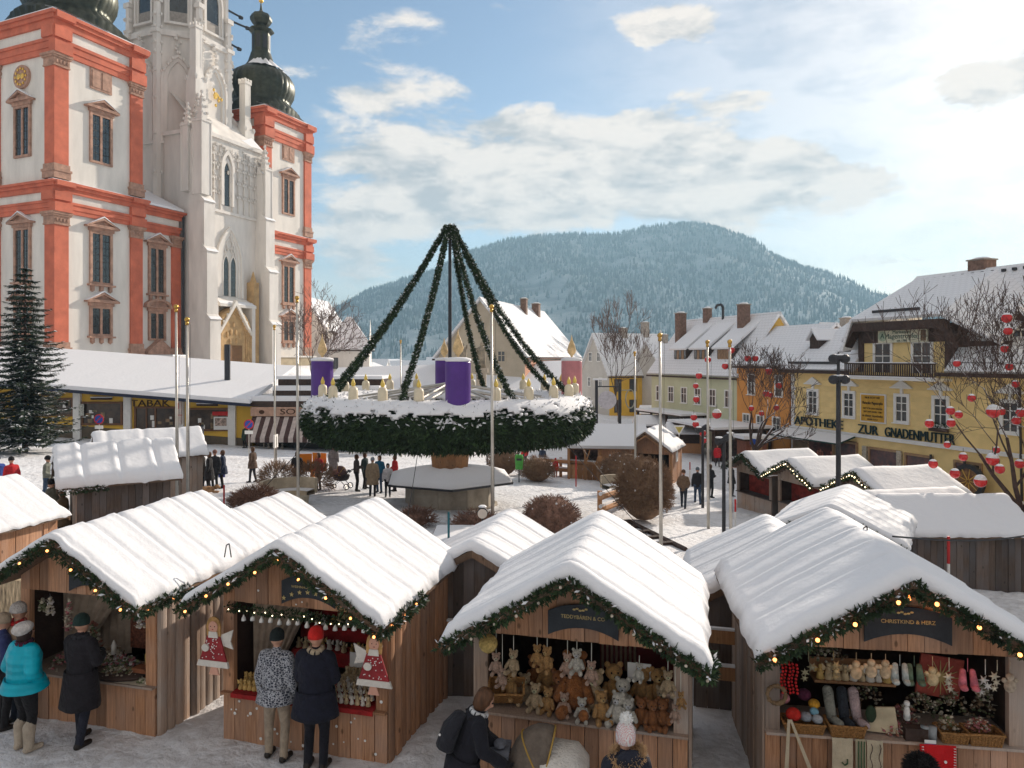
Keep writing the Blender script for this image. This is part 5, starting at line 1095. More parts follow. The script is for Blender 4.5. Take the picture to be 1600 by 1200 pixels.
def arc_sign(parent, cx, z, w, h, text, y=-.07, stars=False, sub=None, rise=.1, ts=.07):
 n = 10; top = [(cx - w / 2 + w * i / n, z + h - rise * (2 * i / n - 1) ** 2) for i in range(n + 1)]; bot = [(cx - w / 2 + w * i / n, z - rise * 1.1 * (2 * i / n - 1) ** 2 + .0) for i in range(n + 1)]
 q = MB(); q.band(bot, top, y - .02, y); o = q.build('sign_board', bpy.data.materials.get('slate_board') or M('slate_board', (.028, .034, .042), .6, .2, 6), parent)
 gm = bpy.data.materials.get('gold_lettering') or M('gold_lettering', (.55, .42, .18), .6)
 if text:
  me = text_mesh(text, ts, .003); wid = max(v.co.x for v in me.vertices) - min(v.co.x for v in me.vertices); me.materials.clear(); me.materials.append(gm); obj('lettering', me, o, loc=(cx, y - .024, z + h * .45), rot=(R(90), 0, 0), scale=(min(1.3, w * .62 / wid), 1, 1))
 if sub:
  q = MB()
  for i in range(5): q.ball((cx - .1 + .035 * i, y - .025, z + h * .78 + .012 * math.sin(i * 2)), .02, .006, .012, 6, 4)
  q.build('gold_emblem', gm, o, kind='stuff')
 if stars:
  for i in range(7):
   u = i / 6; x = cx - w * .45 + w * .9 * u; zz = z + .045 - rise * 1.0 * (2 * u - 1) ** 2 + .03; pts = []
   for k in range(10): r = .034 if k % 2 == 0 else .014; pts.append((x + r * math.sin(k * math.pi / 5), zz + r * math.cos(k * math.pi / 5)))
   q = MB(); q.prism(pts[::-1], y - .03, y - .021); q.build('gold_star', gm, o)
 return o
ST_A = R(-14.5)
UX, UY = Vector((math.cos(ST_A), math.sin(ST_A), 0)), Vector((-math.sin(ST_A), math.cos(ST_A), 0))
STALLS = {}
def gpts(w, hw, slope, ridge, yf, x0=None, x1=None, extra=True):
 zl = ridge - hw * slope
 pts = [(w / 2 - hw, -yf - .06, zl - .06)] + [(w / 2 - hw * (1 - k / 4), -yf - .06, zl + (ridge - zl) * k / 4 - .07) for k in range(1, 4)] + [(w / 2, -yf - .06, ridge - .07)] + [(w / 2 + hw * k / 4, -yf - .06, ridge - hw * slope * k / 4 - .07) for k in range(1, 4)] + [(w / 2 + hw, -yf - .06, zl - .06)]
 return pts
def front_stalls():
 # 1: dried flower stall
 l1 = (-7.13, 10.5, 0); t, rf, hw, sl = hut('market_stall', 'wooden stall with dried flower arrangements, leftmost of the front row', l1, ST_A, w=2.32, d=2.3, side=WOODG, skind='round', gable=WOODF, counter=.70, otop=1.86, seed=1, ridge=2.80, T=.11)
 arc_sign(t, 1.28, 2.02, .72, .26, "WINTERZAUBER", ts=.05); STALLS[1] = (l1, ST_A, 2.32)
 g = garland('fir garland with warm bulbs along the gable of the dried flower stall', 'garland', gpts(2.32, hw, sl, 2.8, .6) + [(2.32 / 2 + hw + .03, -.2, 1.93), (2.32 / 2 + hw + .03, .35, 1.95)], l1, ST_A, 1000, seed=3, bulbs=9)
 # 2: angel stall
 l2 = (-3.93, 9.86, 0); t, rf, hw, sl = hut('market_stall', 'wooden stall with red shelves of small figures, between the two painted angels', l2, ST_A, w=2.42, d=2.1, side=WOODF, skind='round', gable=WOODF, counter=.68, otop=1.90, seed=2, ridge=2.84)
 arc_sign(t, 1.32, 2.06, .78, .3, 'WEIHNACHTSENGEL', stars=True, ts=.045); STALLS[2] = (l2, ST_A, 2.42)
 q = MB(); q.box(-.02, .18, -.04, .0, -.2, .7)
 g = garland('fir garland with warm bulbs along the gable of the red shelf stall', 'garland', gpts(2.42, hw, sl, 2.84, .6) + [(2.42 / 2 + hw + .03, -.2, 1.95), (2.42 / 2 + hw + .03, .6, 1.97)], l2, ST_A, 1000, seed=4, bulbs=12)
 # string of white bells and dots under the lintel
 garland('fir garland with tiny white lights under the lintel of the red shelf stall', 'garland', [(.1, -.1, 1.84), (1.2, -.1, 1.82), (2.3, -.1, 1.80)], l2, ST_A, 420, rad=.05, ln=.09, seed=6, bulbs=16, bulb=BULBW, snow=0, brad=.008, bd=(0, -.05, 0))
 rng = random.Random(8); dots = MB(); dots.ball((0, 0, 0), .016, .006, .016, 6, 4); dm = dots.mesh('painted_snow_dot', WHITEP)
 for i in range(34):
  side_ = rng.random();
  if side_ < .6: x, z = rng.uniform(.05, 2.35), rng.uniform(.05, .6)
  elif side_ < .8: x, z = rng.choice((.08, 2.34)), rng.uniform(.6, 1.9)
  else: x, z = rng.uniform(.3, 2.1), rng.uniform(1.93, 2.2)
  obj('painted_snow_dot', dm, t, loc=(x, -.045, z), scale=rng.uniform(.7, 1.5))
 # 3: teddy bear stall
 l3 = (-.44, 8.72, -.05); t, rf, hw, sl = hut('market_stall', 'wooden stall full of teddy bears, third stall of the front row', l3, ST_A, w=2.5, d=2.1, side=WOODG, skind='flat', gable=WOODF, counter=1.04, otop=1.96, seed=3, ridge=2.9, eave=2.03, T=.13, posts='grey')
 arc_sign(t, 1.32, 2.14, .82, .27, 'TEDDYBÄREN & CO', sub=1, ts=.06); STALLS[3] = (l3, ST_A, 2.5)
 garland('fir garland with white beads along the gable of the teddy bear stall', 'garland', gpts(2.5, hw, sl, 2.9, .6) + [(2.5 / 2 + hw + .03, -.2, 1.98)], l3, ST_A, 1100, seed=5, bulbs=13, bulb=M('pearl_bead', (.6, .52, .42), .3))
 # 4: felt and straw goods stall, in the shade
 A4 = R(-8); l4 = (2.93, 8.35, -.08); t, rf, hw, sl = hut('market_stall', 'wooden stall crammed with felt slippers, baskets and straw stars, rightmost of the front row', l4, A4, w=2.75, d=2.25, side=WOODG, skind='flat', gable=WOODF, counter=1.0, otop=1.98, seed=4, ridge=2.95, eave=2.05, T=.16, yb=.25, posts='grey', per=.6, amp=.04)
 arc_sign(t, 1.52, 2.2, .92, .3, "CHRISTKIND & HERZ", sub=1, ts=.06); STALLS[4] = (l4, A4, 2.75)
 garland('fir garland with warm bulbs along the gable of the felt goods stall', 'garland', gpts(2.75, hw, sl, 2.95, .6), l4, A4, 1200, seed=9, bulbs=8, brad=.023)
 # small lit lamp box under the apex
 q = MB(); q.box(1.42, 1.62, -.14, -.03, 2.56, 2.72); o = q.build('floodlight', DARK, t); q = MB(); q.ball((1.5, -.17, 2.63), .03, n=8, k=5); q.build('bulb', BULB, o)
 ll = bpy.data.lights.new('floodlight_glow', 'POINT'); ll.energy = 5; ll.color = (1, .38, .1); ll.shadow_soft_size = .05; lo = bpy.data.objects.new('floodlight_glow', ll); C.objects.link(lo); lo.parent = t; lo.location = (1.52, -.2, 2.75)
 # second row, backs to the front row
 hut('market_hut', 'dark boarded hut with snowy roof between the red shelf stall and the teddy bear stall', (-1.75, 11.5, -.1), ST_A, w=2.42, d=2.2, eave=1.62, ridge=2.36, side=WOODD, gable=WOODD, seed=11, yf=.12, yb=.1, T=.14, back=False)
 hut('market_hut', 'dark boarded hut with snowy roof between the teddy bear stall and the felt goods stall', (2.78, 10.9, -.15), ST_A, w=2.42, d=2.3, eave=1.62, ridge=2.42, side=WOODD, gable=WOODD, seed=12, yf=.12, yb=.1, T=.16, back=False)
 hut('market_hut', 'snowy roofed hut behind the dried flower stall and the red shelf stall', (-6.4, 12.6, -.1), ST_A, w=2.42, d=2.4, eave=1.7, ridge=2.48, side=WOODD, gable=WOODD, seed=13, yf=.12, yb=.1, back=False)
 # far left stall, sunlit boards
 l0 = (-13.4, 14.85, -.32); hut('market_stall', 'sunlit board hut with bare white roof edge at the left picture edge', l0, ST_A, w=2.6, d=2.2, eave=1.95, ridge=2.8, side=WOODF, gable=WOODF, skind='flat', seed=14, yf=.35, T=.05, amp=.01)
 # rough pale wall panel left of stall one
 t = thing('straw_screen', 'pale straw mat screen standing left of the dried flower stall', 'screen', (-9.3, 11.6, 0), ST_A); q = MB(); q.box(0, 2.3, 0, .1, 0, 1.75); q.build('panel', M('straw_mat', (.55, .42, .27), .95, .5, 30, .8, 50, stretch=(1, 1, .15)), t)
 q = MB(); q.box(2.2, 2.32, -.05, .14, 0, 1.9); q.build('post', WOODF, t)
 # board fences joining the stalls
 for (a, z, xs, l) in ((((-1.0, 11.15), .95, 1.35, 'single plank rail left of the teddy bear stall')), ((1.95, 10.55), .62, 1.9, 'lower snow topped plank rail right of the teddy bear stall'), ((1.95, 10.6), 1.12, 1.9, 'upper snow topped plank rail right of the teddy bear stall')):
  t = thing('rail', l, 'fence rail', (a[0], a[1], z), ST_A); q = MB(); q.box(0, xs, -.03, .03, 0, .19); q.build('board', WOODL if z != .95 else WOODF, t); q = MB(); q.box(0, xs, -.035, .035, .192, .22); q.build('snow', SNOW, t)
front_stalls()
def loc_st(k, x, y, z):
 l, a, w = STALLS[k]; c, s = math.cos(a), math.sin(a); return Vector((l[0] + x * c - y * s, l[1] + x * s + y * c, l[2] + z))
def mid_huts():
 # left pair
 A = R(-55.2)
 def hl(l, loc, **k): return hut('market_hut', l, loc, A, **k)
 hl('grey boarded hut with thick snow roof seen from its long side, left of the flagpoles', (-12.85, 21.0, .1), w=2.3, d=2.25, eave=1.72, ridge=2.55, ov=.3, yf=.45, yb=.25, side=WOODD, gable=WOODG, seed=21, T=.2, per=.9, amp=.07)
 t, rf, hw, sl = hl('grey boarded hut whose gable end faces right, behind the long sided hut', (-15.1, 27.0, -.35), w=2.3, d=2.8, eave=2.0, ridge=2.85, side=WOODG, gable=WOODG, seed=22, T=.12, per=1.2, amp=.03)
 garland('short fir garland below the left eave of the long sided grey hut', 'garland', [(2.3 + .3, -.45, 1.62), (2.3 + .3, .7, 1.66)], (-12.85, 21.0, .1), A, 260, seed=31, bulbs=0, snow=.3)
 # right cluster
 B = R(-73.7)
 H = [('brown hut with fir garland and red inside, leftmost of the right hut row', (10.6, 33.9), 2.6, 41), ('brown hut with visitors at its open front, second of the right hut row', (11.35, 30.7), 2.7, 42), ('brown hut with white fairy lights, third of the right hut row', (12.15, 26.7), 2.7, 43)]
 for i, (l, (x, y), w, sd) in enumerate(H):
  z = G(x, y) - .05; t, rf, hw, sl = hut('market_hut', l, (x, y, z), B, w=w, d=2.9, eave=1.95, ridge=2.75, side=WOODD, gable=WOODG, seed=sd, T=.16, counter=.85, otop=1.75, joined=True, per=3, amp=.01, ns=20, nt=20)
  if i < 2:
   q = MB(); X = XF((w, 0, 0), R(90)); q.band([(1.0, 1.15), (1.0, 1.7), (1.5, 1.7), (1.5, 1.15)], [(.93, 1.08), (.93, 1.77), (1.57, 1.77), (1.57, 1.08)], -.08, -.02, 0, X, closed=True); o = q.build('window', WHITEP, t); q = MB(); q.box(1.0, 1.5, -.05, -.03, 1.15, 1.7, 0, X); q.build('pane', WPANE, o)
  q = MB(); q.box(.2, w - .2, .5, .55, .85, 1.75); q.build('red_backdrop', M('red_backdrop', (.25, .03, .02), .8, .4, 4) if i == 0 else bpy.data.materials['red_backdrop'], t)
  garland(['fir garland round the gable of the leftmost right row hut', 'fir garland with white lights on the second right row hut', 'fir garland with white lights on the third right row hut'][i], 'garland', gpts(w, hw, sl, 2.75, .6), (x, y, z), B, 520, rad=.09, ln=.2, seed=sd, bulbs=(0, 22, 26)[i], bulb=BULBW, brad=.025)
 C5 = R(-32); x, y = 6.35, 17.3; z = G(x, y); t, rf, hw, sl = hut('market_hut', 'hut with corrugated snow roof right behind the felt goods stall', (x, y, z), C5, w=2.6, d=2.3, eave=1.8, ridge=2.5, side=WOODD, gable=WOODG, seed=51, T=.14, joined=True)
 garland('fir garland on the gable edge of the hut behind the felt goods stall', 'garland', gpts(2.6, hw, sl, 2.5, .6), (x, y, z), C5, 600, rad=.08, ln=.16, seed=52, snow=.25)
 x, y = 10.85, 21.6; z = G(x, y) + .1; t, rf, hw, sl = hut('market_hut', 'wide grey hut seen from its boarded long side below the bauble tree', (x, y, z), R(-90), w=2.3, d=2.95, eave=1.5, ridge=2.3, ov=.25, yf=.45, yb=.2, side=WOODD, gable=WOODD, seed=53, T=.12, per=1.5, amp=.02)
 t2, *_ = hut('market_hut', 'grey hut roof showing between the fairy light hut and the corrugated roof', (11.4, 24.2, G(11.4, 24) - .1), R(-78), w=2.5, d=2.9, eave=1.6, ridge=2.3, side=WOODD, gable=WOODD, seed=54, T=.12, per=2, amp=.02, joined=True, ns=20, nt=20)
 # middle distance: long open hut with gabled wing
 x, y = 3.3, 43.0; z = G(x, y) - .1
 t = thing('market_hut', 'long open fronted log hut with plain snow roof right of the wreath', 'market stall', (x, y, z), R(-6)); w = 3.9
 q = MB(); q.box(0, w, 1.9, 2.0, 0, 2.1); q.box(0, .1, 0, 2, 0, 2.1); q.build('back_wall', WOODF, t); q = MB(); q.box(1.8, w, .0, .08, 0, 2.0); q.build('side_boards', WOODF, t)
 planks(t, 0, w, 0, .95, WOODL, None, .3); planks(t, 2.5, w, .95, 2.0, WOODF, None, .22)
 q = MB(); q.box(.4, 3.4, .9, 1.0, .9, 1.7); q.build('dim_shelf', M('dim_goods', (.12, .08, .07), .8, .7, 5), t)
 for xx in (.05, 1.0, 1.9, 3.8): q = MB(); q.box(xx, xx + .12, -.35, -.23, 0, 2.05); q.build('post', WOODL, t)
 for (a, b) in ((.95, 1.25), (1.95, 1.65), (1.35, 1.05)): q = MB(); q.cyl((a, -.3, 1.9), (b, -.3, .9), .05, n=4); q.build('brace', WOODL, t)
 roof_sheet(t, [((-.4, -.6, 2.15), (w + .1, -.6, 2.15), (w + .1, 1.2, 3.25), (-.1, 1.2, 3.25)), ((w + .1, 3, 2.1), (-.4, 3, 2.1), (-.1, 1.2, 3.25), (w + .1, 1.2, 3.25))], SNOW, .22, 'roof_snow')
 x, y = 6.9, 43.8; z = G(x, y) - .1
 t, rf, hw, sl = hut('market_hut', 'log hut with ribbed snow roof and open gable front right of the long hut', (x, y, z), R(-24), w=2.8, d=3.0, eave=2.0, ridge=3.15, side=WOODF, gable=WOODF, seed=61, T=.12, counter=.9, otop=1.75, joined=True, per=.42, amp=.06, ns=20, nt=60, yf=.8)
 for xx in (-.15, 2.85): q = MB(); q.box(xx, xx + .12, -.75, -.63, -.1, 2.0); q.build('post', WOODL, t)
 for (a, b) in ((.1, 1.4), (2.7, 1.4)): q = MB(); q.cyl((a, -.7, 2.0), (b, -.7, 2.9), .05, n=4); q.build('brace', WOODL, t)
 q = MB(); q.box(2.82, 2.86, 1.0, 1.6, 1.2, 1.8); q.build('window', WHITEP, t)
 # far stalls in the street
 for (px, py, w, l, m) in ((966, 716, 4.2, 'low hut with plain snow roof beside the round sign gantry', WOODF), (1030, 692, 4.6, 'blue fronted booth with snow roof in the far street', M('blue_tarpaulin', (.04, .06, .22), .6, .3, 3)), (1025, 668, 3.6, 'small far booth with snow roof before the pale green house', WOODD), (1072, 708, 3.0, 'orange topped booth beside the far crowd', WOODL)):
  g = GP(px, py); t = thing('far_booth', l, 'market stall', g, R(-8)); q = MB(); q.box(-w / 2, w / 2, 0, 2.2, -.3, 1.9); q.build('wall', m, t); q = MB(); q.box(-w / 2 + .3, w / 2 - .3, -.03, -.001, .9, 1.7); q.build('painted_opening', DARKW, t)  # dark panel on the solid wall stands for a shaded opening
  roof_sheet(t, [((-w / 2 - .4, -.6, 1.95), (w / 2 + .4, -.6, 1.95), (w / 2 + .2, 1.1, 2.8), (-w / 2 - .2, 1.1, 2.8)), ((w / 2 + .4, 2.8, 1.95), (-w / 2 - .4, 2.8, 1.95), (-w / 2 - .2, 1.1, 2.8), (w / 2 + .2, 1.1, 2.8))], SNOW, .2, 'roof_snow')
 g = GP(1182, 688); g = Vector((.339 * 58, 58, G(19.6, 58))); t = thing('kiosk', 'small brown kiosk with snow cap behind the low brick wall', 'kiosk', g, R(10)); q = MB(); q.box(-.9, .9, 0, 1.5, 0, 2.1); q.build('wall', M('kiosk_brown', (.22, .08, .05)), t); q = MB(); q.box(-.5, .5, -.05, -.002, 1.1, 1.6); q.build('panel', WOODL, t); q = MB(); q.box(-1.2, 1.2, -.3, 1.8, 2.1, 2.25); q.build('roof', DARKW, t); q = MB(); q.box(-1.25, 1.25, -.35, 1.85, 2.252, 2.5); q.build('snow', SNOW, t)
 t = thing('low_wall', 'low curved red brick wall topped with snow before the kiosk', 'wall', (17.3, 56.2, G(17.5, 56)), R(-4)); q = MB(); q.box(0, 4.6, 0, .4, -.3, .7); q.build('brickwork', M('red_brickwork', (.30, .13, .09), .85, .3, 4, .3, 9), t); q = MB(); q.box(-.05, 4.65, -.05, .45, .702, .8); q.build('snow', SNOW, t)
mid_huts()
# ================================================================ giant advent wreath
WC = Vector((-2.67, 31.0)); WZ = 2.70; WR, WT, WV = 5.3, .84, .86
def wreath():
 zg = G(WC.x, WC.y); t = thing('advent_wreath', 'giant snow covered fir wreath hung by garlands round a tall mast over the square', 'advent wreath', (WC.x, WC.y, 0))
 rng = random.Random(21); tor = lambda a, b, k=1.0: Vector(((WR + WT * k * math.cos(b)) * math.cos(a), (WR + WT * k * math.cos(b)) * math.sin(a), WZ + WV * k * math.sin(b)))
 # core
 na, nb = 72, 14; vs = [tor(2 * math.pi * i / na, 2 * math.pi * j / nb, .86) for i in range(na) for j in range(nb)]
 fs = [(i * nb + j, ((i + 1) % na) * nb + j, ((i + 1) % na) * nb + (j + 1) % nb, i * nb + (j + 1) % nb) for i in range(na) for j in range(nb)]
 q = MB(); q.add(vs, fs); q.build('core', FIRD, t)
 v = []; f = []; mi = []
 def blade(p, di, sd, L, w, m):
  o = len(v); v.extend([p, p + di * L * .5 + sd * w, p + di * L, p + di * L * .5 - sd * w]); f.append((o, o + 1, o + 2, o + 3)); mi.append(m)
 for k in range(30000):
  a = rng.random() * 6.2832; b = rng.random() * 6.2832
  if rng.random() > (WR + WT * math.cos(b)) / (WR + WT): continue
  nrm = (tor(a, b) - tor(a, b, 0)).normalized(); p = tor(a, b, rng.uniform(.84, 1.0)); tan = Vector((-math.sin(a), math.cos(a), 0))
  di = (nrm * rng.uniform(.2, .9) + tan * rng.uniform(-1, 1) + Vector((0, 0, rng.uniform(-.8, .3)))).normalized(); sd = di.cross(Vector((rng.uniform(-1, 1), rng.uniform(-1, 1), rng.uniform(-1, 1)))).normalized()
  L = rng.uniform(.14, .30); m = 0 if rng.random() < .6 else 1
  n_ = noise.noise((a * 9, b * 2.2, 3))
  up = math.sin(b)
  if up > .12 and rng.random() < .1 + .6 * up + n_ * .4: m = 2; p = p + Vector((0, 0, .04))
  blade(p, di, sd, L, .03 if m < 2 else .05, m)
  if m < 2: blade(p, (di + sd * .7).normalized(), sd.cross(di), L * .7, .028, m)
 me = bpy.data.meshes.new('greenery'); me.from_pydata([tuple(x) for x in v], [], f)
 for m in (FIRD, FIR, SNOW): me.materials.append(m)
 me.polygons.foreach_set('material_index', mi); obj('greenery', me, t, kind='stuff')
 # snow blanket with ragged lower edge
 na, nb = 360, 46; vs = []; keep = {}
 for i in range(na):
  for j in range(nb):
   a = 2 * math.pi * i / na; b = math.pi * (-.16 + 1.32 * j / (nb - 1)); k = 1.03 + .05 * math.sin(max(0, min(math.pi, b))) + .02 * noise.noise((a * 14, b * 4, 2))
   vs.append(tor(a, b, k)); up = math.sin(b)
   n_ = noise.fractal((math.cos(a) * 11, math.sin(a) * 11, b * 4.2), .8, 2.2, 4)
   keep[(i, j)] = up + n_ * .38 > .50
 fs = [(i * nb + j, ((i + 1) % na) * nb + j, ((i + 1) % na) * nb + j + 1, i * nb + j + 1) for i in range(na) for j in range(nb - 1) if keep[(i, j)] and keep[((i + 1) % na, j)] and keep[(i, j + 1)]]
 used = sorted({x for ff in fs for x in ff}); mp = {x: n for n, x in enumerate(used)}; q = MB(); q.add([vs[x] for x in used], [tuple(mp[x] for x in ff) for ff in fs]); so_ = q.build('snow', SNOW, t, smooth=True, kind='stuff')
 md = so_.modifiers.new('thick', 'SOLIDIFY'); md.thickness = .07; md.offset = 1
 # mast, base column, spokes
 q = MB(); q.cyl((0, 0, .4), (0, 0, 10.75), .085, .07, 10); q.cyl((0, 0, 10.6), (0, 0, 11.0), .22, .05, 8); q.build('mast', DARK, t)
 n = 16;
 for i in range(n):
  a0 = 2 * math.pi * i / n; c0, s0 = math.cos(a0 + .19), math.sin(a0 + .19); q = MB(); r1, r0 = .95, .7; w = .18
  tx, ty = -s0, c0
  q.add([(r0 * c0 - tx * w * .75, r0 * s0 - ty * w * .75, .05), (r0 * c0 + tx * w * .75, r0 * s0 + ty * w * .75, .05), (r1 * c0 + tx * w, r1 * s0 + ty * w, 2.35), (r1 * c0 - tx * w, r1 * s0 - ty * w, 2.35), ((r0 - .04) * c0 - tx * w * .75, (r0 - .04) * s0 - ty * w * .75, .05), ((r0 - .04) * c0 + tx * w * .75, (r0 - .04) * s0 + ty * w * .75, .05), ((r1 - .04) * c0 + tx * w, (r1 - .04) * s0 + ty * w, 2.35), ((r1 - .04) * c0 - tx * w, (r1 - .04) * s0 - ty * w, 2.35)], [(0, 1, 2, 3), (7, 6, 5, 4), (0, 4, 5, 1), (1, 5, 6, 2), (2, 6, 7, 3), (3, 7, 4, 0)])
  q.build('base_board', WOODL, t)
 for i in range(8):
  a = R(-104 + 45 * i); q = MB()
  for dz in (0, .22): q.cyl((.2 * math.cos(a), .2 * math.sin(a), 3.9 + dz), ((WR - .1) * math.cos(a), (WR - .1) * math.sin(a), 3.15 + dz), .05, n=5)
  q.build('spoke', ALU, t)
 # garland ropes
 for i in range(8):
  a = R(-104 + 45 * i); p0 = Vector((.12 * math.cos(a), .12 * math.sin(a), 10.9)); p1 = Vector(((WR + .35) * math.cos(a), (WR + .35) * math.sin(a), 3.35)); pts = []
  for k in range(13):
   u = k / 12; p = p0.lerp(p1, u); p.z -= .85 * math.sin(math.pi * u) * (.5 if i in (6, 7, 0) else 1);
   if k == 12: p.z -= .3
   pts.append(p)
  g, s = sprigs(pts, .10, 2000, .19, 70 + i, None, .12, down=.7, wdt=.14); q = MB(); q.tube(pts, .07, 5); ro = q.build('rope_garland', FIRD, t); g.build('twigs', [FIRD, FIR], ro, kind='stuff'); s.build('snow', SNOW, ro, kind='stuff')
 # stay wires
 for i, (a, L) in enumerate(((-150, 4), (-96, 3), (-40, 5.5), (30, 5))): a = R(a); p = Vector((math.cos(a) * WR, math.sin(a) * WR, WZ)); e = Vector((math.cos(a) * (WR + L * .8), math.sin(a) * (WR + L * .8), 0)); e.z = G(WC.x + e.x, WC.y + e.y); q = MB(); q.cyl(p, e, .015, n=4); q.build('stay_wire', DARK, t)
 # fountain under the wreath
 fz = G(WC.x, WC.y) - .1; t = thing('fountain', 'round stone fountain basin under a hexagonal snow covered lid below the wreath', 'fountain', (WC.x, WC.y, fz)); n = 10; r = 1.9; cst = M('weathered_concrete', (.40, .35, .28), .85, .25, 1.5, .3, 8, col2=(.22, .19, .15))
 for i in range(n):
  a0, a1 = 2 * math.pi * i / n + .15, 2 * math.pi * (i + .985) / n + .15; q = MB(); o = 0
  P4 = [((r - .0) * math.cos(a0), r * math.sin(a0)), (r * math.cos(a1), r * math.sin(a1)), ((r - .25) * math.cos(a1), (r - .25) * math.sin(a1)), ((r - .25) * math.cos(a0), (r - .25) * math.sin(a0))]
  q.add([(x, y, z) for z in (-.2, 1.12) for x, y in P4], [(0, 1, 5, 4), (1, 2, 6, 5), (2, 3, 7, 6), (3, 0, 4, 7), (4, 5, 6, 7)]); q.build('basin_panel', cst, t)
 q = MB(); q.lathe([(2.1, -.2), (2.05, .12), (1.9, .16)], 10, ph=.15); q.build('plinth', cst, t)
 q = MB(); q.lathe([(2.95, 1.12), (2.97, 1.2), (.8, 1.5)], 6, ph=R(-83)); q.build('lid', DARK, t); q = MB()
 prof = [(2.93, 1.2), (2.9, 1.30), (2.4, 1.44), (1.6, 1.6), (1.1, 1.7), (.75, 1.7), (.6, 1.6)]; vs = []; n = 60
 for (rr, z) in prof:
  for i in range(n):
   a = 2 * math.pi * i / n; h = math.cos(R(30)) / math.cos(((a - R(-83)) % R(60)) - R(30)); vs.append((rr * h * math.cos(a), rr * h * math.sin(a), z + .05 * noise.noise((a * 3, rr * 2, 1)) * (rr < 2.8)))
 q.add(vs, [(k * n + i, k * n + (i + 1) % n, (k + 1) * n + (i + 1) % n, (k + 1) * n + i) for k in range(len(prof) - 1) for i in range(n)]); q.build('snow', SNOW, t, smooth=True)
 # candles
 PUR = M('purple_candle', (.085, .03, .22), .4, .1, 2, .03); PINK = M('pink_candle', (.55, .22, .24), .45, .1, 2, .03); WAX = M('cream_candle', (.68, .60, .44), .45, .1, 2, .05); FL = M('golden_flame_sheet', (.66, .47, .24), .5, .25, 5, .1, metal=.0); FLY = M('yellow_flame', (.75, .55, .12), .4, .1, 5)
 def candle(a, big, m, label, group=None):
  a = R(a); rr = WR + .05; x, y = WC.x + rr * math.cos(a), WC.y + rr * math.sin(a)
  t = thing('candle', label, 'candle', (x, y, WZ + WV * .8), 0, group)
  if big:
   q = MB(); q.lathe([(.455, -.1), (.455, 1.66), (.42, 1.74)], 24); q.build('body', m, t, smooth=False)
   q = MB(); q.lathe([(.44, 1.70), (.475, 1.73), (.47, 1.80), (.3, 1.85), (.05, 1.86)], 20); q.build('snow', SNOW, t, smooth=True)
   q = MB(); q.lathe([(.03, 1.8), (.05, 1.92), (.17, 2.06), (.2, 2.18), (.14, 2.4), (.04, 2.65), (.01, 2.85)], 12, sy=.45, sx=1.0); q.build('flame', FL, t, smooth=True)
  else:
   q = MB(); q.lathe([(.19, -.1), (.18, .62), (.15, .72), (.06, .78)], 12); q.build('body', m, t, smooth=True)
   q = MB(); q.lathe([(.02, .74), (.07, .8), (.085, .88), (.05, .98), (.01, 1.08)], 8); q.build('flame', FLY, t, smooth=True)
   q = MB(); q.lathe([(.36, -.12), (.26, -.02), (.2, .03)], 12); q.build('snow', SNOW, t, smooth=True)
 candle(-82, 1, PUR, 'large purple candle at the front of the wreath'); candle(98, 1, PUR, 'large purple candle at the back of the wreath beside the mast'); candle(188, 1, PUR, 'large purple candle at the left end of the wreath'); candle(8, 1, PINK, 'large pink candle at the right end of the wreath')
 for q0, nm in ((-97, 'left of the front purple candle along the front rim'), (-67, 'right of the front purple candle along the front rim'), (173, 'behind the left purple candle along the back rim'), (23, 'behind the pink candle along the back rim')):
  sg = -1 if q0 in (-97, 173) else 1
  for k in range(5): candle(q0 + sg * 15 * k, 0, WAX, f'small cream candle, {ORD[k]} {nm}', 'small cream candles on the wreath')
wreath()
# ================================================================ poles, lamps, signs
GB = M('brass_ball', (.55, .33, .08), .3, .2, 8, 0, metal=.8)
def flagpole(px, ptop, Y, label, lean=.006):
 x = (px - 800) / F * Y; zg = G(x, Y) ; h = CZ + (HY - ptop) / F * Y - zg
 t = thing('flagpole', label, 'flagpole', (x, Y, zg), 0, 'flagpoles on the square'); dx = -lean * h
 q = MB(); q.cyl((0, 0, -.3), (dx, 0, h), .062, .038, 8); q.build('pole', ALU, t, smooth=True); q = MB(); q.ball((dx, 0, h + .06), .085, n=10, k=7); q.cyl((dx, 0, h - .12), (dx, 0, h), .06, .05, 8); q.build('finial', GB, t, smooth=True)
 q = MB(); q.cyl((.055, -.04, 1.1), (.055 - dx * .9, -.04, h - .1), .006, n=4); q.build('halyard', DARK, t)
for a in ((277, 482, 25.0, 'flagpole with gold ball, leftmost, rising before the grey huts'), (294, 502, 23.5, 'shorter flagpole with gold ball just right of the leftmost pole'), (430, 512, 36, 'slender flagpole in front of the souvenir shop'), (466, 468, 26.5, 'tall flagpole left of the wreath beside the dry bush'),
          (770, 482, 24.0, 'tall flagpole standing in front of the wreath and fountain'), (1033, 527, 22.5, 'tall flagpole in front of the big brown hedge'), (1107, 537, 27.5, 'flagpole left of the bauble tree, second from the right'), (1142, 537, 24.5, 'rightmost flagpole directly before the bauble tree'), (993, 553, 38, 'slender flagpole behind the hedge beside the log hut'), (627, 534, 52, 'distant flagpole seen behind the wreath garlands')): flagpole(*a)
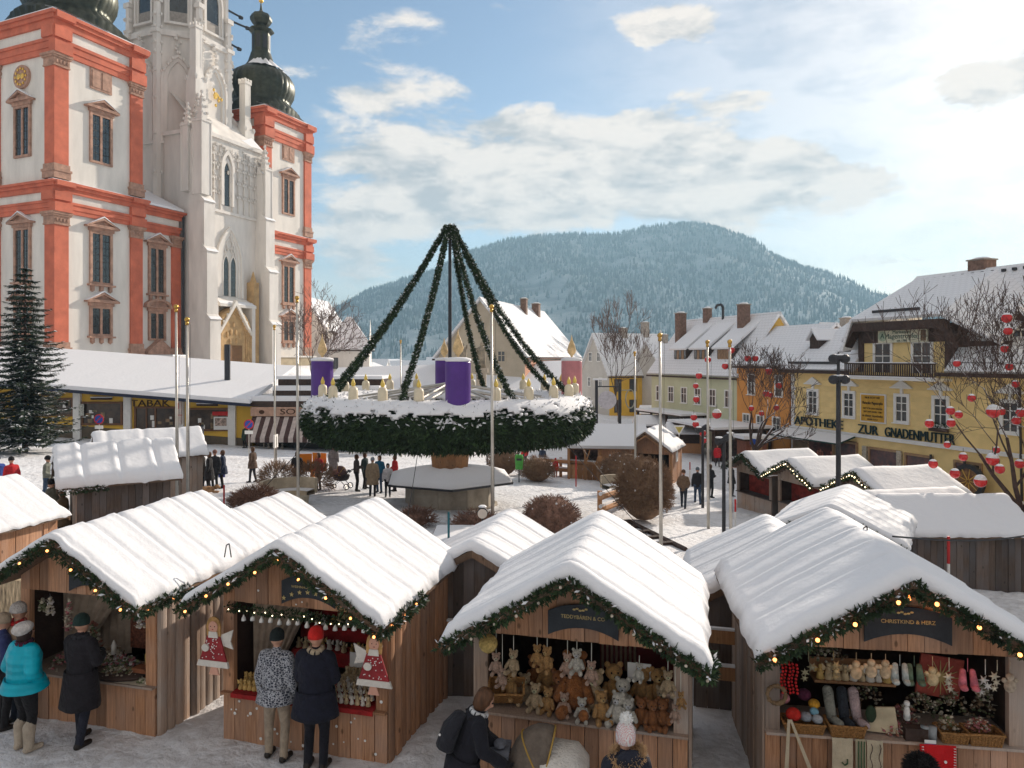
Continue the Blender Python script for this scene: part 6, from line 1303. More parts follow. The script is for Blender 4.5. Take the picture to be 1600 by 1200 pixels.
def lamp():
 Y = 21.5; x = 510 / F * Y; z = G(x, Y); t = thing('street_lamp', 'tall dark street lamp with two double lantern heads before the pharmacy', 'street lamp', (x, Y, z)); h = 5.2 - z + .02
 q = MB(); q.cyl((0, 0, -.2), (0, 0, h - .65), .08, .065, 10); q.cyl((0, 0, h - .65), (0, 0, h + .0), .05, .045, 8); q.build('post', DARK, t)
 for zz in (h - .62, h - .0):
  q = MB(); q.box(-.22, .22, -.14, .14, zz - .05, zz + .06); q.ball((-.17, -.05, zz - .03), .15, .16, .14, 10, 6); q.ball((.17, -.05, zz - .03), .15, .16, .14, 10, 6); q.cyl((0, 0, zz), (0, 0, zz + .17), .05, .02, 6); o = q.build('lantern', DARK, t)
  q = MB(); q.ball((.02, 0, zz + .08), .2, .13, .04, 8, 4); q.build('snow', SNOW, o)
 for (px, py, Y, l) in ((1131, 684, 25.5, 'dark post with spotlights between the flagpoles'), (1098, 668, 33, 'thin dark post with spotlights left of the bauble tree')):
  x = (px - 800) / F * Y; z = G(x, Y); h = CZ + (HY - py) / F * Y - z; t = thing('lamp_post', l, 'lamp post', (x, Y, z)); q = MB(); q.cyl((0, 0, -.2), (0, 0, h), .07, .06, 8); q.build('post', DARK, t)
  for s_ in (-1, 1): q = MB(); q.cyl((0, 0, h - .05), (s_ * .28, -.1, h - .02 + .12 * s_), .11, .14, 8); o = q.build('spotlight', DARK, t); q = MB(); q.ball((s_ * .2, -.08, h + .1 + .08 * s_), .14, .12, .04, 7, 4); q.build('snow', SNOW, o)
 # floodlight behind the stalls
 Y = 22.5; x = (754 - 800) / F * Y; z = G(x, Y); t = thing('floodlight', 'round silver and black floodlight behind the stall roofs', 'floodlight', (x, Y, 0)); zc = CZ - (800 - HY) / F * Y
 q = MB(); q.cyl((0, 0, z - .2), (0, 0, zc - .12), .03, n=6); q.build('stand', DARK, t); q = MB(); q.cyl((0, -.14, zc), (0, .16, zc + .05), .17, .12, 12); q.build('housing', DARK, t); q = MB(); q.cyl((0, -.17, zc - .02), (0, -.141, zc - .02), .15, n=12); q.build('lens', ALU, t); q = MB(); q.ball((0, 0, zc + .17), .14, .16, .05, 8, 4); q.build('snow', SNOW, t)
lamp()
def signs():
 RED = M('sign_red', (.50, .03, .03), .5); BLU = M('sign_blue', (.02, .07, .35), .5); GPOL = ALU
 for (px, py, Y, l, base) in ((155, 655, 46, 'round blue and red no parking sign before the left shop window', 1), (389, 663, 46, 'round blue and red no parking sign before the souvenir awning', 1)):
  x = (px - 800) / F * Y; z = G(x, Y); zc = CZ - (py - HY) / F * Y; t = thing('road_sign', l, 'road sign', (x, Y, z)); zc -= z
  q = MB(); q.cyl((0, 0, -.2), (0, 0, zc), .03, n=6); q.build('post', GPOL, t); q = MB(); q.cyl((0, -.04, zc), (0, -.02, zc), .32, n=24); o = q.build('disc', RED, t); q = MB(); q.cyl((0, -.05, zc), (0, -.041, zc), .25, n=24); q.build('blue_field', BLU, o)
  q = MB(); q.box(-.25, .25, -.056, -.051, -.03, .03, 0, XF((0, 0, zc), 0, 0, R(-45))); q.build('diagonal_bar', RED, o); q = MB(); q.box(-.26, .26, -.04, -.02, zc - .62, zc - .4); q.build('plate', WHITEP, t)
 for (px, py, Y, l, k) in ((432, 690, 36, 'white roadside sign seen edge on near the walkers', 'edge'), (1061, 672, 46, 'triangular yield sign with small plate below', 'tri'), (1466, 697, 50, 'round dark sign before the pharmacy corner', 'disc'), (1176, 690, 52, 'small blue and white sign post near the kiosk', 'blue')):
  x = (px - 800) / F * Y; z = G(x, Y); zc = CZ - (py - HY) / F * Y - z; t = thing('road_sign', l, 'road sign', (x, Y, z)); q = MB(); q.cyl((0, 0, -.2), (0, 0, zc + .25), .03, n=6); q.build('post', GPOL, t); q = MB()
  if k == 'edge': q.box(-.08, .0, -.25, .25, zc - .3, zc + .35); m = WHITEP
  elif k == 'tri': q.prism([(0, zc - .35), (.38, zc + .3), (-.38, zc + .3)], -.05, -.02); m = WHITEP
  elif k == 'disc': q.cyl((0, -.04, zc), (0, -.02, zc), .33, n=20); m = M('dark_purple_sign', (.10, .03, .06))
  else: q.box(-.2, .2, -.05, -.02, zc - .2, zc + .2); m = BLU
  q.build('plate', m, t)
  if k == 'tri': q = MB(); q.prism([(0, zc - .2), (.24, zc + .2), (-.24, zc + .2)], -.06, -.051); q.build('yellow_field', M('sign_yellow', (.5, .4, .1)), t); q = MB(); q.box(-.25, .25, -.05, -.02, zc - 1.1, zc - .6); q.build('plate', ALU, t)
 # orange notice boards
 Y = 34; x = (480 - 800) / F * Y; z = G(x, Y); t = thing('notice_board', 'bright orange folded notice board beside the tall left flagpole', 'notice board', (x + .25, Y, z)); zc = CZ - (722 - HY) / F * Y - z; OR = M('bright_orange_board', (.70, .22, .02), .6, .1, 3)
 q = MB(); q.box(-.75, -.02, -.03, .0, zc - .45, zc + .4, 0, XF((0, 0, 0), R(12))); q.build('board', OR, t); q = MB(); q.box(.02, .75, -.03, .0, zc - .4, zc + .45, 0, XF((0, 0, 0), R(-18))); q.build('board', OR, t); q = MB(); q.box(-.09, .09, -.02, .1, -.2, zc); q.build('post', OR, t)
 # snow markers
 for (px, py, Y, m, l) in ((170, 775, 22, RED, 'short red marker post in front of the long grey hut'), (350, 768, 27, RED, 'red marker post beside the grey gabled hut'), (962, 770, 40, RED, 'red marker post at the log fence'), (742, 824, 21, RED, 'short red marker post beside the floodlight'), (701, 800, 21, M('teal_post_paint', (.02, .12, .15)), 'thin teal marker post before the fountain'), (1149, 780, 27, RED, 'red and white marker post by the leftmost brown hut'), (1482, 838, 17.6, RED, 'red topped marker post before the wide grey hut'), (1078, 722, 44, WHITEP, 'white and red striped marker post left of the dark post'), (900, 712, 39, RED, 'red marker post by the long log hut')):
  x = (px - 800) / F * Y; z = G(x, Y); h = CZ - (py - HY) / F * Y - z; h = max(h, .9); t = thing('marker_post', l, 'marker post', (x, Y, z)); q = MB(); q.cyl((0, 0, -.2), (0, 0, h * .62), .035, n=6); q.build('lower', WHITEP if 'white' in l or 'red topped' in l else m, t); q = MB(); q.cyl((0, 0, h * .62), (0, 0, h), .036, n=6); q.build('upper', m if m is not WHITEP else RED, t)
 # sign gantry with snow-plastered disc
 Y = 62; g = thing('sign_gantry', 'dark two post gantry carrying a round snow plastered sign', 'sign gantry', ((932 - 800) / F * Y, Y, G(7, 62))); z0 = G(7, 62); zt = 5.2 - 34 / F * Y - z0; d = 2.0
 for xx in (0, d): q = MB(); q.box(xx - .12, xx + .12, -.1, .1, -.5, zt if xx == 0 else zt - .2); q.build('post', DARK, g)
 q = MB(); q.box(0, d, -.05, .05, zt - .6, zt - .5); q.build('crossbar', DARK, g); q = MB(); q.box(-.3, .9, -.2, .2, zt, zt + .15); q.build('snow', SNOW, g)
 q = MB(); q.cyl((.9, -.3, zt - 1.7), (.9, -.12, zt - 1.7), .78, n=26); q.build('disc', M('snow_plastered_disc', (.55, .52, .55)), g); q = MB(); q.band([(2.9 + .35 * math.cos(R(a)), zt - 1.6 + .75 * math.sin(R(a))) for a in range(0, 360, 20)], [(2.9 + .45 * math.cos(R(a)), zt - 1.6 + .85 * math.sin(R(a))) for a in range(0, 360, 20)], -.1, 0, closed=True); q.box(2.05, 2.9, -.04, .04, zt - .9, zt - .82); q.build('wrought_bracket', M('wrought_iron_pale', (.35, .33, .25)), g)
 # green litter bin
 Y = 40; x = (811 - 800) / F * Y; z = G(x, Y); zc = CZ - (722 - HY) / F * Y - z; t = thing('litter_bin', 'green litter bin on a post right of the wreath base', 'litter bin', (x, Y, z)); q = MB(); q.cyl((0, 0, -.1), (0, 0, zc), .035, n=6); q.build('post', DARK, t); q = MB(); q.loft([((0, -.1, zc - .38), .2, .15), ((0, -.1, zc + .3), .24, .18), ((0, -.1, zc + .42), .2, .14)], 12); q.build('bin', M('green_plastic', (.07, .33, .05), .5), t)
 q = MB(); q.box(-.14, .14, -.3, -.27, zc + .12, zc + .24); q.build('slot', DARK, t)
signs()
def fences():
 WL = WOODL
 def rails(label, a, b, zr, th, posts, name='fence'):
  a, b = Vector(a), Vector(b); t = thing('fence', label, 'fence', (a.x, a.y, G(a.x, a.y))); dz = G(b.x, b.y) - G(a.x, a.y); d = Vector((b.x - a.x, b.y - a.y, dz))
  for z in zr: q = MB(); q.cyl((0, 0, z), (d.x, d.y, d.z + z), th, n=7); o = q.build('rail', WL, t); q = MB(); q.cyl((0, 0, z + th * .8), (d.x, d.y, d.z + z + th * .8), th * .6, n=6); q.build('snow', SNOW, o)
  for i in range(posts): u = i / max(1, posts - 1); q = MB(); q.box(d.x * u - .09, d.x * u + .09, d.y * u + th, d.y * u + th + .12, d.z * u - .4, d.z * u + zr[0] + .2); q.build('post', WL, t)
 g1, g2 = GP(835, 742), GP(962, 752); rails('two rail log fence running in front of the log huts', g1, g2, (.95, .45), .13, 4)
 g1, g2 = GP(938, 812), GP(1002, 784); rails('short sloping log rail beside the hedge and bench', g1, g2, (.9, .4), .14, 2)
 # carved log figure at the fence end
 g = GP(938, 752); t = thing('carved_post', 'carved wooden post figure at the right end of the log fence', 'carving', g); q = MB(); q.loft([((0, 0, -.1), .22, .2), ((0, 0, .8), .2, .18), ((0, 0, 1.05), .12, .12), ((0, 0, 1.2), .2, .2), ((0, 0, 1.4), .18, .18), ((0, 0, 1.5), .05, .05)], 10); q.build('figure', WOODL, t, smooth=True)
 g = GP(1222, 812); t = thing('handrail', 'bent steel handrail before the second brown hut', 'handrail', (g.x + .5, g.y, g.z)); q = MB(); q.tube([(0, 0, -.1), (0, 0, .85), (.1, 0, .95), (1.6, .6, .9), (1.7, .65, .8), (1.7, .65, -.1)], .03, 6); q.tube([(-.5, .2, -.1), (-.5, .2, .95)], .03, 6); q.build('tube', ALU, t)
 # benches
 def bench(label, g, rz, R0=1.5):
  t = thing('stone_bench', label, 'bench', g, rz); st = bpy.data.materials.get('bench_stone') or M('bench_stone', (.45, .38, .28), .8, .2, 2)
  q = MB(); inn = [(R0 * math.cos(R(a)), R0 * math.sin(R(a))) for a in range(20, 165, 12)]; out = [((R0 + .12) * math.cos(R(a)), (R0 + .12) * math.sin(R(a))) for a in range(20, 165, 12)]
  for i in range(len(inn) - 1): q.add([(*inn[i], .35), (*inn[i + 1], .35), (*out[i + 1], .35), (*out[i], .35), (*inn[i], .95), (*inn[i + 1], .95), (*out[i + 1], .95), (*out[i], .95)], [(0, 3, 2, 1), (4, 5, 6, 7), (0, 1, 5, 4), (2, 3, 7, 6), (1, 2, 6, 5), (3, 0, 4, 7)])
  q.build('backrest', st, t); q = MB(); i2 = [(x * .66, y * .66) for x, y in inn]
  for i in range(len(inn) - 1): q.add([(*i2[i], .3), (*i2[i + 1], .3), (*inn[i + 1], .3), (*inn[i], .3), (*i2[i], .45), (*i2[i + 1], .45), (*inn[i + 1], .45), (*inn[i], .45)], [(0, 3, 2, 1), (4, 5, 6, 7), (0, 1, 5, 4), (2, 3, 7, 6)])
  q.build('seat', st, t); q = MB()
  for i in range(len(inn) - 1): q.add([(i2[i][0] * 1.02, i2[i][1] * 1.02, .46), (i2[i + 1][0] * 1.02, i2[i + 1][1] * 1.02, .46), (inn[i + 1][0] * .98, inn[i + 1][1] * .98, .52), (inn[i][0] * .98, inn[i][1] * .98, .52)], [(0, 1, 2, 3)])
  q.build('snow', SNOW, t); q = MB(); q.lathe([(R0 * .7, -.2), (R0 * .75, .3)], 16, sy=.8, c=(0, .45)); q.build('foot', st, t)
 bench('curved stone bench with snowy seat left of the big brown hedge', GP(974, 778), R(-25), 1.25); bench('curved stone bench beside the dry bush left of the wreath', GP(455, 790), R(30), 1.1)
 # timber retaining edge by the hedge
 g1, g2 = GP(985, 818), GP(1072, 862); t = thing('step_edge', 'dark stepped timber edge half buried in snow before the hedge', 'edging', g1); d = g2 - g1; q = MB(); q.cyl((0, 0, .05), d + Vector((0, 0, .05)), .09, n=5); q.build('beam', DARKW, t)
 for k in range(5): u = k / 5; q = MB(); p = d * u; q.cyl(p + Vector((0, 0, .08)), p + Vector((-.9, -.35, .1)), .07, n=5); q.build('tread', DARKW, t)
 # dark planter wall behind stalls
 Y = 21; x0, x1 = (668 - 800) / F * Y, (770 - 800) / F * Y; t = thing('planter', 'dark timber sided planting bed below the fountain', 'planter', (x0, Y, G(-1, Y) - .3)); q = MB(); q.box(0, x1 - x0, 0, 2.2, 0, .62); q.build('side', M('rotting_timber', (.12, .08, .055), .9, .3, 3), t); q = MB(); q.box(.05, x1 - x0 - .05, .05, 2.2, .622, .7); q.build('snow', SNOW, t)
fences()
# ================================================================ trees, bushes, baubles
BARK = M('dark_bark', (.085, .055, .045), .9, .3, 5, .4, 20); BARKR = M('reddish_twigs', (.13, .085, .07), .9, .3, 5, 0); BUSHM = M('dry_bush_twigs', (.27, .17, .10), .9, .4, 4, 0, col2=(.15, .09, .06))
def bare_tree(label, loc, h, spread, seed, trunk_r, fork=.25, up=.5, levels=6, group=None, twig=BARK, snow=True, stems=4, name='bare_tree', droop=0.0, ln=.30):
 rmin = .00026 * Vector(loc).length
 rng = random.Random(seed); t = thing(name, label, 'tree', loc, 0, group); tr = MB(); br = MB(); tw = MB(); sn = MB()
 def grow(p, d, L, r, lv):
  n = 3 if lv < 3 else 2; pts = [p]; dd = d.copy()
  for k in range(n):
   dd = (dd + Vector((rng.uniform(-.22, .22), rng.uniform(-.22, .22), rng.uniform(-.05, .16) - droop * lv * .06))).normalized(); pts.append(pts[-1] + dd * L / n)
  rad = [max(r * (1 - .45 * k / n), rmin) for k in range(n + 1)]; m = tr if lv == 0 else (br if lv < 4 else tw)
  m.tube(pts, rad, 8 if lv == 0 else (6 if lv < 2 else (4 if lv < 4 else 3)))
  if snow and lv < 4 and dd.z < .85:
   for a, b in zip(pts, pts[1:]): sn.cyl(a + Vector((0, 0, r * .75)), b + Vector((0, 0, r * .6)), r * .55, n=4)
  if lv >= levels: return
  kids_ = rng.choice((2, 3, 3)) if lv < levels - 1 else 4
  if lv == 0: kids_ = stems
  for k in range(kids_):
   i = rng.randint(1, n) if (k and lv) else n; ang = rng.uniform(.35, .85) if lv else rng.uniform(.45, .8); az = 6.283 * (k + rng.random() * .6) / kids_
   u = dd.orthogonal().normalized(); v = dd.cross(u); nd = (dd * math.cos(ang) + (u * math.cos(az) + v * math.sin(az)) * math.sin(ang) + Vector((0, 0, up * .22))).normalized()
   nd = Vector((nd.x * spread, nd.y * spread, nd.z)).normalized(); grow(pts[i], nd, L * rng.uniform(.62, .86) if lv else h * ln * rng.uniform(.85, 1.1), rad[i] * rng.uniform(.5, .68), lv + 1)
 grow(Vector((0, 0, -.3)), Vector((.02, 0, 1)), h * fork + .3, trunk_r, 0)
 tr.build('trunk', BARK, t, smooth=True); br.build('branches', BARK, t, kind='stuff'); tw.build('twigs', twig, t, kind='stuff')
 if snow and sn.v: sn.build('snow', SNOW, t, kind='stuff')
 return t
bare_tree('large bare tree hung with red and white baubles at the right picture edge', (15.9, 22.6, G(15.9, 22.6)), 9.0, .75, 4, .24, fork=.22, levels=7, stems=4, ln=.25)
bare_tree('bare spreading tree hung with red baubles before the orange house', (16.0, 49, G(16.0, 49)), 9.6, .75, 9, .3, fork=.2, levels=6, stems=5, ln=.27)
bare_tree('bare feathery birch like tree before the ochre house front', (14.7, 99, -3.8), 15.5, .5, 12, .22, fork=.24, levels=6, stems=4, twig=BARKR, ln=.25, snow=False)
bare_tree('dark bare tree with leaning stems right of the church tower', (-23.6, 84, 1.2), 11.5, .9, 15, .24, fork=.16, levels=6, stems=4, twig=BARKR, ln=.27)
def spruce(label, loc, h, rad, seed, n=30):
 rng = random.Random(seed); t = thing('spruce_tree', label, 'tree', loc); q = MB(); q.cyl((0, 0, -.3), (0, 0, h * .97), .17, .02, 8); q.build('trunk', M('spruce_bark', (.14, .07, .045), .9), t)
 v = []; f = []; mi = []
 def bl(p, di, sd, L, w, m): o = len(v); v.extend([p, p + di * L * .45 + sd * w, p + di * L, p + di * L * .45 - sd * w]); f.append((o, o + 1, o + 2, o + 3)); mi.append(m)
 lev = int(h / .36)
 for k in range(lev):
  z = .9 + (h - 1.0) * k / lev; R_ = rad * (1 - (z / h)) ** .8 * rng.uniform(.85, 1.1) + .12; nb = 10 if z < h * .6 else 7
  for b in range(nb):
   a = 6.283 * (b + rng.random() * .7) / nb; L = R_ * rng.uniform(.65, 1.18); d = Vector((math.cos(a), math.sin(a), 0)); side = Vector((-d.y, d.x, 0)); st = max(4, int(L / .13))
   for s in range(st):
    u = (s + .5) / st; p = Vector((0, 0, z)) + d * L * u + Vector((0, 0, -.30 * L * u + .26 * L * u * u * u)); bw = (.42 * (1 - u) + .12) * min(1, L)
    for sg in (-1, 1):
     for c in range(3):
      di = (d * rng.uniform(.5, 1) + side * sg * rng.uniform(.3, 1) + Vector((0, 0, rng.uniform(-.35, .1)))).normalized(); q0 = p + side * sg * bw * rng.random() * .5
      sn = rng.random() < .09 + .05 * u; bl(q0 + Vector((0, 0, .03 if sn else 0)), di, di.cross(Vector((rng.uniform(-.4, .4), rng.uniform(-.4, .4), 1))).normalized(), bw * rng.uniform(.7, 1.3) + .12, .05 if not sn else .05, 2 if sn else (1 if rng.random() < .4 else 0))
    bl(p, Vector((d.x * .4, d.y * .4, -1)).normalized(), side, rng.uniform(.1, .28), .04, 0)
 me = bpy.data.meshes.new('foliage'); me.from_pydata([tuple(x) for x in v], [], f)
 for m in (M('spruce_needles_dark', (.03, .05, .03), .8, .4, 3, 0), M('spruce_needles', (.05, .07, .035), .8, .4, 3, 0), SNOW): me.materials.append(m)
 me.polygons.foreach_set('material_index', mi); obj('foliage', me, t, kind='stuff')
spruce('tall dark spruce dusted with snow before the shop row at the left', (-29.6, 43.8, G(-29.6, 43.8)), 11.6, 3.5, 2)
def bush(label, loc, rx, ry, rz, seed, n, mat=BUSHM, snow=.05, name='bush', L=.3, w=.012, hollow=.55, twigs=2):
 rng = random.Random(seed); t = thing(name, label, 'bush', loc); q = MB(); s = MB()
 if hollow: q.ball((0, 0, rz * .5), rx * hollow, ry * hollow, rz * .52, 14, 9)
 for i in range(n):
  a = rng.random() * 6.283; e = math.asin(rng.uniform(-.55, 1)); k = rng.uniform(.6, 1.0); lump = 1 + .13 * noise.noise((math.cos(a) * 2, math.sin(a) * 2, e * 2 + seed))
  d = Vector((math.cos(e) * math.cos(a) * rx, math.cos(e) * math.sin(a) * ry, math.sin(e) * rz * .55)) * lump; p = Vector((0, 0, rz * .48)) + d * k; di = (d.normalized() + Vector((rng.uniform(-.6, .6), rng.uniform(-.6, .6), rng.uniform(-.3, .7)))).normalized(); l = L * rng.uniform(.5, 1.2)
  q.cyl(p, p + di * l, w, w * .3, 3, cap=False)
  for b in range(twigs): d2 = (di + Vector((rng.uniform(-.8, .8), rng.uniform(-.8, .8), rng.uniform(-.5, .8)))).normalized(); q.cyl(p + di * l * .5, p + di * l * .5 + d2 * l * .5, w * .6, w * .2, 3, cap=False)
  if rng.random() < snow * (1 + 3 * max(0, math.sin(e))): s.ball(p + di * l * .5 + Vector((0, 0, .02)), rng.uniform(.02, .045), n=5, k=3)
 q.build('twigs', mat, t, kind='stuff')
 if s.v: s.build('snow', SNOW, t, kind='stuff')
g = GP(1014, 820); bush('big brown clipped hedge beside the curved bench', (g.x, g.y + 1.0, g.z), 1.15, 1.1, 2.35, 1, 6500, BUSHM, .004, 'hedge', .2, .012, .84)
g = GP(985, 765); bush('lower brown hedge behind the curved bench', (g.x, g.y + 1.6, g.z), 1.5, .8, 1.7, 2, 3600, BUSHM, .01, 'hedge', .22, .014, .86)
g = GP(861, 838); bush('round clipped brown bush in front of the fountain', (g.x, g.y + .3, g.z), 1.0, .88, 1.25, 3, 3800, M('reddish_bush', (.22, .125, .09), .9, .4, 4, 0), .003, 'bush', .14, .010, .88)
for i, (px, py, rx, rz, n, l) in enumerate(((433, 768, .75, 1.2, 900, 'small dry bush in front of the souvenir shop flagpole'), (490, 772, .85, 1.35, 1000, 'dry bush beside the curved bench left of the wreath'), (397, 800, .8, .8, 1500, 'dark low bush left of the left stone bench'), (840, 752, 1.0, 1.3, 1300, 'pale brown bush behind the log fence'), (788, 742, .95, 1.5, 1300, 'pale brown bush right of the fountain'), (745, 838, .8, .7, 900, 'dark bush behind the floodlight'), (650, 822, .6, .5, 600, 'low dark bush in front of the fountain'))):
 g = GP(px, py); bush(l, (g.x, g.y, g.z), rx, rx, rz, 10 + i, n, BUSHM if i not in (2, 5, 6) else bpy.data.materials['reddish_bush'], .006, 'bush', .3, .011, .0 if i in (0, 1) else .8)
def baubles():
 q = MB(); q.ball((0, 0, 0), 1, n=16, k=10); ball = q.mesh('ball', REDB, True); wm = M('white_band', (.75, .72, .70), .4); q = MB(); q.ball((0, 0, 0), 1, n=16, k=10); q.m = [1 if (sum(q.v[i][2] for i in f) / len(f)) >.30 else 0 for f in q.f]; ball2 = q.mesh('ball', [REDB, wm], True)
 q = MB(); q.lathe([(.74, .68), (.72, .76), (.5, .96), (.2, 1.07), (.02, 1.1)], 12); cap = q.mesh('snow_cap', SNOW, True); q = MB(); q.cyl((0, 0, .95), (0, 0, 2.1), .05, n=4); hk = q.mesh('hanger', DARK)
 rng = random.Random(6)
 def put(px, py, Y, r, label, kind):
  p = P(px, py, Y); t = thing('bauble', label, 'bauble', p, 0, 'baubles in the bare trees'); t.scale = (r, r, r); obj('ball', ball2 if kind else ball, t); obj('snow_cap', cap, t); obj('hanger', hk, t)
 A = [(1143, 547), (1168, 560), (1180, 560), (1092, 587), (1087, 603), (1106, 562), (1120, 647), (1088, 624), (1084, 652), (1087, 663), (1098, 677), (1100, 688), (1201, 580), (1217, 602), (1204, 617), (1197, 615), (1174, 638), (1190, 646), (1213, 637), (1133, 572)]
 B = [(1495, 568), (1577, 573), (1587, 600), (1518, 622), (1552, 643), (1565, 643), (1485, 642), (1498, 648), (1486, 661), (1452, 662), (1557, 703), (1480, 695), (1505, 714), (1551, 718), (1562, 733), (1458, 725), (1492, 740), (1532, 752), (1573, 497), (1575, 517), (1570, 545), (1595, 645), (1588, 657), (1593, 725)]
 for L, Y, r, nm in ((sorted(A), 48.5, .22, 'small red bauble, {} from the left in the tree before the orange house'), (sorted(B), 21.5, .13, 'red bauble, {} from the left in the big bare tree at the right edge')):
  for i, (px, py) in enumerate(L):
   big = (px, py) in ((1551, 718), (1120, 647), (1552, 643), (1532, 752)); put(px, py, Y + rng.uniform(-1, 1), r * (1.45 if big else rng.uniform(.8, 1.1)), nm.format(ORD[i]), big)
baubles()
# ================================================================ people
FAB = {}
def fc(c, name=None, bump=.75):
 k = tuple(c)
 if k not in FAB: FAB[k] = M((name or 'cloth'), c, .9, .2, 10, bump, 11, sheen=.04)
 return FAB[k]
def pattern_cloth():
 m = fab('patterned_coat_cloth', (.03, .035, .05)); nt = m.node_tree; N = nt.nodes; L = nt.links; tc = N.new('ShaderNodeTexCoord'); b = N['Principled BSDF']
 mp = N.new('ShaderNodeMapping'); mp.inputs['Scale'].default_value = (5.5, 5.5, 7); L.new(tc.outputs['Object'], mp.inputs['Vector'])
 v = N.new('ShaderNodeTexVoronoi'); v.distance = 'CHEBYCHEV'; v.feature = 'F2'; v2 = N.new('ShaderNodeTexVoronoi'); v2.distance = 'CHEBYCHEV'
 L.new(mp.outputs[0], v.inputs['Vector']); L.new(mp.outputs[0], v2.inputs['Vector'])
 s = N.new('ShaderNodeMath'); s.operation = 'SUBTRACT'; L.new(v.outputs['Distance'], s.inputs[0]); L.new(v2.outputs['Distance'], s.inputs[1])
 r = N.new('ShaderNodeMapRange'); r.inputs['From Min'].default_value = .08; r.inputs['From Max'].default_value = .16; r.inputs['To Min'].default_value = 1; r.inputs['To Max'].default_value = 0; L.new(s.outputs[0], r.inputs['Value'])
 mx = N.new('ShaderNodeMix'); mx.data_type = 'RGBA'; mx.inputs[6].default_value = (.03, .035, .055, 1); mx.inputs[7].default_value = (.42, .43, .46, 1); L.new(r.outputs[0], mx.inputs[0]); L.new(mx.outputs[2], b.inputs['Base Color']); return m
NAVY, BLK, JEAN, KHAKI, BRN, TAN = (.015, .02, .035), (.014, .013, .015), (.045, .075, .13), (.34, .27, .2), (.09, .06, .045), (.33, .24, .15)
SHOE = M('dark_leather', (.02, .015, .012), .45, .2, 5, .05); HAIRB = M('brown_hair', (.10, .045, .02), .55, .4, 30, .3, 60, stretch=(1, 1, .2)); EYE = M('dark_eye', (.01, .01, .01), .2, 0, 1, 0)
def capsule(mb, a, b, r0, r1, n=10):
 a, b = Vector(a), Vector(b); mb.cyl(a, b, r0, r1, n); mb.ball(a, r0, n=n, k=6); mb.ball(b, r1, n=n, k=6)
def hand(parent, wrist, d, palm_n, m, curl=.5, name='glove', s=1.0, thumb=1):
 """palm, four unequal bent fingers and a thumb rooted at the palm's side"""
 w = Vector(wrist); d = Vector(d).normalized(); nrm = Vector(palm_n); nrm = (nrm - d * nrm.dot(d)).normalized(); sd = d.cross(nrm); q = MB()
 capsule(q, w - d * .03 * s, w + d * .03 * s, .032 * s, .034 * s);
 for k in (-1, 0, 1): capsule(q, w + sd * .02 * k * s, w + d * .075 * s + sd * .026 * k * s, .019 * s, .017 * s, 8)
 for k, ln in enumerate((.062, .072, .067, .052)):
  b = w + d * .085 * s + sd * (-.033 + .022 * k) * s; dd = d;
  for j in range(3):
   dd = (dd + nrm * curl * .75).normalized(); e = b + dd * ln * s * (.45, .32, .25)[j]; capsule(q, b, e, (.0105 - .0012 * j) * s, (.0095 - .0012 * j) * s, 7); b = e
 b = w + d * .02 * s + sd * .03 * -thumb * s; dd = (d * .6 - sd * thumb * .8 + nrm * .2).normalized()
 for j in range(2): e = b + dd * .036 * s; capsule(q, b, e, .0125 * s, .011 * s, 7); b = e; dd = (dd + d * .6 + nrm * curl * .5).normalized()
 return q.build(name, m, parent, smooth=True)
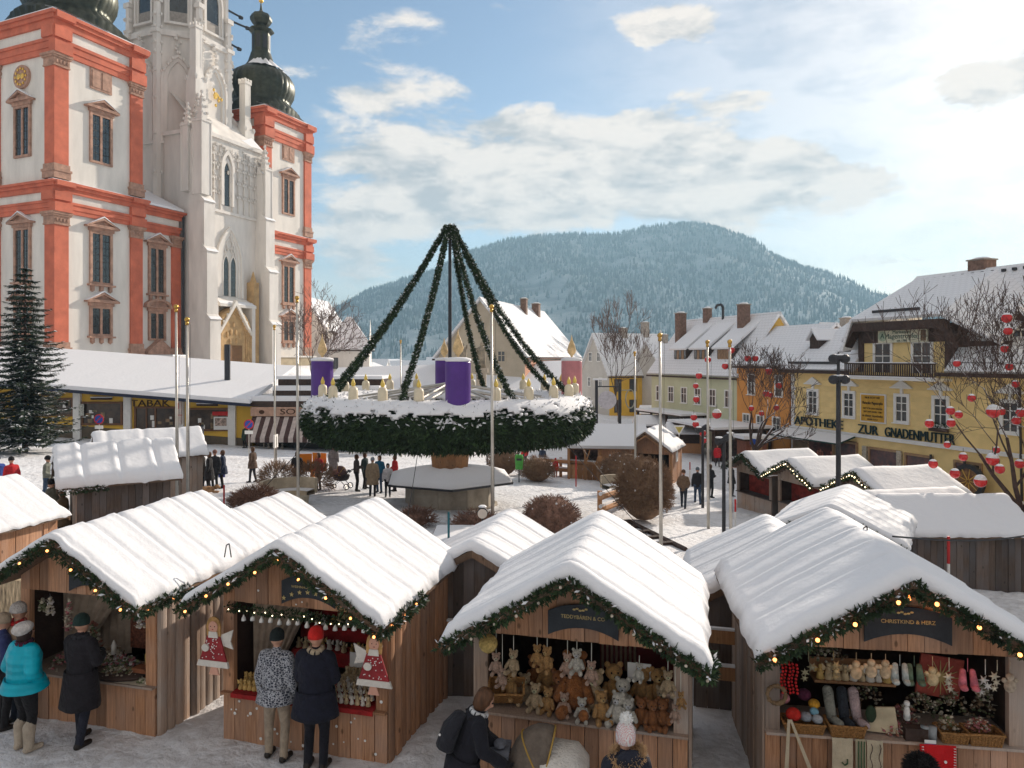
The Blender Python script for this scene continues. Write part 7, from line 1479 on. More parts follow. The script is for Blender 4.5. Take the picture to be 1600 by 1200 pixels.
def person(label, loc, yaw, H=1.72, jacket=BLK, trousers=BLK, shoes=None, arms='down', legs='stand', lean=0, puff=.02, hat=None, hair=None, coat=0, vox=.03, hands=False, glove=None, scarf=None, hood=None, headturn=0, headpitch=0, fat=1.0, jm=None, boots=None, bag=None, group=None, collar=None):
 k = H / 1.72; t = thing('person', label, 'person', loc, yaw, group); J = jm or fc(jacket); T = fc(trousers, 'trouser_cloth'); Sm = shoes or SHOE; S = []; q = MB()
 def rot(p):
  p = Vector(p)
  if p.z > .92 and lean: c, s = math.cos(lean), math.sin(lean); z = p.z - .92; y = p.y; p = Vector((p.x, y * c + z * s, .92 + z * c - y * s))
  return p * k
 def cap(a, b, r0, r1, lab, n=10):
  a, b = rot(a), rot(b); capsule(q, a, b, r0 * k, r1 * k, n)
  for u in (0, .25, .5, .75, 1): S.append((a.lerp(b, u), (r0 + (r1 - r0) * u) * k, lab))
 f = fat
 for (z0, a0, b0, z1, a1, b1) in ((.86, .155 * f + puff, .12 * f + puff, .98, .16 * f + puff, .125 * f + puff), (.98, .16 * f + puff, .125 * f + puff, 1.15, .15 * f + puff, .115 * f + puff), (1.15, .15 * f + puff, .115 * f + puff, 1.30, .17 * f + puff, .12 * f + puff), (1.30, .17 * f + puff, .12 * f + puff, 1.41, .165 + puff, .10 + puff)):
  m0 = MB(); m0.loft([((0, 0, z0 - .02), a0 * .9, b0 * .9), ((0, 0, z0), a0, b0), ((0, 0, z1), a1, b1), ((0, 0, z1 + .03), a1 * .8, b1 * .8)], 14)
  q.add([rot(v) for v in m0.v], m0.f)
  for u in (0, .5, 1):
   for dx in (-.06, 0, .06): S.append((rot((dx, 0, z0 + (z1 - z0) * u)), .10 * k, 0))
 cap((-.13, 0, 1.385), (.13, 0, 1.385), .062 + puff * .8, .062 + puff * .8, 0); cap((0, -.005, 1.40), (0, .01, 1.49), .065 + puff, .055, 0); cap((0, .01, 1.47), (0, .015, 1.53), .052, .05, 2)
 hd = Vector((0, .02, 1.605)); c, s = math.cos(headturn), math.sin(headturn); cp, sp = math.cos(headpitch), math.sin(headpitch)
 def hp(x, y, z): y, z = y * cp + z * -sp * -1, z * cp - y * sp; return (hd.x + x * c - y * s, hd.y + x * s + y * c, hd.z + z)
 for (x, y, z, rx, ry, rz) in ((0, -.008, .02, .077, .095, .092), (0, .025, -.045, .058, .062, .068), (0, .05, -.075, .032, .03, .03)):
  m0 = MB(); m0.ball((0, 0, 0), rx, ry, rz, 14, 10); q.add([rot(hp(v[0] + x, v[1] + y, v[2] + z)) for v in m0.v], m0.f); S.append((rot(hp(x, y, z)), rx * k, 2))
 capsule(q, rot(hp(0, .088, .012)), rot(hp(0, .108, -.022)), .010 * k, .015 * k, 8)
 for sx in (-1, 1): m0 = MB(); m0.ball((0, 0, 0), .012, .026, .034, 8, 6); q.add([rot(hp(v[0] + sx * .079, v[1] - .005, v[2])) for v in m0.v], m0.f)
 capsule(q, rot(hp(-.02, .086, -.052)), rot(hp(.02, .086, -.052)), .009 * k, .009 * k, 6)
 AR = {'down': (((.235, -.02, 1.12), (.25, .05, .87)), ((.235, -.02, 1.12), (.25, .05, .87))), 'pockets': (((.26, -.06, 1.13), (.2, .08, .95)), ((.26, -.06, 1.13), (.2, .08, .95))), 'front': (((.22, .05, 1.12), (.10, .26, 1.12)), ((.22, .05, 1.12), (.10, .26, 1.12))),
          'carry': (((.235, -.02, 1.12), (.25, .05, .87)), ((.24, .0, 1.12), (.18, .24, 1.02))), 'push': (((.21, .12, 1.16), (.16, .38, 1.08)), ((.21, .12, 1.16), (.16, .38, 1.08))), 'akimbo': (((.3, -.05, 1.13), (.19, .06, .98)), ((.3, -.05, 1.13), (.19, .06, .98)))}[arms]
 hp_ = []
 for sx, (el, wr) in zip((-1, 1), AR):
  el = (el[0] * sx, el[1], el[2]); wr = (wr[0] * sx, wr[1], wr[2]); cap((.165 * sx, 0, 1.375), el, .06 + puff * .9, .05 + puff * .8, 0); cap(el, wr, .05 + puff * .8, .036 + puff * .7, 0); a, b = rot(el), rot(wr); d = (b - a).normalized(); hp_.append((b, d, sx))
  if not hands: capsule(q, b, b + d * .085 * k, .036 * k, .03 * k, 8); S.append((b + d * .07 * k, .036 * k, 4))
 LG = {'stand': ((.10, .0), (.10, .0)), 'walk': ((.34, .22), (-.10, -.30)), 'step': ((.14, .10), (-.02, -.12)), 'wide': ((.04, .02), (.04, -.04))}[legs]
 for sx, (ky, ay) in zip((-1, 1), LG):
  w = .12 if legs == 'wide' else .095; kn = (w * sx, ky * .5, .49); an = (w * sx * 1.05, ay, .085); r = .088 * f; cap((.085 * sx, 0, .88), kn, r + .012, .068, 1); cap(kn, an, .066, .055, 1); cap((an[0], ay - .035, .05), (an[0] * 1.15, ay + .15, .035), .048, .04, 3)
  if boots: cap((an[0], ay, .34), an, .078, .066, 3)
 me = q.mesh('body', SKIN); tmp = bpy.data.objects.new('tmp', me); C.objects.link(tmp); rm = tmp.modifiers.new('r', 'REMESH'); rm.mode = 'VOXEL'; rm.voxel_size = vox; rm.use_smooth_shade = True; smm = tmp.modifiers.new('s', 'SMOOTH'); smm.iterations = 2 if vox < .02 else 1; smm.factor = .5
 dg = bpy.context.evaluated_depsgraph_get(); me2 = bpy.data.meshes.new_from_object(tmp.evaluated_get(dg)); bpy.data.objects.remove(tmp); me2.name = 'body'
 n = len(me2.polygons); ce = np.empty(n * 3); me2.polygons.foreach_get('center', ce); ce = ce.reshape(-1, 3); P_ = np.array([list(x[0]) for x in S]); rr = np.array([x[1] for x in S]); lb = np.array([x[2] for x in S])
 d = np.sqrt(((ce[:, None, :] - P_[None]) ** 2).sum(2)) - rr[None]; mi = lb[d.argmin(1)]
 me2.materials.clear()
 for m in (J, T, SKIN, boots or Sm, glove or fc(BLK, 'glove_cloth')): me2.materials.append(m)
 me2.polygons.foreach_set('material_index', mi.astype(np.int32)); me2.polygons.foreach_set('use_smooth', np.ones(n, dtype=bool)); obj('body', me2, t)
 if hands:
  for (b, d_, sx) in hp_: hand(t, b, d_, (-sx, .3, 0), glove or fc(BLK, 'glove_cloth'), .55, 'glove' if glove or True else 'hand', k * 1.12, sx)
 if vox < .02:
  e = MB()
  for sx in (-1, 1): e.ball(rot(hp(sx * .03, .083, .012)), .009 * k, n=8, k=6)
  e.build('eyes', EYE, t, smooth=True)
 def headpart(name, prof, m, off=(0, 0, 0), sy=1.15, n=16, tilt=.0):
  m0 = MB(); m0.lathe(prof, n, 0, sy=sy); X = XF((0, 0, 0), 0, tilt); q2 = MB(); q2.add([rot(hp(*(X @ Vector(v) + Vector(off)))) for v in m0.v], m0.f); return q2.build(name, m, t, smooth=True)
 if hair: headpart('hair', [(.03, -.14), (.075, -.10), (.092, -.02), (.092, .05), (.07, .10), (.02, .125)], hair, (0, -.022, 0), 1.05)
 if hat:
  kind, hm = hat; hm = fc(hm, 'knit_cloth', .6) if isinstance(hm, tuple) else hm
  if kind == 'beanie': headpart('hat', [(.08, .0), (.093, .005), (.096, .04), (.09, .09), (.068, .13), (.03, .155), (.005, .16)], hm, (0, -.012, 0), 1.16, tilt=-.12)
  elif kind == 'beret': headpart('hat', [(.08, .0), (.09, .01), (.118, .05), (.12, .085), (.09, .125), (.04, .14), (.005, .142)], hm, (0, -.03, .0), 1.12, 18, .2)
  elif kind == 'bobble':
   headpart('hat', [(.08, -.03), (.096, -.02), (.1, .04), (.095, .09), (.075, .14), (.045, .18), (.01, .2)], hm, (0, -.012, 0), 1.12); b = MB(); rb = random.Random(2)
   c0 = rot(hp(0, -.03, .215)); b.ball(c0, .05 * k, n=12, k=8)
   for i in range(120): v = Vector((rb.gauss(0, 1), rb.gauss(0, 1), rb.gauss(0, 1))).normalized(); b.cyl(c0 + v * .04 * k, c0 + v * .072 * k, .009, .003, 4)
   b.build('bobble', WHITEP, t)
  elif kind == 'fur':
   b = MB(); rb = random.Random(4); c0 = rot(hp(0, -.01, .05)); b.ball(c0, .12 * k, .13 * k, .12 * k, 14, 9)
   for i in range(1500): v = Vector((rb.gauss(0, 1), rb.gauss(0, 1), rb.gauss(0, 1))).normalized(); b.cyl(c0 + v * .115 * k, c0 + v * .15 * k + Vector((rb.uniform(-.02, .02), rb.uniform(-.02, .02), 0)), .006, .001, 3)
   b.build('fur_hood', hm, t)
 if scarf:
  q2 = MB(); pts = [rot((.078 * math.cos(i * .6283), .005 + .082 * math.sin(i * .6283), 1.475 + .012 * math.sin(i * 1.3))) for i in range(11)]; q2.tube(pts, .036 * k, 8); q2.build('scarf', fc(scarf, 'scarf_knit'), t, smooth=True)
 if collar: q2 = MB(); pts = [rot((.085 * math.cos(i * .6283), .085 * math.sin(i * .6283), 1.46)) for i in range(11)]; q2.tube(pts, .028 * k, 8); q2.build('collar', fc(collar, 'collar_cloth'), t, smooth=True)
 if hood:
  b = MB(); rb = random.Random(7); q2 = MB(); q2.ball(rot((0, -.10, 1.45)), .15 * k, .10 * k, .09 * k, 14, 8); q2.build('hood', J, t, smooth=True)
  for i in range(900):
   a = rb.random() * 6.283; c0 = rot((.155 * math.cos(a), -.03 + .13 * math.sin(a), 1.47 + .04 * math.sin(a + 1))); v = Vector((rb.gauss(0, 1), rb.gauss(0, 1), rb.gauss(0, 1))).normalized(); b.cyl(c0, c0 + v * .07 * k, .008, .001, 3)
  b.build('fur_trim', hood, t, kind='stuff')
 if coat:
  z1 = 1.0; q2 = MB(); n = 20; rings = []
  for i in range(7):
   u = i / 6; z = z1 + (coat - z1) * u; a = (.165 * f + puff + .008 + .055 * u); bb = (.13 * f + puff + .008 + .05 * u)
   rings.append(((0, 0, z), a, bb))
  vs = []; fs = []
  for (c0, a, bb) in rings:
   for i in range(n): th = 6.283 * i / n; w = 1 + .045 * math.sin(th * 5 + c0[2] * 3) * (1.1 - c0[2]) * 2; v = Vector((a * w * math.cos(th), bb * w * math.sin(th), c0[2])); vs.append(rot(v) if c0[2] > .92 else v * k)
  for j in range(6):
   for i in range(n): fs.append((j * n + i, j * n + (i + 1) % n, (j + 1) * n + (i + 1) % n, (j + 1) * n + i))
  q2.add(vs, fs); o = q2.build('coat_skirt', J, t, smooth=True); md = o.modifiers.new('thick', 'SOLIDIFY'); md.thickness = .012
 if bag == 'backpack':
  q2 = MB(); q2.loft([(rot((0, -.2, 1.02)), .13, .06), (rot((0, -.24, 1.05)), .17, .1), (rot((0, -.24, 1.25)), .165, .1), (rot((0, -.2, 1.38)), .12, .07), (rot((0, -.17, 1.4)), .06, .03)], 14); o = q2.build('backpack', fc((.018, .018, .024), 'nylon'), t, smooth=True)
  q2 = MB()
  for sx in (-.1, .1): q2.tube([rot((sx, -.12, 1.4)), rot((sx, 0, 1.47)), rot((sx * 1.1, .13, 1.35)), rot((sx * 1.3, .13, 1.15)), rot((sx, -.1, 1.05))], .016, 6)
  q2.build('strap', fc(BLK), o); q2 = MB(); q2.ball(rot((.05, -.345, 1.15)), .014, n=6, k=4); q2.build('reflector', WHITEP, o)
 elif bag: b0 = hp_[1][0] + Vector((0, 0, -.05)); q2 = MB(); q2.box(b0.x - .05, b0.x + .05, b0.y - .14, b0.y + .14, b0.z - .36, b0.z - .06); q2.tube([b0 + Vector((0, -.08, -.07)), b0 + Vector((0, 0, .03)), b0 + Vector((0, .08, -.07))], .01, 5); q2.build('handbag', fc(bag, 'bag_cloth'), t)
 return t
def people():
 N_ = .0135; V = .026
 def at(px, Y, z=None): x = (px - 800) / F * Y; return (x, Y, G(x, Y) if z is None else z)
 quilt = M('teal_quilted_nylon', (.0, .36, .47), .42, .1, 3, .0); nt = quilt.node_tree; wv = nt.nodes.new('ShaderNodeTexWave'); wv.bands_direction = 'Z'; wv.inputs['Scale'].default_value = 3.2; wv.inputs['Distortion'].default_value = 1.2; tc = nt.nodes.new('ShaderNodeTexCoord'); nt.links.new(tc.outputs['Object'], wv.inputs['Vector']); bp = nt.nodes.new('ShaderNodeBump'); bp.inputs['Strength'].default_value = .4; bp.inputs['Distance'].default_value = .04; nt.links.new(wv.outputs['Fac'], bp.inputs['Height']); nt.links.new(bp.outputs[0], nt.nodes['Principled BSDF'].inputs['Normal'])
 WKN = M('white_knit', (.62, .58, .55), .95, .15, 14, .7, 55); boot = M('beige_suede_boot', (.42, .35, .27), .8, .2, 6, .2)
 person('woman in turquoise quilted jacket, white knit cap and tall beige boots at left', at(38, 9.55, 0), R(-25), 1.68, trousers=BLK, jm=quilt, arms='pockets', hat=('beret', WKN), scarf=(.06, .01, .03), vox=N_, hands=True, puff=.05, fat=1.22, boots=boot, hair=M('dark_hair', (.03, .015, .012), .6), legs='stand', coat=.86)
 person('person in white knit cap and red scarf half hidden behind the turquoise jacket', at(27, 10.25, 0), R(-35), 1.70, jacket=(.40, .27, .18), trousers=NAVY, hat=('beanie', WKN), scarf=(.45, .02, .02), vox=V)
 person('person with beige cap cut off by the left picture edge', at(3, 10.1, 0), R(-40), 1.6, jacket=(.03, .04, .12), trousers=BLK, hat=('beanie', (.42, .33, .24)), vox=V)
 person('person in long black coat and dark green cap looking into the dried flower stall', at(126, 9.72, 0), R(-15), 1.72, jacket=(.016, .014, .018), trousers=(.02, .022, .035), hat=('beanie', (.015, .035, .03)), coat=.52, vox=N_, arms='front', hands=True, legs='step', collar=(.03, .03, .035), puff=.03)
 person('person in grey white patterned coat and khaki trousers at the red shelf stall', at(432, 9.35, 0), R(-12), 1.66, jm=pattern_cloth(), trousers=KHAKI, hat=('beanie', (.012, .018, .018)), vox=N_, arms='down', hands=True, legs='wide', coat=.80, puff=.035)
 person('person in long black coat, bright red knit cap and beige scarf at the counter', at(493, 9.12, 0), R(-8), 1.77, jacket=(.010, .011, .022), trousers=(.012, .012, .018), hat=('beanie', (.60, .02, .015)), scarf=(.42, .34, .24), coat=.68, vox=N_, arms='front', hands=True, puff=.04, fat=1.1)
 person('smiling brown haired woman in black coat with backpack bending over the pushchair', at(722, 7.75, -.05), R(-78), 1.72, jacket=(.012, .012, .018), trousers=(.01, .01, .014), hair=HAIRB, coat=.62, vox=N_, arms='push', hands=True, lean=R(20), headturn=R(-8), headpitch=R(12), collar=(.55, .55, .55), bag='backpack', puff=.03)
 nor = M('red_white_norwegian_knit', (.70, .68, .66), .9, .1, 8, .4, 60); nt = nor.node_tree; tc = nt.nodes.new('ShaderNodeTexCoord'); mp = nt.nodes.new('ShaderNodeMapping'); mp.inputs['Scale'].default_value = (22, 22, 18); nt.links.new(tc.outputs['Object'], mp.inputs['Vector']); vo = nt.nodes.new('ShaderNodeTexVoronoi'); vo.inputs['Randomness'].default_value = .25; nt.links.new(mp.outputs[0], vo.inputs['Vector']); lt = nt.nodes.new('ShaderNodeMath'); lt.operation = 'LESS_THAN'; lt.inputs[1].default_value = .38; nt.links.new(vo.outputs['Distance'], lt.inputs[0]); mx = nt.nodes.new('ShaderNodeMix'); mx.data_type = 'RGBA'; mx.inputs[6].default_value = (.72, .70, .68, 1); mx.inputs[7].default_value = (.55, .02, .03, 1); nt.links.new(lt.outputs[0], mx.inputs[0]); nt.links.new(mx.outputs[2], nt.nodes['Principled BSDF'].inputs['Base Color'])
 FUR = M('tan_fur', (.50, .32, .17), .9, .3, 12, 0)
 person('person in red and white bobble hat and fur trimmed hood before the teddies', at(978, 7.0, -.05), R(15), 1.66, jacket=(.02, .022, .035), hat=('bobble', nor), hood=FUR, vox=N_, puff=.04)
 person('person with shaggy black fur hat at the bottom edge before the felt goods stall', at(1442, 6.35, -.1), R(25), 1.74, jacket=(.02, .022, .035), hat=('fur', M('black_fur', (.012, .01, .01), .8, .3, 9, 0)), vox=N_, puff=.04)
 person('person with black and white striped cap at the bottom edge left of the cloth bag', at(1208, 6.25, -.1), R(-10), 1.66, jacket=(.05, .05, .06), hat=('beanie', M('black_white_knit', (.02, .02, .025), .9, .2, 10)), scarf=(.55, .5, .5), vox=V)
 S_ = {'shoes': SHOE}
 far = [  # px, py(feet), label, yaw, jacket, trousers, extras
  (18, 790, 'man in red jacket with white stripe and black hat walking at the left edge', 60, (.48, .02, .025), (.03, .035, .06), dict(hat=('beanie', BLK), legs='walk')),
  (-4, 788, 'person in blue jacket cut by the left picture edge', 50, (.03, .07, .30), NAVY, dict(hat=('beanie', BLK))),
  (74, 786, 'man in grey green jacket and jeans carrying a dark bag towards the long grey hut', -80, (.17, .18, .15), JEAN, dict(hat=('beanie', BLK), legs='walk', arms='carry', bag=BLK)),
  (316, 765, 'person in dark brown coat at the left of the group by the grey gabled hut', -60, (.06, .045, .035), BLK, dict(hair=HAIRB, coat=.6)),
  (327, 768, 'woman in long black coat in the middle of the group by the grey gabled hut', 100, (.02, .018, .02), BLK, dict(hair=HAIRB, coat=.5)),
  (336, 764, 'person in black jacket at the back of the group by the grey gabled hut', 170, (.03, .03, .035), BLK, dict(hat=('beanie', (.2, .1, .08)), coat=.7)),
  (348, 763, 'man in dark blue coat holding a blue bag right of the group', 110, (.02, .03, .06), BLK, dict(hair=HAIRB, coat=.65, bag=(.10, .12, .45))),
  (395, 754, 'woman in brown coat walking alone across the open square', 75, (.11, .07, .05), (.03, .03, .04), dict(hair=HAIRB, coat=.7, arms='carry', legs='step')),
  (464, 764, 'man in dark jacket and jeans behind the orange notice board', 10, (.03, .03, .035), JEAN, dict(hair=HAIRB)),
  (498, 766, 'man in red jacket with white sleeves behind the dry bush', 150, (.52, .03, .035), (.05, .045, .05), dict(hair=HAIRB)),
  (557, 768, 'man in dark brown jacket facing right beside the small pushchair', -70, (.06, .05, .045), BLK, dict(hair=HAIRB, arms='front')),
  (570, 764, 'person in dark green jacket stooping behind the men by the wreath', -110, (.03, .05, .05), BLK, dict(hair=HAIRB)),
  (582, 776, 'person in long tan hooded coat seen from behind below the wreath', 0, (.36, .27, .18), (.02, .02, .03), dict(hat=('beanie', (.28, .32, .38)), coat=.55, puff=.04)),
  (593, 770, 'person in teal blue jacket behind the tan coat below the wreath', 160, (.02, .12, .22), JEAN, dict(hair=HAIRB)),
  (606, 777, 'girl in white jacket with dark hair below the wreath', 190, (.62, .6, .62), (.02, .02, .025), dict(hair=M('black_hair', (.02, .015, .012), .6), H=1.5)),
  (617, 768, 'person in bright red jacket and brown boots below the wreath', 120, (.58, .03, .03), (.02, .02, .025), dict(hair=HAIRB, arms='carry')),
  (521, 746, 'distant woman in grey dress standing behind the pushchair', 0, (.14, .12, .12), (.12, .1, .1), dict(hair=HAIRB, coat=.4)),
  (820, 731, 'person in red jacket behind the green litter bin', 30, (.5, .03, .03), (.03, .04, .06), dict(hair=HAIRB)),
  (762, 727, 'child in pale jacket beyond the fountain', 80, (.5, .48, .46), (.1, .1, .12), dict(H=1.3)),
  (848, 740, 'person in dark blue jacket resting by the long log hut', -40, (.04, .06, .10), BLK, dict(hair=HAIRB)),
  (868, 746, 'child in bright red suit behind the log fence', 180, (.55, .02, .02), (.5, .02, .02), dict(H=1.15, hat=('beanie', (.5, .02, .02)))),
  (1068, 794, 'man in brown jacket and dark trousers walking right of the big hedge', -20, (.17, .11, .07), (.03, .035, .05), dict(hat=('beanie', (.1, .05, .03)), legs='walk', arms='pockets')),
  (1090, 787, 'man in black jacket and blue jeans walking beside the brown jacket', -10, (.02, .02, .024), JEAN, dict(hat=('beanie', (.12, .15, .18)), legs='walk')),
  (1110, 778, 'person in black coat reaching out beside the thin dark post', -60, (.02, .02, .025), BLK, dict(hair=HAIRB, arms='front')),
  (1143, 776, 'man in black coat before the leftmost brown hut', -80, (.025, .025, .03), BLK, dict(hat=('beanie', BLK), coat=.7)),
  (1121, 729, 'person in long bright red coat walking on the open street', 170, (.55, .02, .03), (.06, .05, .06), dict(hair=HAIRB, coat=.7, legs='walk')),
  (1058, 707, 'person in red jacket at the far booths', 0, (.55, .05, .03), BLK, dict(hair=HAIRB)),
  (1048, 703, 'person in dark coat left of the red jacket at the far booths', 40, (.04, .04, .05), BLK, {}),
  (1087, 703, 'dark dressed person beside the orange topped booth', 90, (.05, .04, .04), BLK, dict(hair=HAIRB)),
  (1113, 692, 'person in grey coat standing in the street beyond the bauble tree', 150, (.10, .09, .09), BLK, dict(coat=.7)),
  (1126, 694, 'dark haired person left of the kiosk in the far street', 120, (.06, .03, .03), BLK, dict(hair=HAIRB)),
  (1134, 701, 'person in black coat beside the bauble tree trunk', 30, (.025, .02, .02), BLK, dict(coat=.6)),
  (1075, 698, 'person in brown jacket among the far booths', 180, (.14, .07, .04), BLK, dict(hair=HAIRB)),
  (1262, 806, 'visitor in tan coat at the open front of the second brown hut', -20, (.28, .18, .11), BLK, dict(hair=HAIRB, coat=.7)),
  (1276, 803, 'visitor in dark jacket leaning into the second brown hut', -60, (.03, .03, .035), BLK, dict(hair=HAIRB, lean=R(12)))]
 for (px, py, l, yaw, j, tr, kw) in far:
  g = GP(px, py); kw = dict(kw); H = kw.pop('H', 1.72); person(l, g, R(yaw), H, jacket=j, trousers=tr, vox=.03, **kw)
 person('man in dark olive coat with black hat standing behind the roof of the first stall', at(82, 20.6), R(150), 1.72, jacket=(.07, .065, .045), hat=('beanie', BLK), coat=.6, vox=.03, puff=.05); person('shorter person in brown hood leaning at the olive coat behind the first stall', at(98, 20.2), R(100), 1.5, jacket=(.12, .085, .05), hair=HAIRB, coat=.6, vox=.03, puff=.05)
 person('person in grey jacket before the tobacco shop sign', (-23.6, 54.5, G(-23.6, 54.5)), R(10), 1.72, jacket=(.2, .19, .2), trousers=BLK, hair=HAIRB)
 person('dark green dressed person at the corner of the souvenir shop', (-20.0, 54.0, G(-20, 54)), R(60), 1.72, jacket=(.03, .05, .035), trousers=BLK, coat=.6)
 # dog
 g = GP(322, 771); t = thing('dog', 'light brown shaggy dog lying in the snow before the group', 'dog', g, R(15)); q = MB(); q.loft([((0, 0, .05), .3, .14), ((0, 0, .16), .36, .17), ((.02, 0, .27), .3, .13), ((.02, 0, .31), .12, .05)], 12); q.ball((.42, .03, .27), .11, .09, .1, 10, 7); q.ball((.53, .03, .23), .06, .045, .045, 8, 5); q.ball((.38, .11, .3), .03, .03, .07, 6, 4); q.ball((.38, -.05, .3), .03, .03, .07, 6, 4); capsule(q, (.3, .1, .06), (.5, .12, .04), .045, .035); capsule(q, (.3, -.1, .06), (.5, -.12, .04), .045, .035); capsule(q, (-.34, 0, .1), (-.5, .15, .05), .04, .02)
 o = q.build('body', M('dog_fur', (.38, .22, .11), .9, .5, 6, .5, 40), t, smooth=True); md = o.modifiers.new('r', 'REMESH'); md.mode = 'VOXEL'; md.voxel_size = .03; md.use_smooth_shade = True
 # pushchairs
 def pram(label, loc, rz, s, cover, blanket, hoodc):
  t = thing('pushchair', label, 'pushchair', loc, rz); t.scale = (s, s, s); fm = DARK
  for (x, y, r) in ((-.38, -.26, .15), (-.38, .26, .15), (.42, -.16, .11), (.42, .16, .11)):
   q = MB(); q.band([((r - .035) * math.cos(R(a)) + x, (r - .035) * math.sin(R(a)) + r) for a in range(0, 360, 24)], [(r * math.cos(R(a)) + x, r * math.sin(R(a)) + r) for a in range(0, 360, 24)], y - .022, y + .022, closed=True); w = q.build('wheel', fm, t); q = MB()
   for a in range(0, 180, 60): q.cyl((x - (r - .03) * math.cos(R(a)), y, r - (r - .03) * math.sin(R(a))), (x + (r - .03) * math.cos(R(a)), y, r + (r - .03) * math.sin(R(a))), .008, n=4)
   q.build('spokes', ALU, w)
  q = MB()
  for y in (-.24, .24): q.tube([(.42, y * .7, .12), (.05, y, .45), (-.35, y, .78), (-.62, y * .9, 1.0)], .016, 6); q.tube([(-.38, y, .15), (.0, y, .5), (.3, y, .62)], .016, 6)
  q.tube([(-.62, -.22, 1.0), (-.66, 0, 1.02), (-.62, .22, 1.0)], .02, 6); q.build('frame', fm, t)
  q = MB(); q.loft([((0.02, 0, .42), .3, .18), ((0, 0, .5), .40, .22), ((0, 0, .68), .46, .25), ((0, 0, .72), .44, .24)], 16); q.build('seat_shell', cover, t, smooth=True)
  vs = []; fs = []; n = 12; mm = 9
  for j in range(mm):
   u = R(-5 + 115 * j / (mm - 1));
   for i in range(n + 1): v = math.pi * i / n; vs.append((-.08 - .36 * math.cos(u) * math.sin(v) * 1.0 + .12, .25 * math.cos(v), .70 + .46 * math.sin(v) * math.sin(u) * 1.0 + .0))
  for j in range(mm - 1):
   for i in range(n): fs.append((j * (n + 1) + i, j * (n + 1) + i + 1, (j + 1) * (n + 1) + i + 1, (j + 1) * (n + 1) + i))
  q = MB(); q.add(vs, fs); o = q.build('canopy', hoodc, t, smooth=True); md = o.modifiers.new('th', 'SOLIDIFY'); md.thickness = .012
  for j in (0, 4, 8): q = MB(); q.tube([Vector(vs[j * (n + 1) + i]) * 1.0 + Vector((0, 0, .006)) for i in range(n + 1)], .009, 5); q.build('piping', M('ochre_piping', (.45, .28, .06)) if j == 0 else bpy.data.materials['ochre_piping'], o)
  q = MB(); vs = []; fs = []; n = 14
  for j in range(n + 1):
   for i in range(n + 1): x = .02 + .46 * j / n; y = -.27 + .54 * i / n; vs.append((x, y, .83 + .12 * math.sin(math.pi * i / n) * math.cos((j / n - .35) * 1.8) + .02 * noise.noise((x * 9, y * 9, 1)) - .22 * max(0, abs(y) - .2) * 5 - .25 * max(0, x - .38) * 4))
  for j in range(n):
   for i in range(n): fs.append((j * (n + 1) + i, j * (n + 1) + i + 1, (j + 1) * (n + 1) + i + 1, (j + 1) * (n + 1) + i))
  q.add(vs, fs); o = q.build('blanket', blanket, t, smooth=True); md = o.modifiers.new('th', 'SOLIDIFY'); md.thickness = .03
  q = MB(); q.box(-.5, -.3, -.16, .16, .86, .9); q.ball((-.4, .0, .94), .07, .09, .04, 8, 5); q.build('changing_bag', fc((.16, .17, .2), 'bag_cloth'), t)
  return t
 pram('large grey brown pushchair with raised hood and white fleece blanket before the teddy bear stall', (.3, 7.88, -.05), R(-6), 1.08, fc((.05, .02, .02)), M('white_fleece', (.70, .66, .60), .95, .1, 9, .7, 40), fc((.15, .12, .095)))
 g = GP(533, 764); pram('small brown pushchair with pinkish straps standing by the men below the wreath', g, R(170), .95, fc((.05, .04, .045)), fc((.2, .1, .1)), fc((.12, .07, .07)))
people()
# ================================================================ goods on the stalls
def plush(n, c): return M(n, c, .95, .25, 22, .9, 70, sheen=.08)
TED = {}
def teddy_proto(key, c):
 m = plush(key + '_plush', c); m2 = plush(key + '_muzzle', tuple(min(.8, v * 1.35 + .05) for v in c)); P_ = []
 q = MB(); q.loft([((0, 0, .03), .07, .06), ((0, 0, .1), .14, .12), ((0, 0, .22), .155, .13), ((0, 0, .36), .11, .1), ((0, 0, .44), .05, .05)], 12); P_.append(('body', q.mesh('body', m, True), []))
 q = MB(); q.ball((0, -.01, .55), .135, .12, .125, 12, 9);
 mz = MB(); mz.ball((0, -.125, .52), .062, .05, .05, 8, 6); ey = MB(); ey.ball((-.05, -.125, .58), .015, n=6, k=4); ey.ball((.05, -.125, .58), .015, n=6, k=4); ey.ball((0, -.175, .535), .02, .015, .015, 6, 4)
 P_.append(('head', q.mesh('head', m, True), [('muzzle', mz.mesh('muzzle', m2, True)), ('eyes_and_nose', ey.mesh('eyes_and_nose', EYE, True))]))
 for s in (-1, 1):
  q = MB(); q.ball((s * .1, 0, .66), .05, .03, .05, 8, 6); P_.append(('ear', q.mesh('ear', m, True), []))
  q = MB(); capsule(q, (s * .12, -.02, .35), (s * .19, -.12, .2), .05, .055, 8); P_.append(('arm', q.mesh('arm', m, True), []))
  q = MB(); capsule(q, (s * .08, -.04, .08), (s * .13, -.26, .07), .065, .065, 8); q.ball((s * .135, -.29, .09), .06, .04, .07, 8, 6); P_.append(('leg', q.mesh('leg', m, True), []))
 TED[key] = P_
for k_, c_ in (('brown', (.36, .13, .035)), ('golden', (.62, .34, .12)), ('beige', (.68, .50, .30)), ('white', (.78, .72, .62)), ('pale_pink', (.72, .48, .36))): teddy_proto(k_, c_)
def teddy(key, loc, rz, s, label, group=None, rx=0):
 t = thing('teddy_bear', label, 'teddy bear', loc, rz, group); t.scale = (s, s, s); t.rotation_euler = (rx, 0, rz)
 for nm, me, ch in TED[key]:
  o = obj(nm, me, t)
  for n2, m2 in ch: obj(n2, m2, o)
 return t
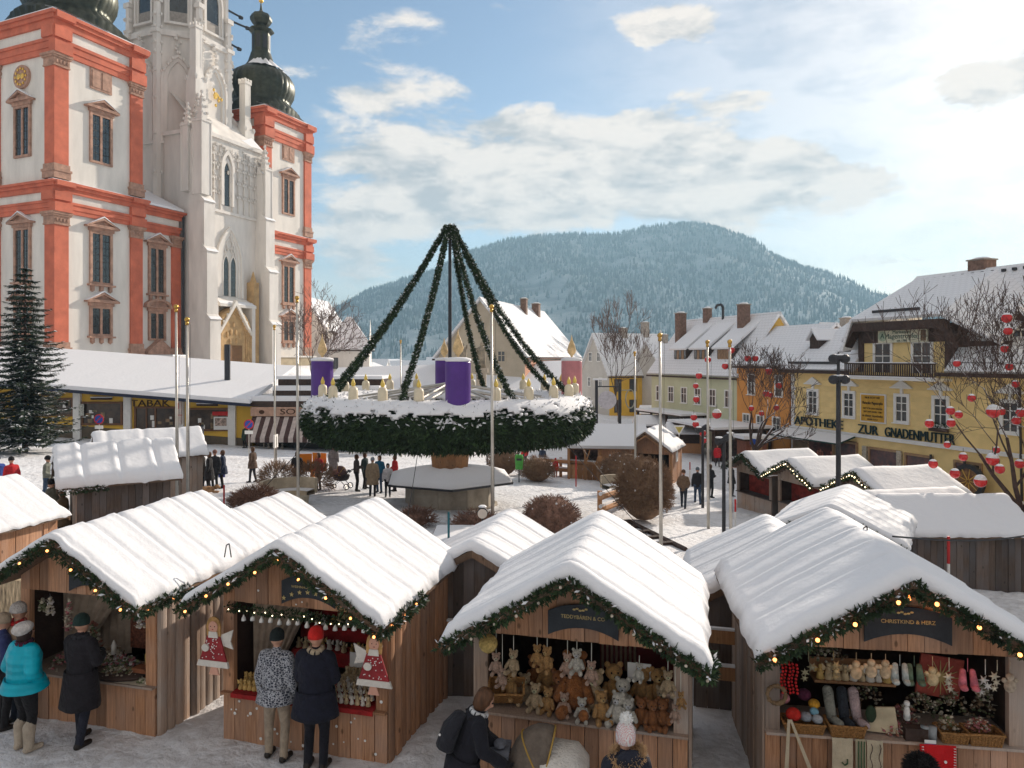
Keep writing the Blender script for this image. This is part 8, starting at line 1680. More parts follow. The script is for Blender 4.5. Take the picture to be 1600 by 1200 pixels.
def one(name, cat, label, q, m, loc=(0, 0, 0), rz=0, smooth=True, group=None, s=None): return q.build(name, m, None, smooth, label=label, cat=cat, group=group, loc=loc, rot=(0, 0, rz), scale=s)
def item(k, x, y, z): return loc_st(k, x, y, z)
def goods():
 rng = random.Random(77); A = {k: v[1] for k, v in STALLS.items()}
 WICK = M('wicker', (.48, .24, .08), .8, .4, 30, .9, 60, stretch=(1, 1, 2.2)); THR = M('string', (.6, .58, .5), .8, 0, 1, 0)
 def hang(k, x, y, z, L=.1): q = MB(); q.cyl((0, 0, 0), (0, 0, L), .004, n=4); return q
 # ---------- teddy bears
 bears = [(.42, .12, .25, 'golden', .36, 'golden teddy lying at the left end of the counter', -.3), (.80, .42, .30, 'golden', .42, 'golden teddy sitting behind the lying one left of the red capped bear', 0), (.62, .5, .18, 'brown', .46, 'dark brown bear at the back left of the counter', .3), (.55, .25, .0, 'beige', .40, 'beige bear leaning on the basket', .2), (.98, .25, .0, 'brown', .5, 'brown bear in red cap left of the biggest bear', .1), (1.18, .2, 0, 'brown', .78, 'biggest rust brown teddy bear in the middle of the counter', .05),
             (1.42, .22, 0, 'beige', .58, 'cream teddy sitting right of the biggest bear', -.1), (1.62, .4, .0, 'golden', .6, 'golden bear sitting further back right of the cream one', .25), (1.52, .02, 0, 'golden', .4, 'small golden bear leaning before the cream one', .4), (1.72, .0, 0, 'white', .42, 'white plush dog like bear at the counter front edge', -.3), (1.83, -.02, 0, 'white', .36, 'small white bear at the front edge beside the white dog', .1), (1.96, .45, .12, 'golden', .5, 'golden bear in the back row, left of its twin', -.2), (2.14, .45, .12, 'golden', .52, 'golden bear in the back row, rightmost of the tall ones', .2),
             (1.98, .05, 0, 'brown', .36, 'reddish brown bear in the heap at the right front, leftmost', .0), (2.10, .02, 0, 'brown', .36, 'reddish brown bear in the heap at the right front, middle', .3), (2.22, .05, 0, 'brown', .38, 'reddish brown bear in the heap at the right front, right one', -.3), (2.30, .2, .1, 'pale_pink', .42, 'pale pink bear slumped in the right corner', .4), (1.30, -.02, 0, 'white', .3, 'tiny white bear at the feet of the biggest bear', .1), (.72, .1, 0, 'beige', .36, 'beige bear with crossed legs left of the golden pair', 0), (1.08, .05, 0, 'pale_pink', .30, 'small pale pink bear before the red capped bear', 0), (.88, .08, 0, 'golden', .33, 'little golden bear between the baskets', -.2), (1.75, .22, 0, 'white', .5, 'white long bear standing behind the white dog', 0), (2.2, .3, .0, 'beige', .4, 'beige bear behind the right heap', -.1)]
 for (x, y, z, c, s, l, r) in bears: teddy(c, item(3, x, y, 1.04 + z * .4), A[3] + r, s * 1.3, l + ' of the teddy bear stall' if len(l.split()) < 11 else l)
 for i, (x, z, c, s, y) in enumerate(((.28, 1.62, 'pale_pink', .38, -.08), (.36, 1.48, 'pale_pink', .34, -.09), (.5, 1.66, 'beige', .42, -.1), (.78, 1.78, 'golden', .36, -.08), (.9, 1.72, 'golden', .44, -.08), (1.14, 1.70, 'pale_pink', .38, -.08), (1.25, 1.74, 'white', .42, -.08), (1.42, 1.64, 'pale_pink', .38, -.08), (1.98, 1.82, 'white', .3, -.3), (2.28, 1.62, 'beige', .40, -.1), (2.36, 1.34, 'pale_pink', .28, -.12), (2.42, 1.5, 'golden', .26, -.12))):
  p = item(3, x, y, z - .12); teddy(c, p, A[3] + rng.uniform(-.4, .4), s * .95, f'hanging plush toy in the teddy bear stall, {ORD[i]} from the left', 'plush toys hanging from the lintel')
  q = MB(); q.cyl((0, 0, s * .6), (0, 0, 1.98 - z + .12), .005, n=4); one('string', 'string', f'white string holding the {ORD[i]} hanging plush toy from the left', q, THR, p, group='strings of the hanging toys')
 q = MB(); q.cyl((0, 0, 0), (0, -.04, .03), .11, n=16); one('straw_hat', 'straw hat', 'round yellow straw disc hanging at the left end of the teddy lintel', q, M('straw_yellow', (.55, .40, .14), .9, .3, 20, .5, 40), item(3, .2, -.12, 1.86), A[3])
 def basket(k, x, y, z, w, d, h, label, rz=0, tilt=0):
  t = thing('basket', label, 'basket', item(k, x, y, z), A[k] + rz); t.rotation_euler = (tilt, 0, A[k] + rz); q = MB(); a, b = w / 2, d / 2; e = .86
  q.add([(-a * e, -b * e, 0), (a * e, -b * e, 0), (a * e, b * e, 0), (-a * e, b * e, 0), (-a, -b, h), (a, -b, h), (a, b, h), (-a, b, h)], [(0, 3, 2, 1), (0, 1, 5, 4), (1, 2, 6, 5), (2, 3, 7, 6), (3, 0, 4, 7)]); q.build('wickerwork', WICK, t); q = MB(); q.tube([(-a, -b, h), (a, -b, h), (a, b, h), (-a, b, h), (-a, -b, h)], .014, 6); q.build('rim', WICK, t)
  n = int(w / .035); q = MB()
  for i in range(n): xx = -a + w * (i + .5) / n; q.cyl((xx * e, -b * e - .003, 0), (xx, -b - .004, h), .007, n=4)
  q.build('wicker_stakes', WICK, t, kind='stuff'); return t
 basket(3, .36, .12, 1.16, .42, .22, .2, 'tipped wicker basket at the left end of the teddy counter', .2, R(35))
 q = MB(); q.box(0, .28, 0, .01, 0, .2); one('price_card', 'card', 'white price card behind the right hand bears', q, WHITEP, item(3, 1.78, .45, 1.38), A[3], False)
 q = MB()
 for i in range(14): q.box(.02 + i * .06, .05 + i * .06, -.012, 0, 0, .55)
 q.box(0, .9, 0, .01, 0, .55, 1); one('striped_cloth', 'cloth', 'dark red cloth with pale stripes hanging at the back of the teddy stall', q, [M('stripe_beige', (.35, .25, .17), .9), M('wine_cloth', (.16, .02, .02), .9)], item(3, 1.35, 1.2, 1.15), A[3], False)
 q = MB(); q.box(0, .6, 0, .02, 0, .8); one('wine_cloth', 'cloth', 'plain wine red cloth at the back right of the teddy stall', q, bpy.data.materials['wine_cloth'], item(3, 1.85, 1.1, 1.1), A[3], False)
 # ---------- red shelf stall
 REDC = M('red_shelf_cloth', (.32, .015, .015), .85, .3, 6, .3); st = [(.55, 1.55, .35, .95), (.45, 1.55, .35, .72)]
 for i, (y, z) in enumerate(((1.45, 1.42), (1.2, 1.15), (.95, .88))):
  q = MB(); q.box(.45, 1.95, y, y + .26, 0, .03); q.box(.45, 1.95, y - .012, y, -.16, .03); one('shelf_board', 'shelf', f'red cloth covered shelf in the red shelf stall, {("topmost", "middle", "lowest")[i]} step', q, REDC, item(2, 0, 0, z), A[2], False)
 q = MB(); q.box(.17, 2.25, -.08, .5, 0, .012); q.box(.17, 2.25, -.115, -.1, -.05, .012); one('counter_cloth', 'cloth', 'red cloth along the counter of the red shelf stall', q, REDC, item(2, 0, 0, .682), A[2], False)
 FW = [M('carved_pale_wood', (.55, .42, .25), .6, .3, 12), M('white_robe', (.66, .62, .55), .6, .2, 12), M('gilded_wood', (.55, .36, .12), .5, .3, 12)]
 def figm(m, wing=True):
  q = MB(); q.lathe([(.035, 0), (.04, .01), (.018, .09), (.012, .1)], 8); q.ball((0, 0, .118), .02, n=8, k=6)
  if wing: q.add([(0, .012, .08), (-.05, .02, .13), (-.045, .02, .06), (.05, .02, .13), (.045, .02, .06)], [(0, 1, 2), (0, 4, 3)])
  q.cyl((-.015, 0, .08), (-.01, -.035, .07), .008, n=5); q.cyl((.015, 0, .08), (.01, -.035, .07), .008, n=5); return q.mesh('figurine', m, True)
 FG = [figm(m) for m in FW]
 def fig(k, x, y, z, s, i, label, group): obj('figurine', FG[i], None, label, 'figurine', group, None, item(k, x, y, z), (0, 0, A[k] + rng.uniform(-.5, .5)), s)
 for r, (y, z, s, n) in enumerate(((1.52, 1.45, 1.45, 9), (1.27, 1.18, 1.3, 11), (1.02, .91, 1.15, 12))):
  for i in range(n): fig(2, .52 + 1.36 * i / (n - 1), y + rng.uniform(-.03, .05), z, s * rng.uniform(.8, 1.15), rng.randrange(3), f'carved angel on the {("topmost", "middle", "lowest")[r]} red shelf, {ORD[i]} from the left', 'angels on the red shelves')
 for r in range(4):
  for i in range(9): fig(2, 1.52 + .62 * i / 8, .0 + r * .11, .70 + .03 * r, rng.uniform(.75, .95), (r + i) % 2, f'small figure on the right of the red counter, {ORD[r]} row, {ORD[i]} from left', 'small figures on the right of the red counter')
 for r in range(2):
  for i in range(5): fig(2, .24 + .07 * i, .02 + r * .12, .70 + .05 * r, 1.0, 2, f'golden figure at the left end of the red counter, {("front", "back")[r]} row, {ORD[i]}', 'figures at the left of the red counter')
 q = MB(); q.box(0, .3, 0, .012, 0, .2); one('price_board', 'card', 'white card standing behind the small figures on the right of the red counter', q, WHITEP, item(2, 1.62, .5, .95), A[2], False); q = MB(); q.box(0, .5, 0, .2, 0, .18); one('display_box', 'box', 'beige tiered box holding figures on the right of the red counter', q, FW[0], item(2, 1.56, .42, .70), A[2], False)
 for r in range(2):
  for i in range(5): fig(2, 1.6 + .1 * i, .46 + r * .08, .88 + 0 * r, .7, 0, f'pale figure on the beige box, {("front", "back")[r]} row, {ORD[i]} from the left', 'figures on the beige box')
 q = MB(); q.lathe([(.03, 0), (.026, .03), (.012, .05), (.008, .07)], 8); q.ball((0, 0, .0), .012, n=6, k=4); bell = q.mesh('bell', WHITEP, True)
 for i in range(14): obj('bell', bell, None, f'little white bell under the red shelf stall lintel, {ORD[i]} from the left', 'bell', 'white bells under the lintel', None, item(2, .38 + i * .135, -.12, 1.70 + rng.uniform(-.02, .02)), (0, 0, 0), 1.1)
 def angelboard(x, z, flip, label):
  t = thing('angel_board', label, 'painted angel', item(2, x, -.2, z), A[2]); f = -1 if flip else 1; D = M('dark_red_dress', (.28, .025, .03), .7, .2, 5) if not flip else bpy.data.materials['dark_red_dress']
  def pr(pts, y0, y1, nm, m, par=t): q = MB(); q.prism([(a * f, b) for a, b in (pts if f > 0 else pts[::-1])], y0, y1); return q.build(nm, m, par)
  FC = M('painted_face', (.62, .33, .24), .7, .05) if not flip else bpy.data.materials['painted_face']; HB = M('blond_paint', (.48, .27, .10), .7, .3, 9) if not flip else bpy.data.materials['blond_paint']
  dr = pr([(-.2, .02), (.22, .02), (.11, .36), (-.08, .36)], -.02, 0, 'dress', D); pr([(-.24, -.05), (.25, -.05), (.23, .03), (-.21, .03)], -.03, .002, 'white_hem', WKN_); pr([(-.06, .34), (.09, .34), (.07, .42), (-.05, .42)], -.03, .002, 'collar', WKN_)
  ring = lambda cx, cz, a, b, n=14: [(cx + a * math.cos(6.283 * i / n), cz + b * math.sin(6.283 * i / n)) for i in range(n)]
  pr(ring(.01, .50, .105, .12), -.012, .004, 'hair', HB); pr([(-.09, .36), (-.03, .36), (-.04, .5), (-.1, .5)], -.014, .003, 'hair_lock', HB); pr([(.06, .36), (.12, .36), (.115, .5), (.06, .5)], -.014, .003, 'hair_lock', HB); fa = pr(ring(.01, .48, .07, .08), -.022, -.012, 'face', FC)
  for ex in (-.025, .035): pr(ring(ex, .49, .006, .007, 8), -.026, -.022, 'eye', EYE, fa)
  pr(ring(.005, .45, .012, .005, 8), -.026, -.022, 'mouth', REDC, fa); pr([(.08, .36), (.3, .46), (.26, .3), (.3, .2), (.12, .24)], .004, .02, 'wing', WKN_); pr(ring(-.1 if not flip else .09, .2, .055, .05), -.04, -.02, 'hand', WKN_); pr([(-.06, -.16), (.1, -.16), (.06, -.05), (-.02, -.05)], -.015, 0, 'feet', FC)
  for i in range(26): a, b = rng.uniform(-.16, .17), rng.uniform(.05, .33);
  q = MB()
  for i in range(30):
   b = rng.uniform(.05, .33); wd = .19 - .1 * (b / .34); a = rng.uniform(-wd, wd); q.cyl(((a + .01) * f, -.024, b), ((a + .01) * f, -.02, b), .008, n=6)
  q.build('dots', WHITEP, dr, kind='stuff')
 global WKN_; WKN_ = M('offwhite_paint', (.66, .62, .56), .8, .1, 8, .2)
 angelboard(-.03, 1.12, False, 'painted wooden angel in red dress at the left corner of the red shelf stall'); angelboard(2.33, 1.12, True, 'painted wooden angel in dotted red dress at the right corner of the red shelf stall')
 # ---------- dried flower stall
 cols = [(.42, .16, .17), (.5, .44, .34), (.16, .18, .09), (.55, .5, .48), (.3, .12, .08), (.22, .15, .09)]; CM = [M('dried_flower_' + n_, c, .9, .4, 20, .5, 50) for n_, c in zip(('rose', 'cream', 'moss', 'white', 'rust', 'brown'), cols)]
 def flowers(k, x, y, z, rx, ry, rz, n, label, pal, cat='flower arrangement', name='flower_arrangement', s=.03):
  t = thing(name, label, cat, item(k, x, y, z), A[k]);
  for ci, c in enumerate(pal):
   q = MB()
   for i in range(n // len(pal)):
    a, e, r = rng.random() * 6.283, rng.random() * 1.57, rng.uniform(.6, 1); p = (rx * r * math.cos(a) * math.cos(e), ry * r * math.sin(a) * math.cos(e), rz * r * math.sin(e)); ss = s * rng.uniform(.4, 1.1); q.ball(p, ss, ss, ss * rng.uniform(.5, 1), 6, 4)
    if i % 3 == 0: d = Vector((rng.uniform(-1, 1), rng.uniform(-1, 1), rng.uniform(0, 1))).normalized(); q.cyl(p, Vector(p) + d * s * 2.4, .006, .002, 3)
   q.build(('blossoms', 'seed_heads', 'greens', 'berries')[ci % 4], c, t, kind='stuff')
  return t
 flowers(1, .62, .25, .7, .32, .24, .22, 150, 'heap of pale dried flowers and moss behind the turquoise jacket', [CM[2], CM[1], CM[0]]); flowers(1, 1.42, .3, .72, .34, .22, .18, 170, 'pink and white dried flower cluster right of the black coat', [CM[0], CM[3], CM[2]]); flowers(1, 1.55, .12, .70, .42, .2, .12, 160, 'oval tray of small white roses on the counter', [CM[1], CM[2], CM[5]]); flowers(1, .85, .4, .8, .14, .14, .5, 110, 'tall dried stem bouquet in the middle of the flower stall', [CM[4], CM[2], CM[1]]); flowers(1, 1.22, .4, .78, .16, .14, .2, 70, 'brown woven wreath with beige bow beside the black coat', [CM[5], CM[1]])
 for i, (x, z, h, c, l) in enumerate(((.45, 1.75, .26, 3, 'white star and ribbon ornament hanging at the left of the flower stall'), (.78, 1.75, .5, 0, 'long pink blossom garland hanging in the flower stall'), (.3, 1.72, .2, 2, 'green moss wreath hanging in the left corner of the flower stall'), (2.02, 1.68, .22, 3, 'white ribbon bunch hanging at the right of the flower stall'))):
  t = flowers(1, x, .05, z - h, .06, .05, h, 60, l, [CM[c], CM[1]], 'hanging ornament', 'hanging_ornament', .026)
 SH = M('sheer_beige', (.36, .28, .21), .9, .2, 6)
 def drape(k, x0, x1, y0, y1, z0, z1, pinch, label):
  n = 30; vs = []
  for i in range(n + 1):
   for j in range(9): u = j / 8; xx = x0 + (x1 - x0) * i / n; xx += (x0 - xx) * pinch * u; vs.append((xx, y0 + (y1 - y0) * i / n + .025 * math.sin(i * 1.5 + u), z1 + (z0 - z1) * u))
  q = MB(); q.add(vs, [(i * 9 + j, (i + 1) * 9 + j, (i + 1) * 9 + j + 1, i * 9 + j + 1) for i in range(n) for j in range(8)]); one('sheer_curtain', 'curtain', label, q, SH, item(k, 0, 0, 0), A[k])
 drape(1, .2, 1.15, .75, .8, .7, 1.86, .0, 'beige sheer curtain hanging behind the flower arrangements'); drape(1, .2, 1.3, .5, .6, .7, 1.86, .75, 'gathered beige curtain at the left side of the flower stall'); drape(2, .2, .95, .35, .8, .7, 1.86, .8, 'gathered lace curtain at the left inside the red shelf stall')
 q = MB(); q.box(0, .52, 0, .02, 0, 1.1); one('rust_panel', 'panel', 'rust brown patterned panel at the back of the flower stall', q, M('rust_panel_print', (.2, .07, .04), .8, .5, 22), item(1, 1.15, .8, .8), A[1], False)
 q = MB(); q.loft([((0, 0, 0), .42, .2), ((0, 0, .04), .47, .24), ((0, 0, .07), .46, .23)], 20); one('oval_tray', 'tray', 'dark oval wooden tray under the small white roses', q, DARKW, item(1, 1.55, .12, .7), A[1])
 for i, (x, y, w, h, c, l) in enumerate(((1.9, .2, .22, .13, (.30, .11, .05), 'red brown wooden box on the right of the flower counter'), (2.0, .36, .2, .16, (.36, .2, .1), 'tan box behind the red brown box'), (1.86, .42, .14, .12, (.25, .13, .07), 'small brown box beside the tan box'))): q = MB(); q.box(-w / 2, w / 2, -.08, .08, 0, h); one('wooden_box', 'box', l, q, M('box_wood', c, .7, .3, 8), item(1, x, y, .7), A[1], False)
 for i, (x, y, z, l) in enumerate(((1.9, .3, .83, 'yellow candle left of the tan box'), (2.0, .36, .86, 'yellow candle standing on the tan box'), (1.3, .32, .9, 'ivory candle in the pink flower cluster'))): q = MB(); q.lathe([(.035, 0), (.035, .13), (.01, .2)], 10); one('candle', 'candle', l, q, M('ochre_candle', (.58, .38, .10)) if i < 2 else WKN_, item(1, x, y, z), A[1])
 vs = []; n = 12
 for j in range(n + 1):
  for i in range(n + 1): vs.append((.5 * i / n, .4 * j / n, .02 + .012 * noise.noise((i * .6, j * .6, 2))))
 q = MB(); q.add(vs, [(j * (n + 1) + i, j * (n + 1) + i + 1, (j + 1) * (n + 1) + i + 1, (j + 1) * (n + 1) + i) for j in range(n) for i in range(n)]); one('counter_cloth', 'cloth', 'cream cloth on the right end of the flower counter', q, M('cream_linen', (.5, .43, .33), .9), item(1, 1.68, -.09, .69), A[1]); flowers(1, 2.08, .0, .71, .08, .07, .06, 30, 'small green white posy on the cream cloth', [CM[2], CM[1]], s=.02)
 # ---------- felt goods stall
 k = 4; basket(k, .42, .02, 1.0, .46, .24, .11, 'wide wicker basket of felt balls, leftmost on the felt goods counter'); basket(k, .88, .0, 1.0, .40, .24, .13, 'wicker basket of folded socks, second from the left'); basket(k, 2.02, .02, 1.0, .30, .22, .12, 'small wicker basket of greenery, third from the left'); basket(k, 2.34, .02, 1.0, .36, .24, .13, 'wicker basket of red trinkets, rightmost on the counter')
 for i, (x, y, z, r, c, l) in enumerate(((.32, .02, .17, .085, (.55, .03, .02), 'bright red felt slipper ball in the left basket'), (.46, .02, .15, .065, (.28, .3, .33), 'grey felt ball right of the red one'), (.58, .0, .14, .06, (.42, .44, .46), 'pale grey felt ball at the right of the left basket'), (.26, .22, .26, .07, (.55, .22, .25), 'pink knitted ball at the back left'), (.5, .26, .3, .08, (.10, .02, .05), 'dark plum felt ball behind the left basket'), (.58, .14, .25, .065, (.55, .28, .03), 'orange felt ball behind the grey ones'), (.56, .06, .2, .05, (.2, .4, .5), 'light blue felt ball between the grey ones'))):
  q = MB(); q.ball((0, 0, 0), r, r, r * .85, 12, 8); one('felt_ball', 'felt ball', l + ' of the felt goods stall' if len(l.split()) < 11 else l, q, M('felt_c', c, .95, .2, 20, .5, 50), item(k, x, y, 1.0 + z))
 for i, (x, c, l, tl) in enumerate(((.76, (.28, .28, .24), 'grey green knitted sock standing in the sock basket', .5), (.9, (.03, .035, .045), 'black knitted sock in the middle of the sock basket', .1), (1.04, (.5, .38, .38), 'pale pink knitted sock at the right of the sock basket', .45))):
  q = MB(); capsule(q, (0, .1, .34), (0, 0, .06), .06, .055, 10); capsule(q, (0, 0, .06), (.03, -.13, .06), .055, .045, 10); one('knitted_sock', 'sock', l, q, M('knit_c', c, .95, .2, 18, .7, 60), item(k, x, .08, 1.06), A[k] + tl * .4)
 q = MB(); q.prism([(0, 0), (.34, 0), (.3, .3), (.1, .28)], -.02, 0); one('felt_bag', 'bag', 'beige felt piece with dark green applique leaning on the counter', q, M('beige_felt', (.5, .42, .28), .95), item(k, 1.12, .05, 1.03), A[k] - .1, False); q = MB(); q.ball((0, 0, 0), .06, .03, .1, 10, 7); one('felt_leaf', 'felt ornament', 'dark green felt ornament beside the beige felt piece', q, FIRD, item(k, 1.16, -.0, 1.24), A[k])
 # angled shelf with carved angels
 q = MB(); q.box(0, .92, 0, .24, 0, .03); q.box(0, .92, .22, .24, 0, .22); one('display_shelf', 'shelf', 'pale wooden shelf with carved angels at the upper left of the felt goods stall', q, WOODL, item(k, .66, .42, 1.38), A[k], False)
 for i in range(9): fig(k, .74 + .095 * i, .48, 1.41, rng.uniform(1.0, 1.5), rng.randrange(3), f'carved angel on the pale shelf of the felt goods stall, {ORD[i]} from the left', 'angels on the pale shelf')
 hz = [(.24, .30, 'bead', (.55, .02, .02), 'bunch of red bead strings'), (.72, .16, 'star', (.6, .42, .2), 'straw star'), (.96, .18, 'bear', (.6, .42, .25), 'pale wooden bear ornament'), (1.12, .14, 'bear', (.6, .44, .28), 'round cookie like ornament'), (1.27, .14, 'bear', (.55, .4, .25), 'small wooden figure pair'), (1.42, .2, 'slip', (.45, .48, .45), 'grey white felt mitten'), (1.57, .2, 'slip', (.12, .17, .11), 'pair of green felt slippers'), (1.76, .22, 'bear', (.58, .44, .25), 'large straw hen ornament'), (1.93, .26, 'star', (.7, .62, .48), 'white straw angel with stars'), (2.12, .24, 'slip', (.6, .16, .2), 'pair of pink felt slippers'), (2.3, .28, 'star', (.72, .68, .62), 'white fringed ornament'), (2.42, .2, 'star', (.68, .6, .45), 'white snowflake star'), (2.55, .26, 'bear', (.5, .4, .3), 'beige doll ornament'), (.45, .22, 'star', (.35, .32, .2), 'dull silver star bunch'), (.1, .7, 'wreath', (.2, .13, .07), 'small brown wreath with white star on the left post')]
 for i, (x, dz, kd, c, l) in enumerate(hz):
  q = MB(); m = M('trinket_paint', c, .8, .3, 14, .3)
  if kd == 'bead':
   for j in range(5):
    for z_ in range(9): q.ball((-.08 + .04 * j + .01 * math.sin(z_), .02 * (j % 2), -.04 * z_), .016, n=5, k=4)
  elif kd == 'star':
   for r in range(3): pts = []; [pts.append(((.075 if j % 2 == 0 else .028) * math.cos(j * math.pi / 6), (.075 if j % 2 == 0 else .028) * math.sin(j * math.pi / 6))) for j in range(12)]; q.prism(pts, -.006, .006, 0, XF((rng.uniform(-.05, .05), .01 * r, -.06 - .07 * r), 0, 0, r * .4, .8 - .1 * r))
  elif kd == 'slip':
   for s_ in (-.05, .05): capsule(q, (s_, 0, 0), (s_ * 1.2, -.02, -.14), .032, .045, 8); q.ball((s_ * 1.2, -.05, -.16), .042, .06, .035, 8, 6)
  elif kd == 'wreath':
   for j in range(40): a = j * .157 * 1; q.ball((.1 * math.cos(a), 0, .1 * math.sin(a) - .1), .03 * rng.uniform(.6, 1.1), n=5, k=4)
  else: q.ball((0, 0, -.12), .065, .04, .075, 10, 7); q.ball((0, 0, -.02), .045, .035, .04, 8, 6); q.ball((-.06, 0, -.06), .03, .02, .03, 6, 4); q.ball((.06, 0, -.06), .03, .02, .03, 6, 4)
  if kd != 'wreath': q.cyl((0, 0, 0), (0, 0, dz * .6), .004, n=4)
  one('hanging_ornament', 'hanging ornament', l + (' hanging under the lintel of the felt goods stall' if kd != 'wreath' else ''), q, m, item(k, x, -.13, 1.98 - dz * .6 if kd != 'wreath' else 1.55), A[k])
 q = MB(); q.box(-.24, .24, 0, .03, -.24, .24, 0, XF((0, 0, 0), 0, 0, R(8)));
 for j in range(16): a = j * .3927; q.cyl((0, -.012, 0), (.2 * math.cos(a), -.012, .2 * math.sin(a)), .012, .004, 4, 1)
 one('embroidered_cushion', 'cushion', 'rust red cushion with golden sunburst leaning at the back of the felt goods stall', q, [M('rust_felt', (.35, .07, .05), .95, .2, 9), M('gold_thread', (.42, .3, .12))], item(k, 2.1, .5, 1.5), A[k], False)
 PL = [CM[0], CM[4], CM[1], CM[5]]
 for (x, y, z, rx, h, l) in ((1.42, .05, 1.0, .14, .16, 'bag of red white sweets beside the beige felt'), (1.62, .3, 1.0, .2, .24, 'heap of small rust coloured trinkets in the middle of the counter'), (2.02, .12, 1.08, .13, .14, 'greenery and stars filling the third basket'), (2.34, .1, 1.1, .15, .12, 'red white trinkets filling the rightmost basket'), (2.2, .45, 1.05, .28, .3, 'dried flower heap behind the right baskets'), (1.85, .4, 1.15, .2, .18, 'golden straw ornaments before the cushion'), (2.5, .35, 1.1, .14, .45, 'bunch of dried grasses at the right back corner'), (.85, .62, 1.62, .24, .12, 'pale dried flower stars above the carved angels'), (1.3, .6, 1.1, .2, .3, 'dark mixed ornaments behind the felt piece')): flowers(k, x, y, z, rx, rx * .7, h, 110, l, [CM[0], CM[1], CM[4]] if 'red' in l or 'rust' in l else [CM[5], CM[1], CM[2]], 'trinkets', 'trinket_heap', .022)
 q = MB(); q.box(-.12, .12, -.06, .06, 0, .14); one('dark_box', 'box', 'dark box with small jars at the counter middle', q, DARKW, item(k, 1.62, -.02, 1.0), A[k], False)
 for i, x in enumerate((1.72, 1.8)): q = MB(); q.cyl((0, 0, 0), (0, 0, .16), .045, n=12); one('glass_jar', 'jar', f'grey glass jar on the counter above the red cloth, {("left", "right")[i]} one', q, M('grey_glass', (.3, .32, .33), .2), item(k, x, -.03, 1.0), A[k])
 q = MB(); q.box(-.06, .06, -.004, 0, 0, .09); q.box(-.06, .06, -.006, -.004, .035, .05, 1); one('price_tag', 'price tag', 'white price tag with blue line above the red cloth', q, [WHITEP, M('blue_print', (.05, .08, .3))], item(k, 1.74, -.12, .96), A[k], False)
 q = MB(); capsule(q, (0, 0, .06), (0, 0, .16), .04, .03, 8); q.ball((0, 0, .22), .035, n=8, k=6); one('penguin_figure', 'figure', 'small black and white figure on the counter left of the jars', q, WHITEP, item(k, 1.58, .1, 1.12), A[k])
 def hung(x0, x1, z1, m, nm, l, wav=.012):
  vs = []; nx, nz_ = 10, 14
  for j in range(nz_ + 1):
   for i in range(nx + 1): vs.append((x0 + (x1 - x0) * i / nx, -.135 - .01 * (j > 0) + wav * noise.noise((i * .5, j * .3, x0 * 9)) , 1.01 - (1.01 - z1) * j / nz_))
  q = MB(); q.add(vs, [(j * (nx + 1) + i, j * (nx + 1) + i + 1, (j + 1) * (nx + 1) + i + 1, (j + 1) * (nx + 1) + i) for j in range(nz_) for i in range(nx)]); t = thing(nm, l, 'cloth', item(k, 0, 0, 0), A[k]); o = q.build('fabric', m, t, smooth=True); return t
 LIN = M('natural_linen', (.52, .44, .31), .95, .1, 10, .4, 80); GRN = M('green_embroidery', (.05, .09, .04)); t = hung(.70, .92, .1, LIN, 'table_runner', 'linen table runner with small green arcs hanging below the sock basket')
 for z_ in (.42, .75): q = MB(); q.tube([(.80, -.16, z_), (.83, -.16, z_ - .03), (.86, -.16, z_ - .01), (.86, -.16, z_ + .04)], .008, 4); q.build('embroidery', GRN, t)
 t = hung(.95, 1.06, .1, M('striped_linen', (.42, .37, .25), .95), 'table_runner', 'narrow striped green linen runner hanging beside the embroidered one');
 for x in (.97, 1.0, 1.03): q = MB(); q.box(x, x + .012, -.165, -.158, .1, 1.0); q.build('stripe', GRN, t)
 t = hung(1.07, 1.24, .1, LIN, 'table_runner', 'pale linen runner with wavy brown embroidery hanging left of the bare boards')
 for x in (1.11, 1.2): q = MB(); q.tube([(x + .012 * math.sin(i * 1.3), -.165, .98 - i * .04) for i in range(22)], .005, 4); q.build('embroidery', DARKW, t)
 t = hung(1.62, 2.0, .52, M('bright_red_felt', (.55, .012, .015), .95, .1, 9, .4, 60), 'felt_cloth', 'bright red felt cloth with stitched edge hanging from the counter'); q = MB()
 for i in range(16): q.box(1.635, 1.655, -.172, -.16, .54 + i * .03, .545 + i * .03); q.box(1.965, 1.985, -.172, -.16, .54 + i * .03, .545 + i * .03)
 q.build('stitching', WHITEP, t, kind='stuff'); q = MB(); q.cyl((1.88, -.17, .84), (1.88, -.16, .84), .015, n=8); q.build('button', WHITEP, t)
 t = thing('shoulder_bag', 'natural linen shoulder bag with long strap hanging at the left post', 'bag', item(k, .34, -.2, 0), A[k]); q = MB(); q.loft([((0, 0, .2), .17, .02), ((0, 0, .24), .2, .05), ((-.02, 0, .5), .17, .05), ((-.03, 0, .6), .14, .02)], 12); q.build('pouch', LIN, t, smooth=True); q = MB(); q.box(-.19, .15, -.065, -.055, .42, .6); fl = q.build('flap', LIN, t); q = MB(); q.tube([(-.15 + i * .02, -.07, .46 + .012 * math.sin(i * 2)) for i in range(14)], .006, 4); q.build('embroidery', DARKW, fl); q = MB()
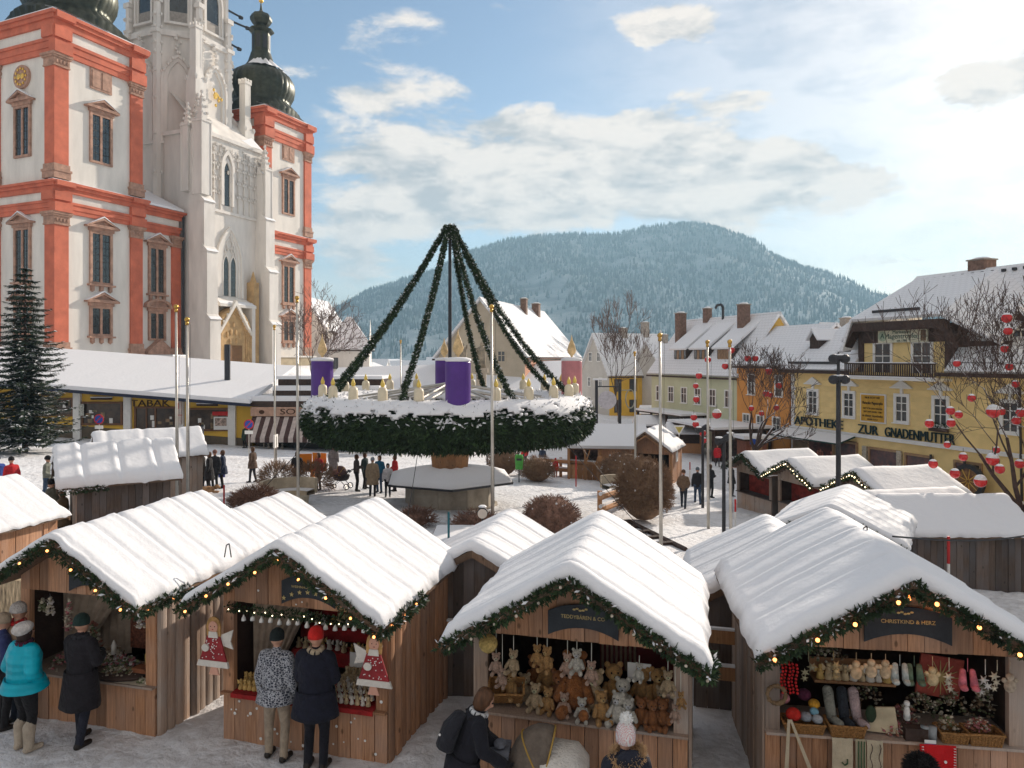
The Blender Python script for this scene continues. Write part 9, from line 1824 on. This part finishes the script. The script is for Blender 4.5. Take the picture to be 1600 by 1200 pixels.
 for a, b in (((-.17, 0, .58), (-.12, .06, 1.18)), ((.12, 0, .58), (-.1, .06, 1.18))): d = Vector(b) - Vector(a); q.add([a, (a[0] + .045, a[1], a[2]), (b[0] + .03, b[1], b[2]), b], [(0, 1, 2, 3)]); q.add([(a[0], a[1] + .006, a[2]), (a[0] + .045, a[1] + .006, a[2]), (b[0] + .03, b[1] + .006, b[2]), (b[0], b[1] + .006, b[2])], [(3, 2, 1, 0)])
 q.build('strap', LIN, t)
 # metal ridge hooks poking from the snow
 for (px, py, Y, l) in ((356, 858, 10.6, 'thin wire hook on the ridge snow of the red shelf stall'), (1352, 832, 9.2, 'thin wire hook on the ridge snow of the felt goods stall'), (925, 822, 10.0, 'small wire hook on the ridge snow of the teddy bear stall')): q = MB(); q.tube([(-.05, 0, -.12), (-.02, 0, .06), (.02, 0, .08), (.05, 0, -.12)], .009, 5); one('wire_hook', 'wire hook', l, q, DARK, P(px, py, Y))
goods()
def power_cable():
 a, b = P(1395, 838, 13.5), P(1700, 812, 17); pts = [a.lerp(b, i / 16) + Vector((0, 0, -.25 * math.sin(math.pi * i / 16))) for i in range(17)]; q = MB(); q.tube(pts, .018, 5); q.build('power_cable', DARK, None, label='black cable sagging across the roofs behind the felt goods stall', cat='cable')
power_cable()

def snow_banks():
 rng = random.Random(9)
 for i, (x, y, l, r) in enumerate(((-4.55, 9.3, 1.6, .22), (-1.2, 9.4, 2.0, .24), (-5.9, 10.2, 2.0, .12), (2.35, 9.4, 1.8, .2), (-2.9, 9.55, 2.0, .1), (-7.6, 10.9, 1.2, .2), (-12.0, 19.0, 2.4, .25), (10.0, 31.5, 2.6, .3), (12.6, 19.2, 3.0, .3))):
  a = R(-14.5) + (R(90) if i in (0, 1, 3) else 0); q = MB(); vs = []; n = 26
  for j in range(n + 1):
   for k in range(9):
    u = j / n * 2 - 1; v = k / 8 * 2 - 1; px, py = u * l * .6, v * r * 1.5; h = max(0, (1 - v * v) * (1 - u ** 4)) * r * .5 * (.6 + .9 * abs(noise.noise((u * 4 + i, v * 2, i)))) - .03
    X = x + px * math.cos(a) - py * math.sin(a); Y = y + px * math.sin(a) + py * math.cos(a); vs.append((X, Y, G(X, Y) + h))
  q.add(vs, [(j * 9 + k, (j + 1) * 9 + k, (j + 1) * 9 + k + 1, j * 9 + k + 1) for j in range(n) for k in range(8)]); q.build('snow_bank', SNOWG, None, smooth=True, kind='structure')
snow_banks()
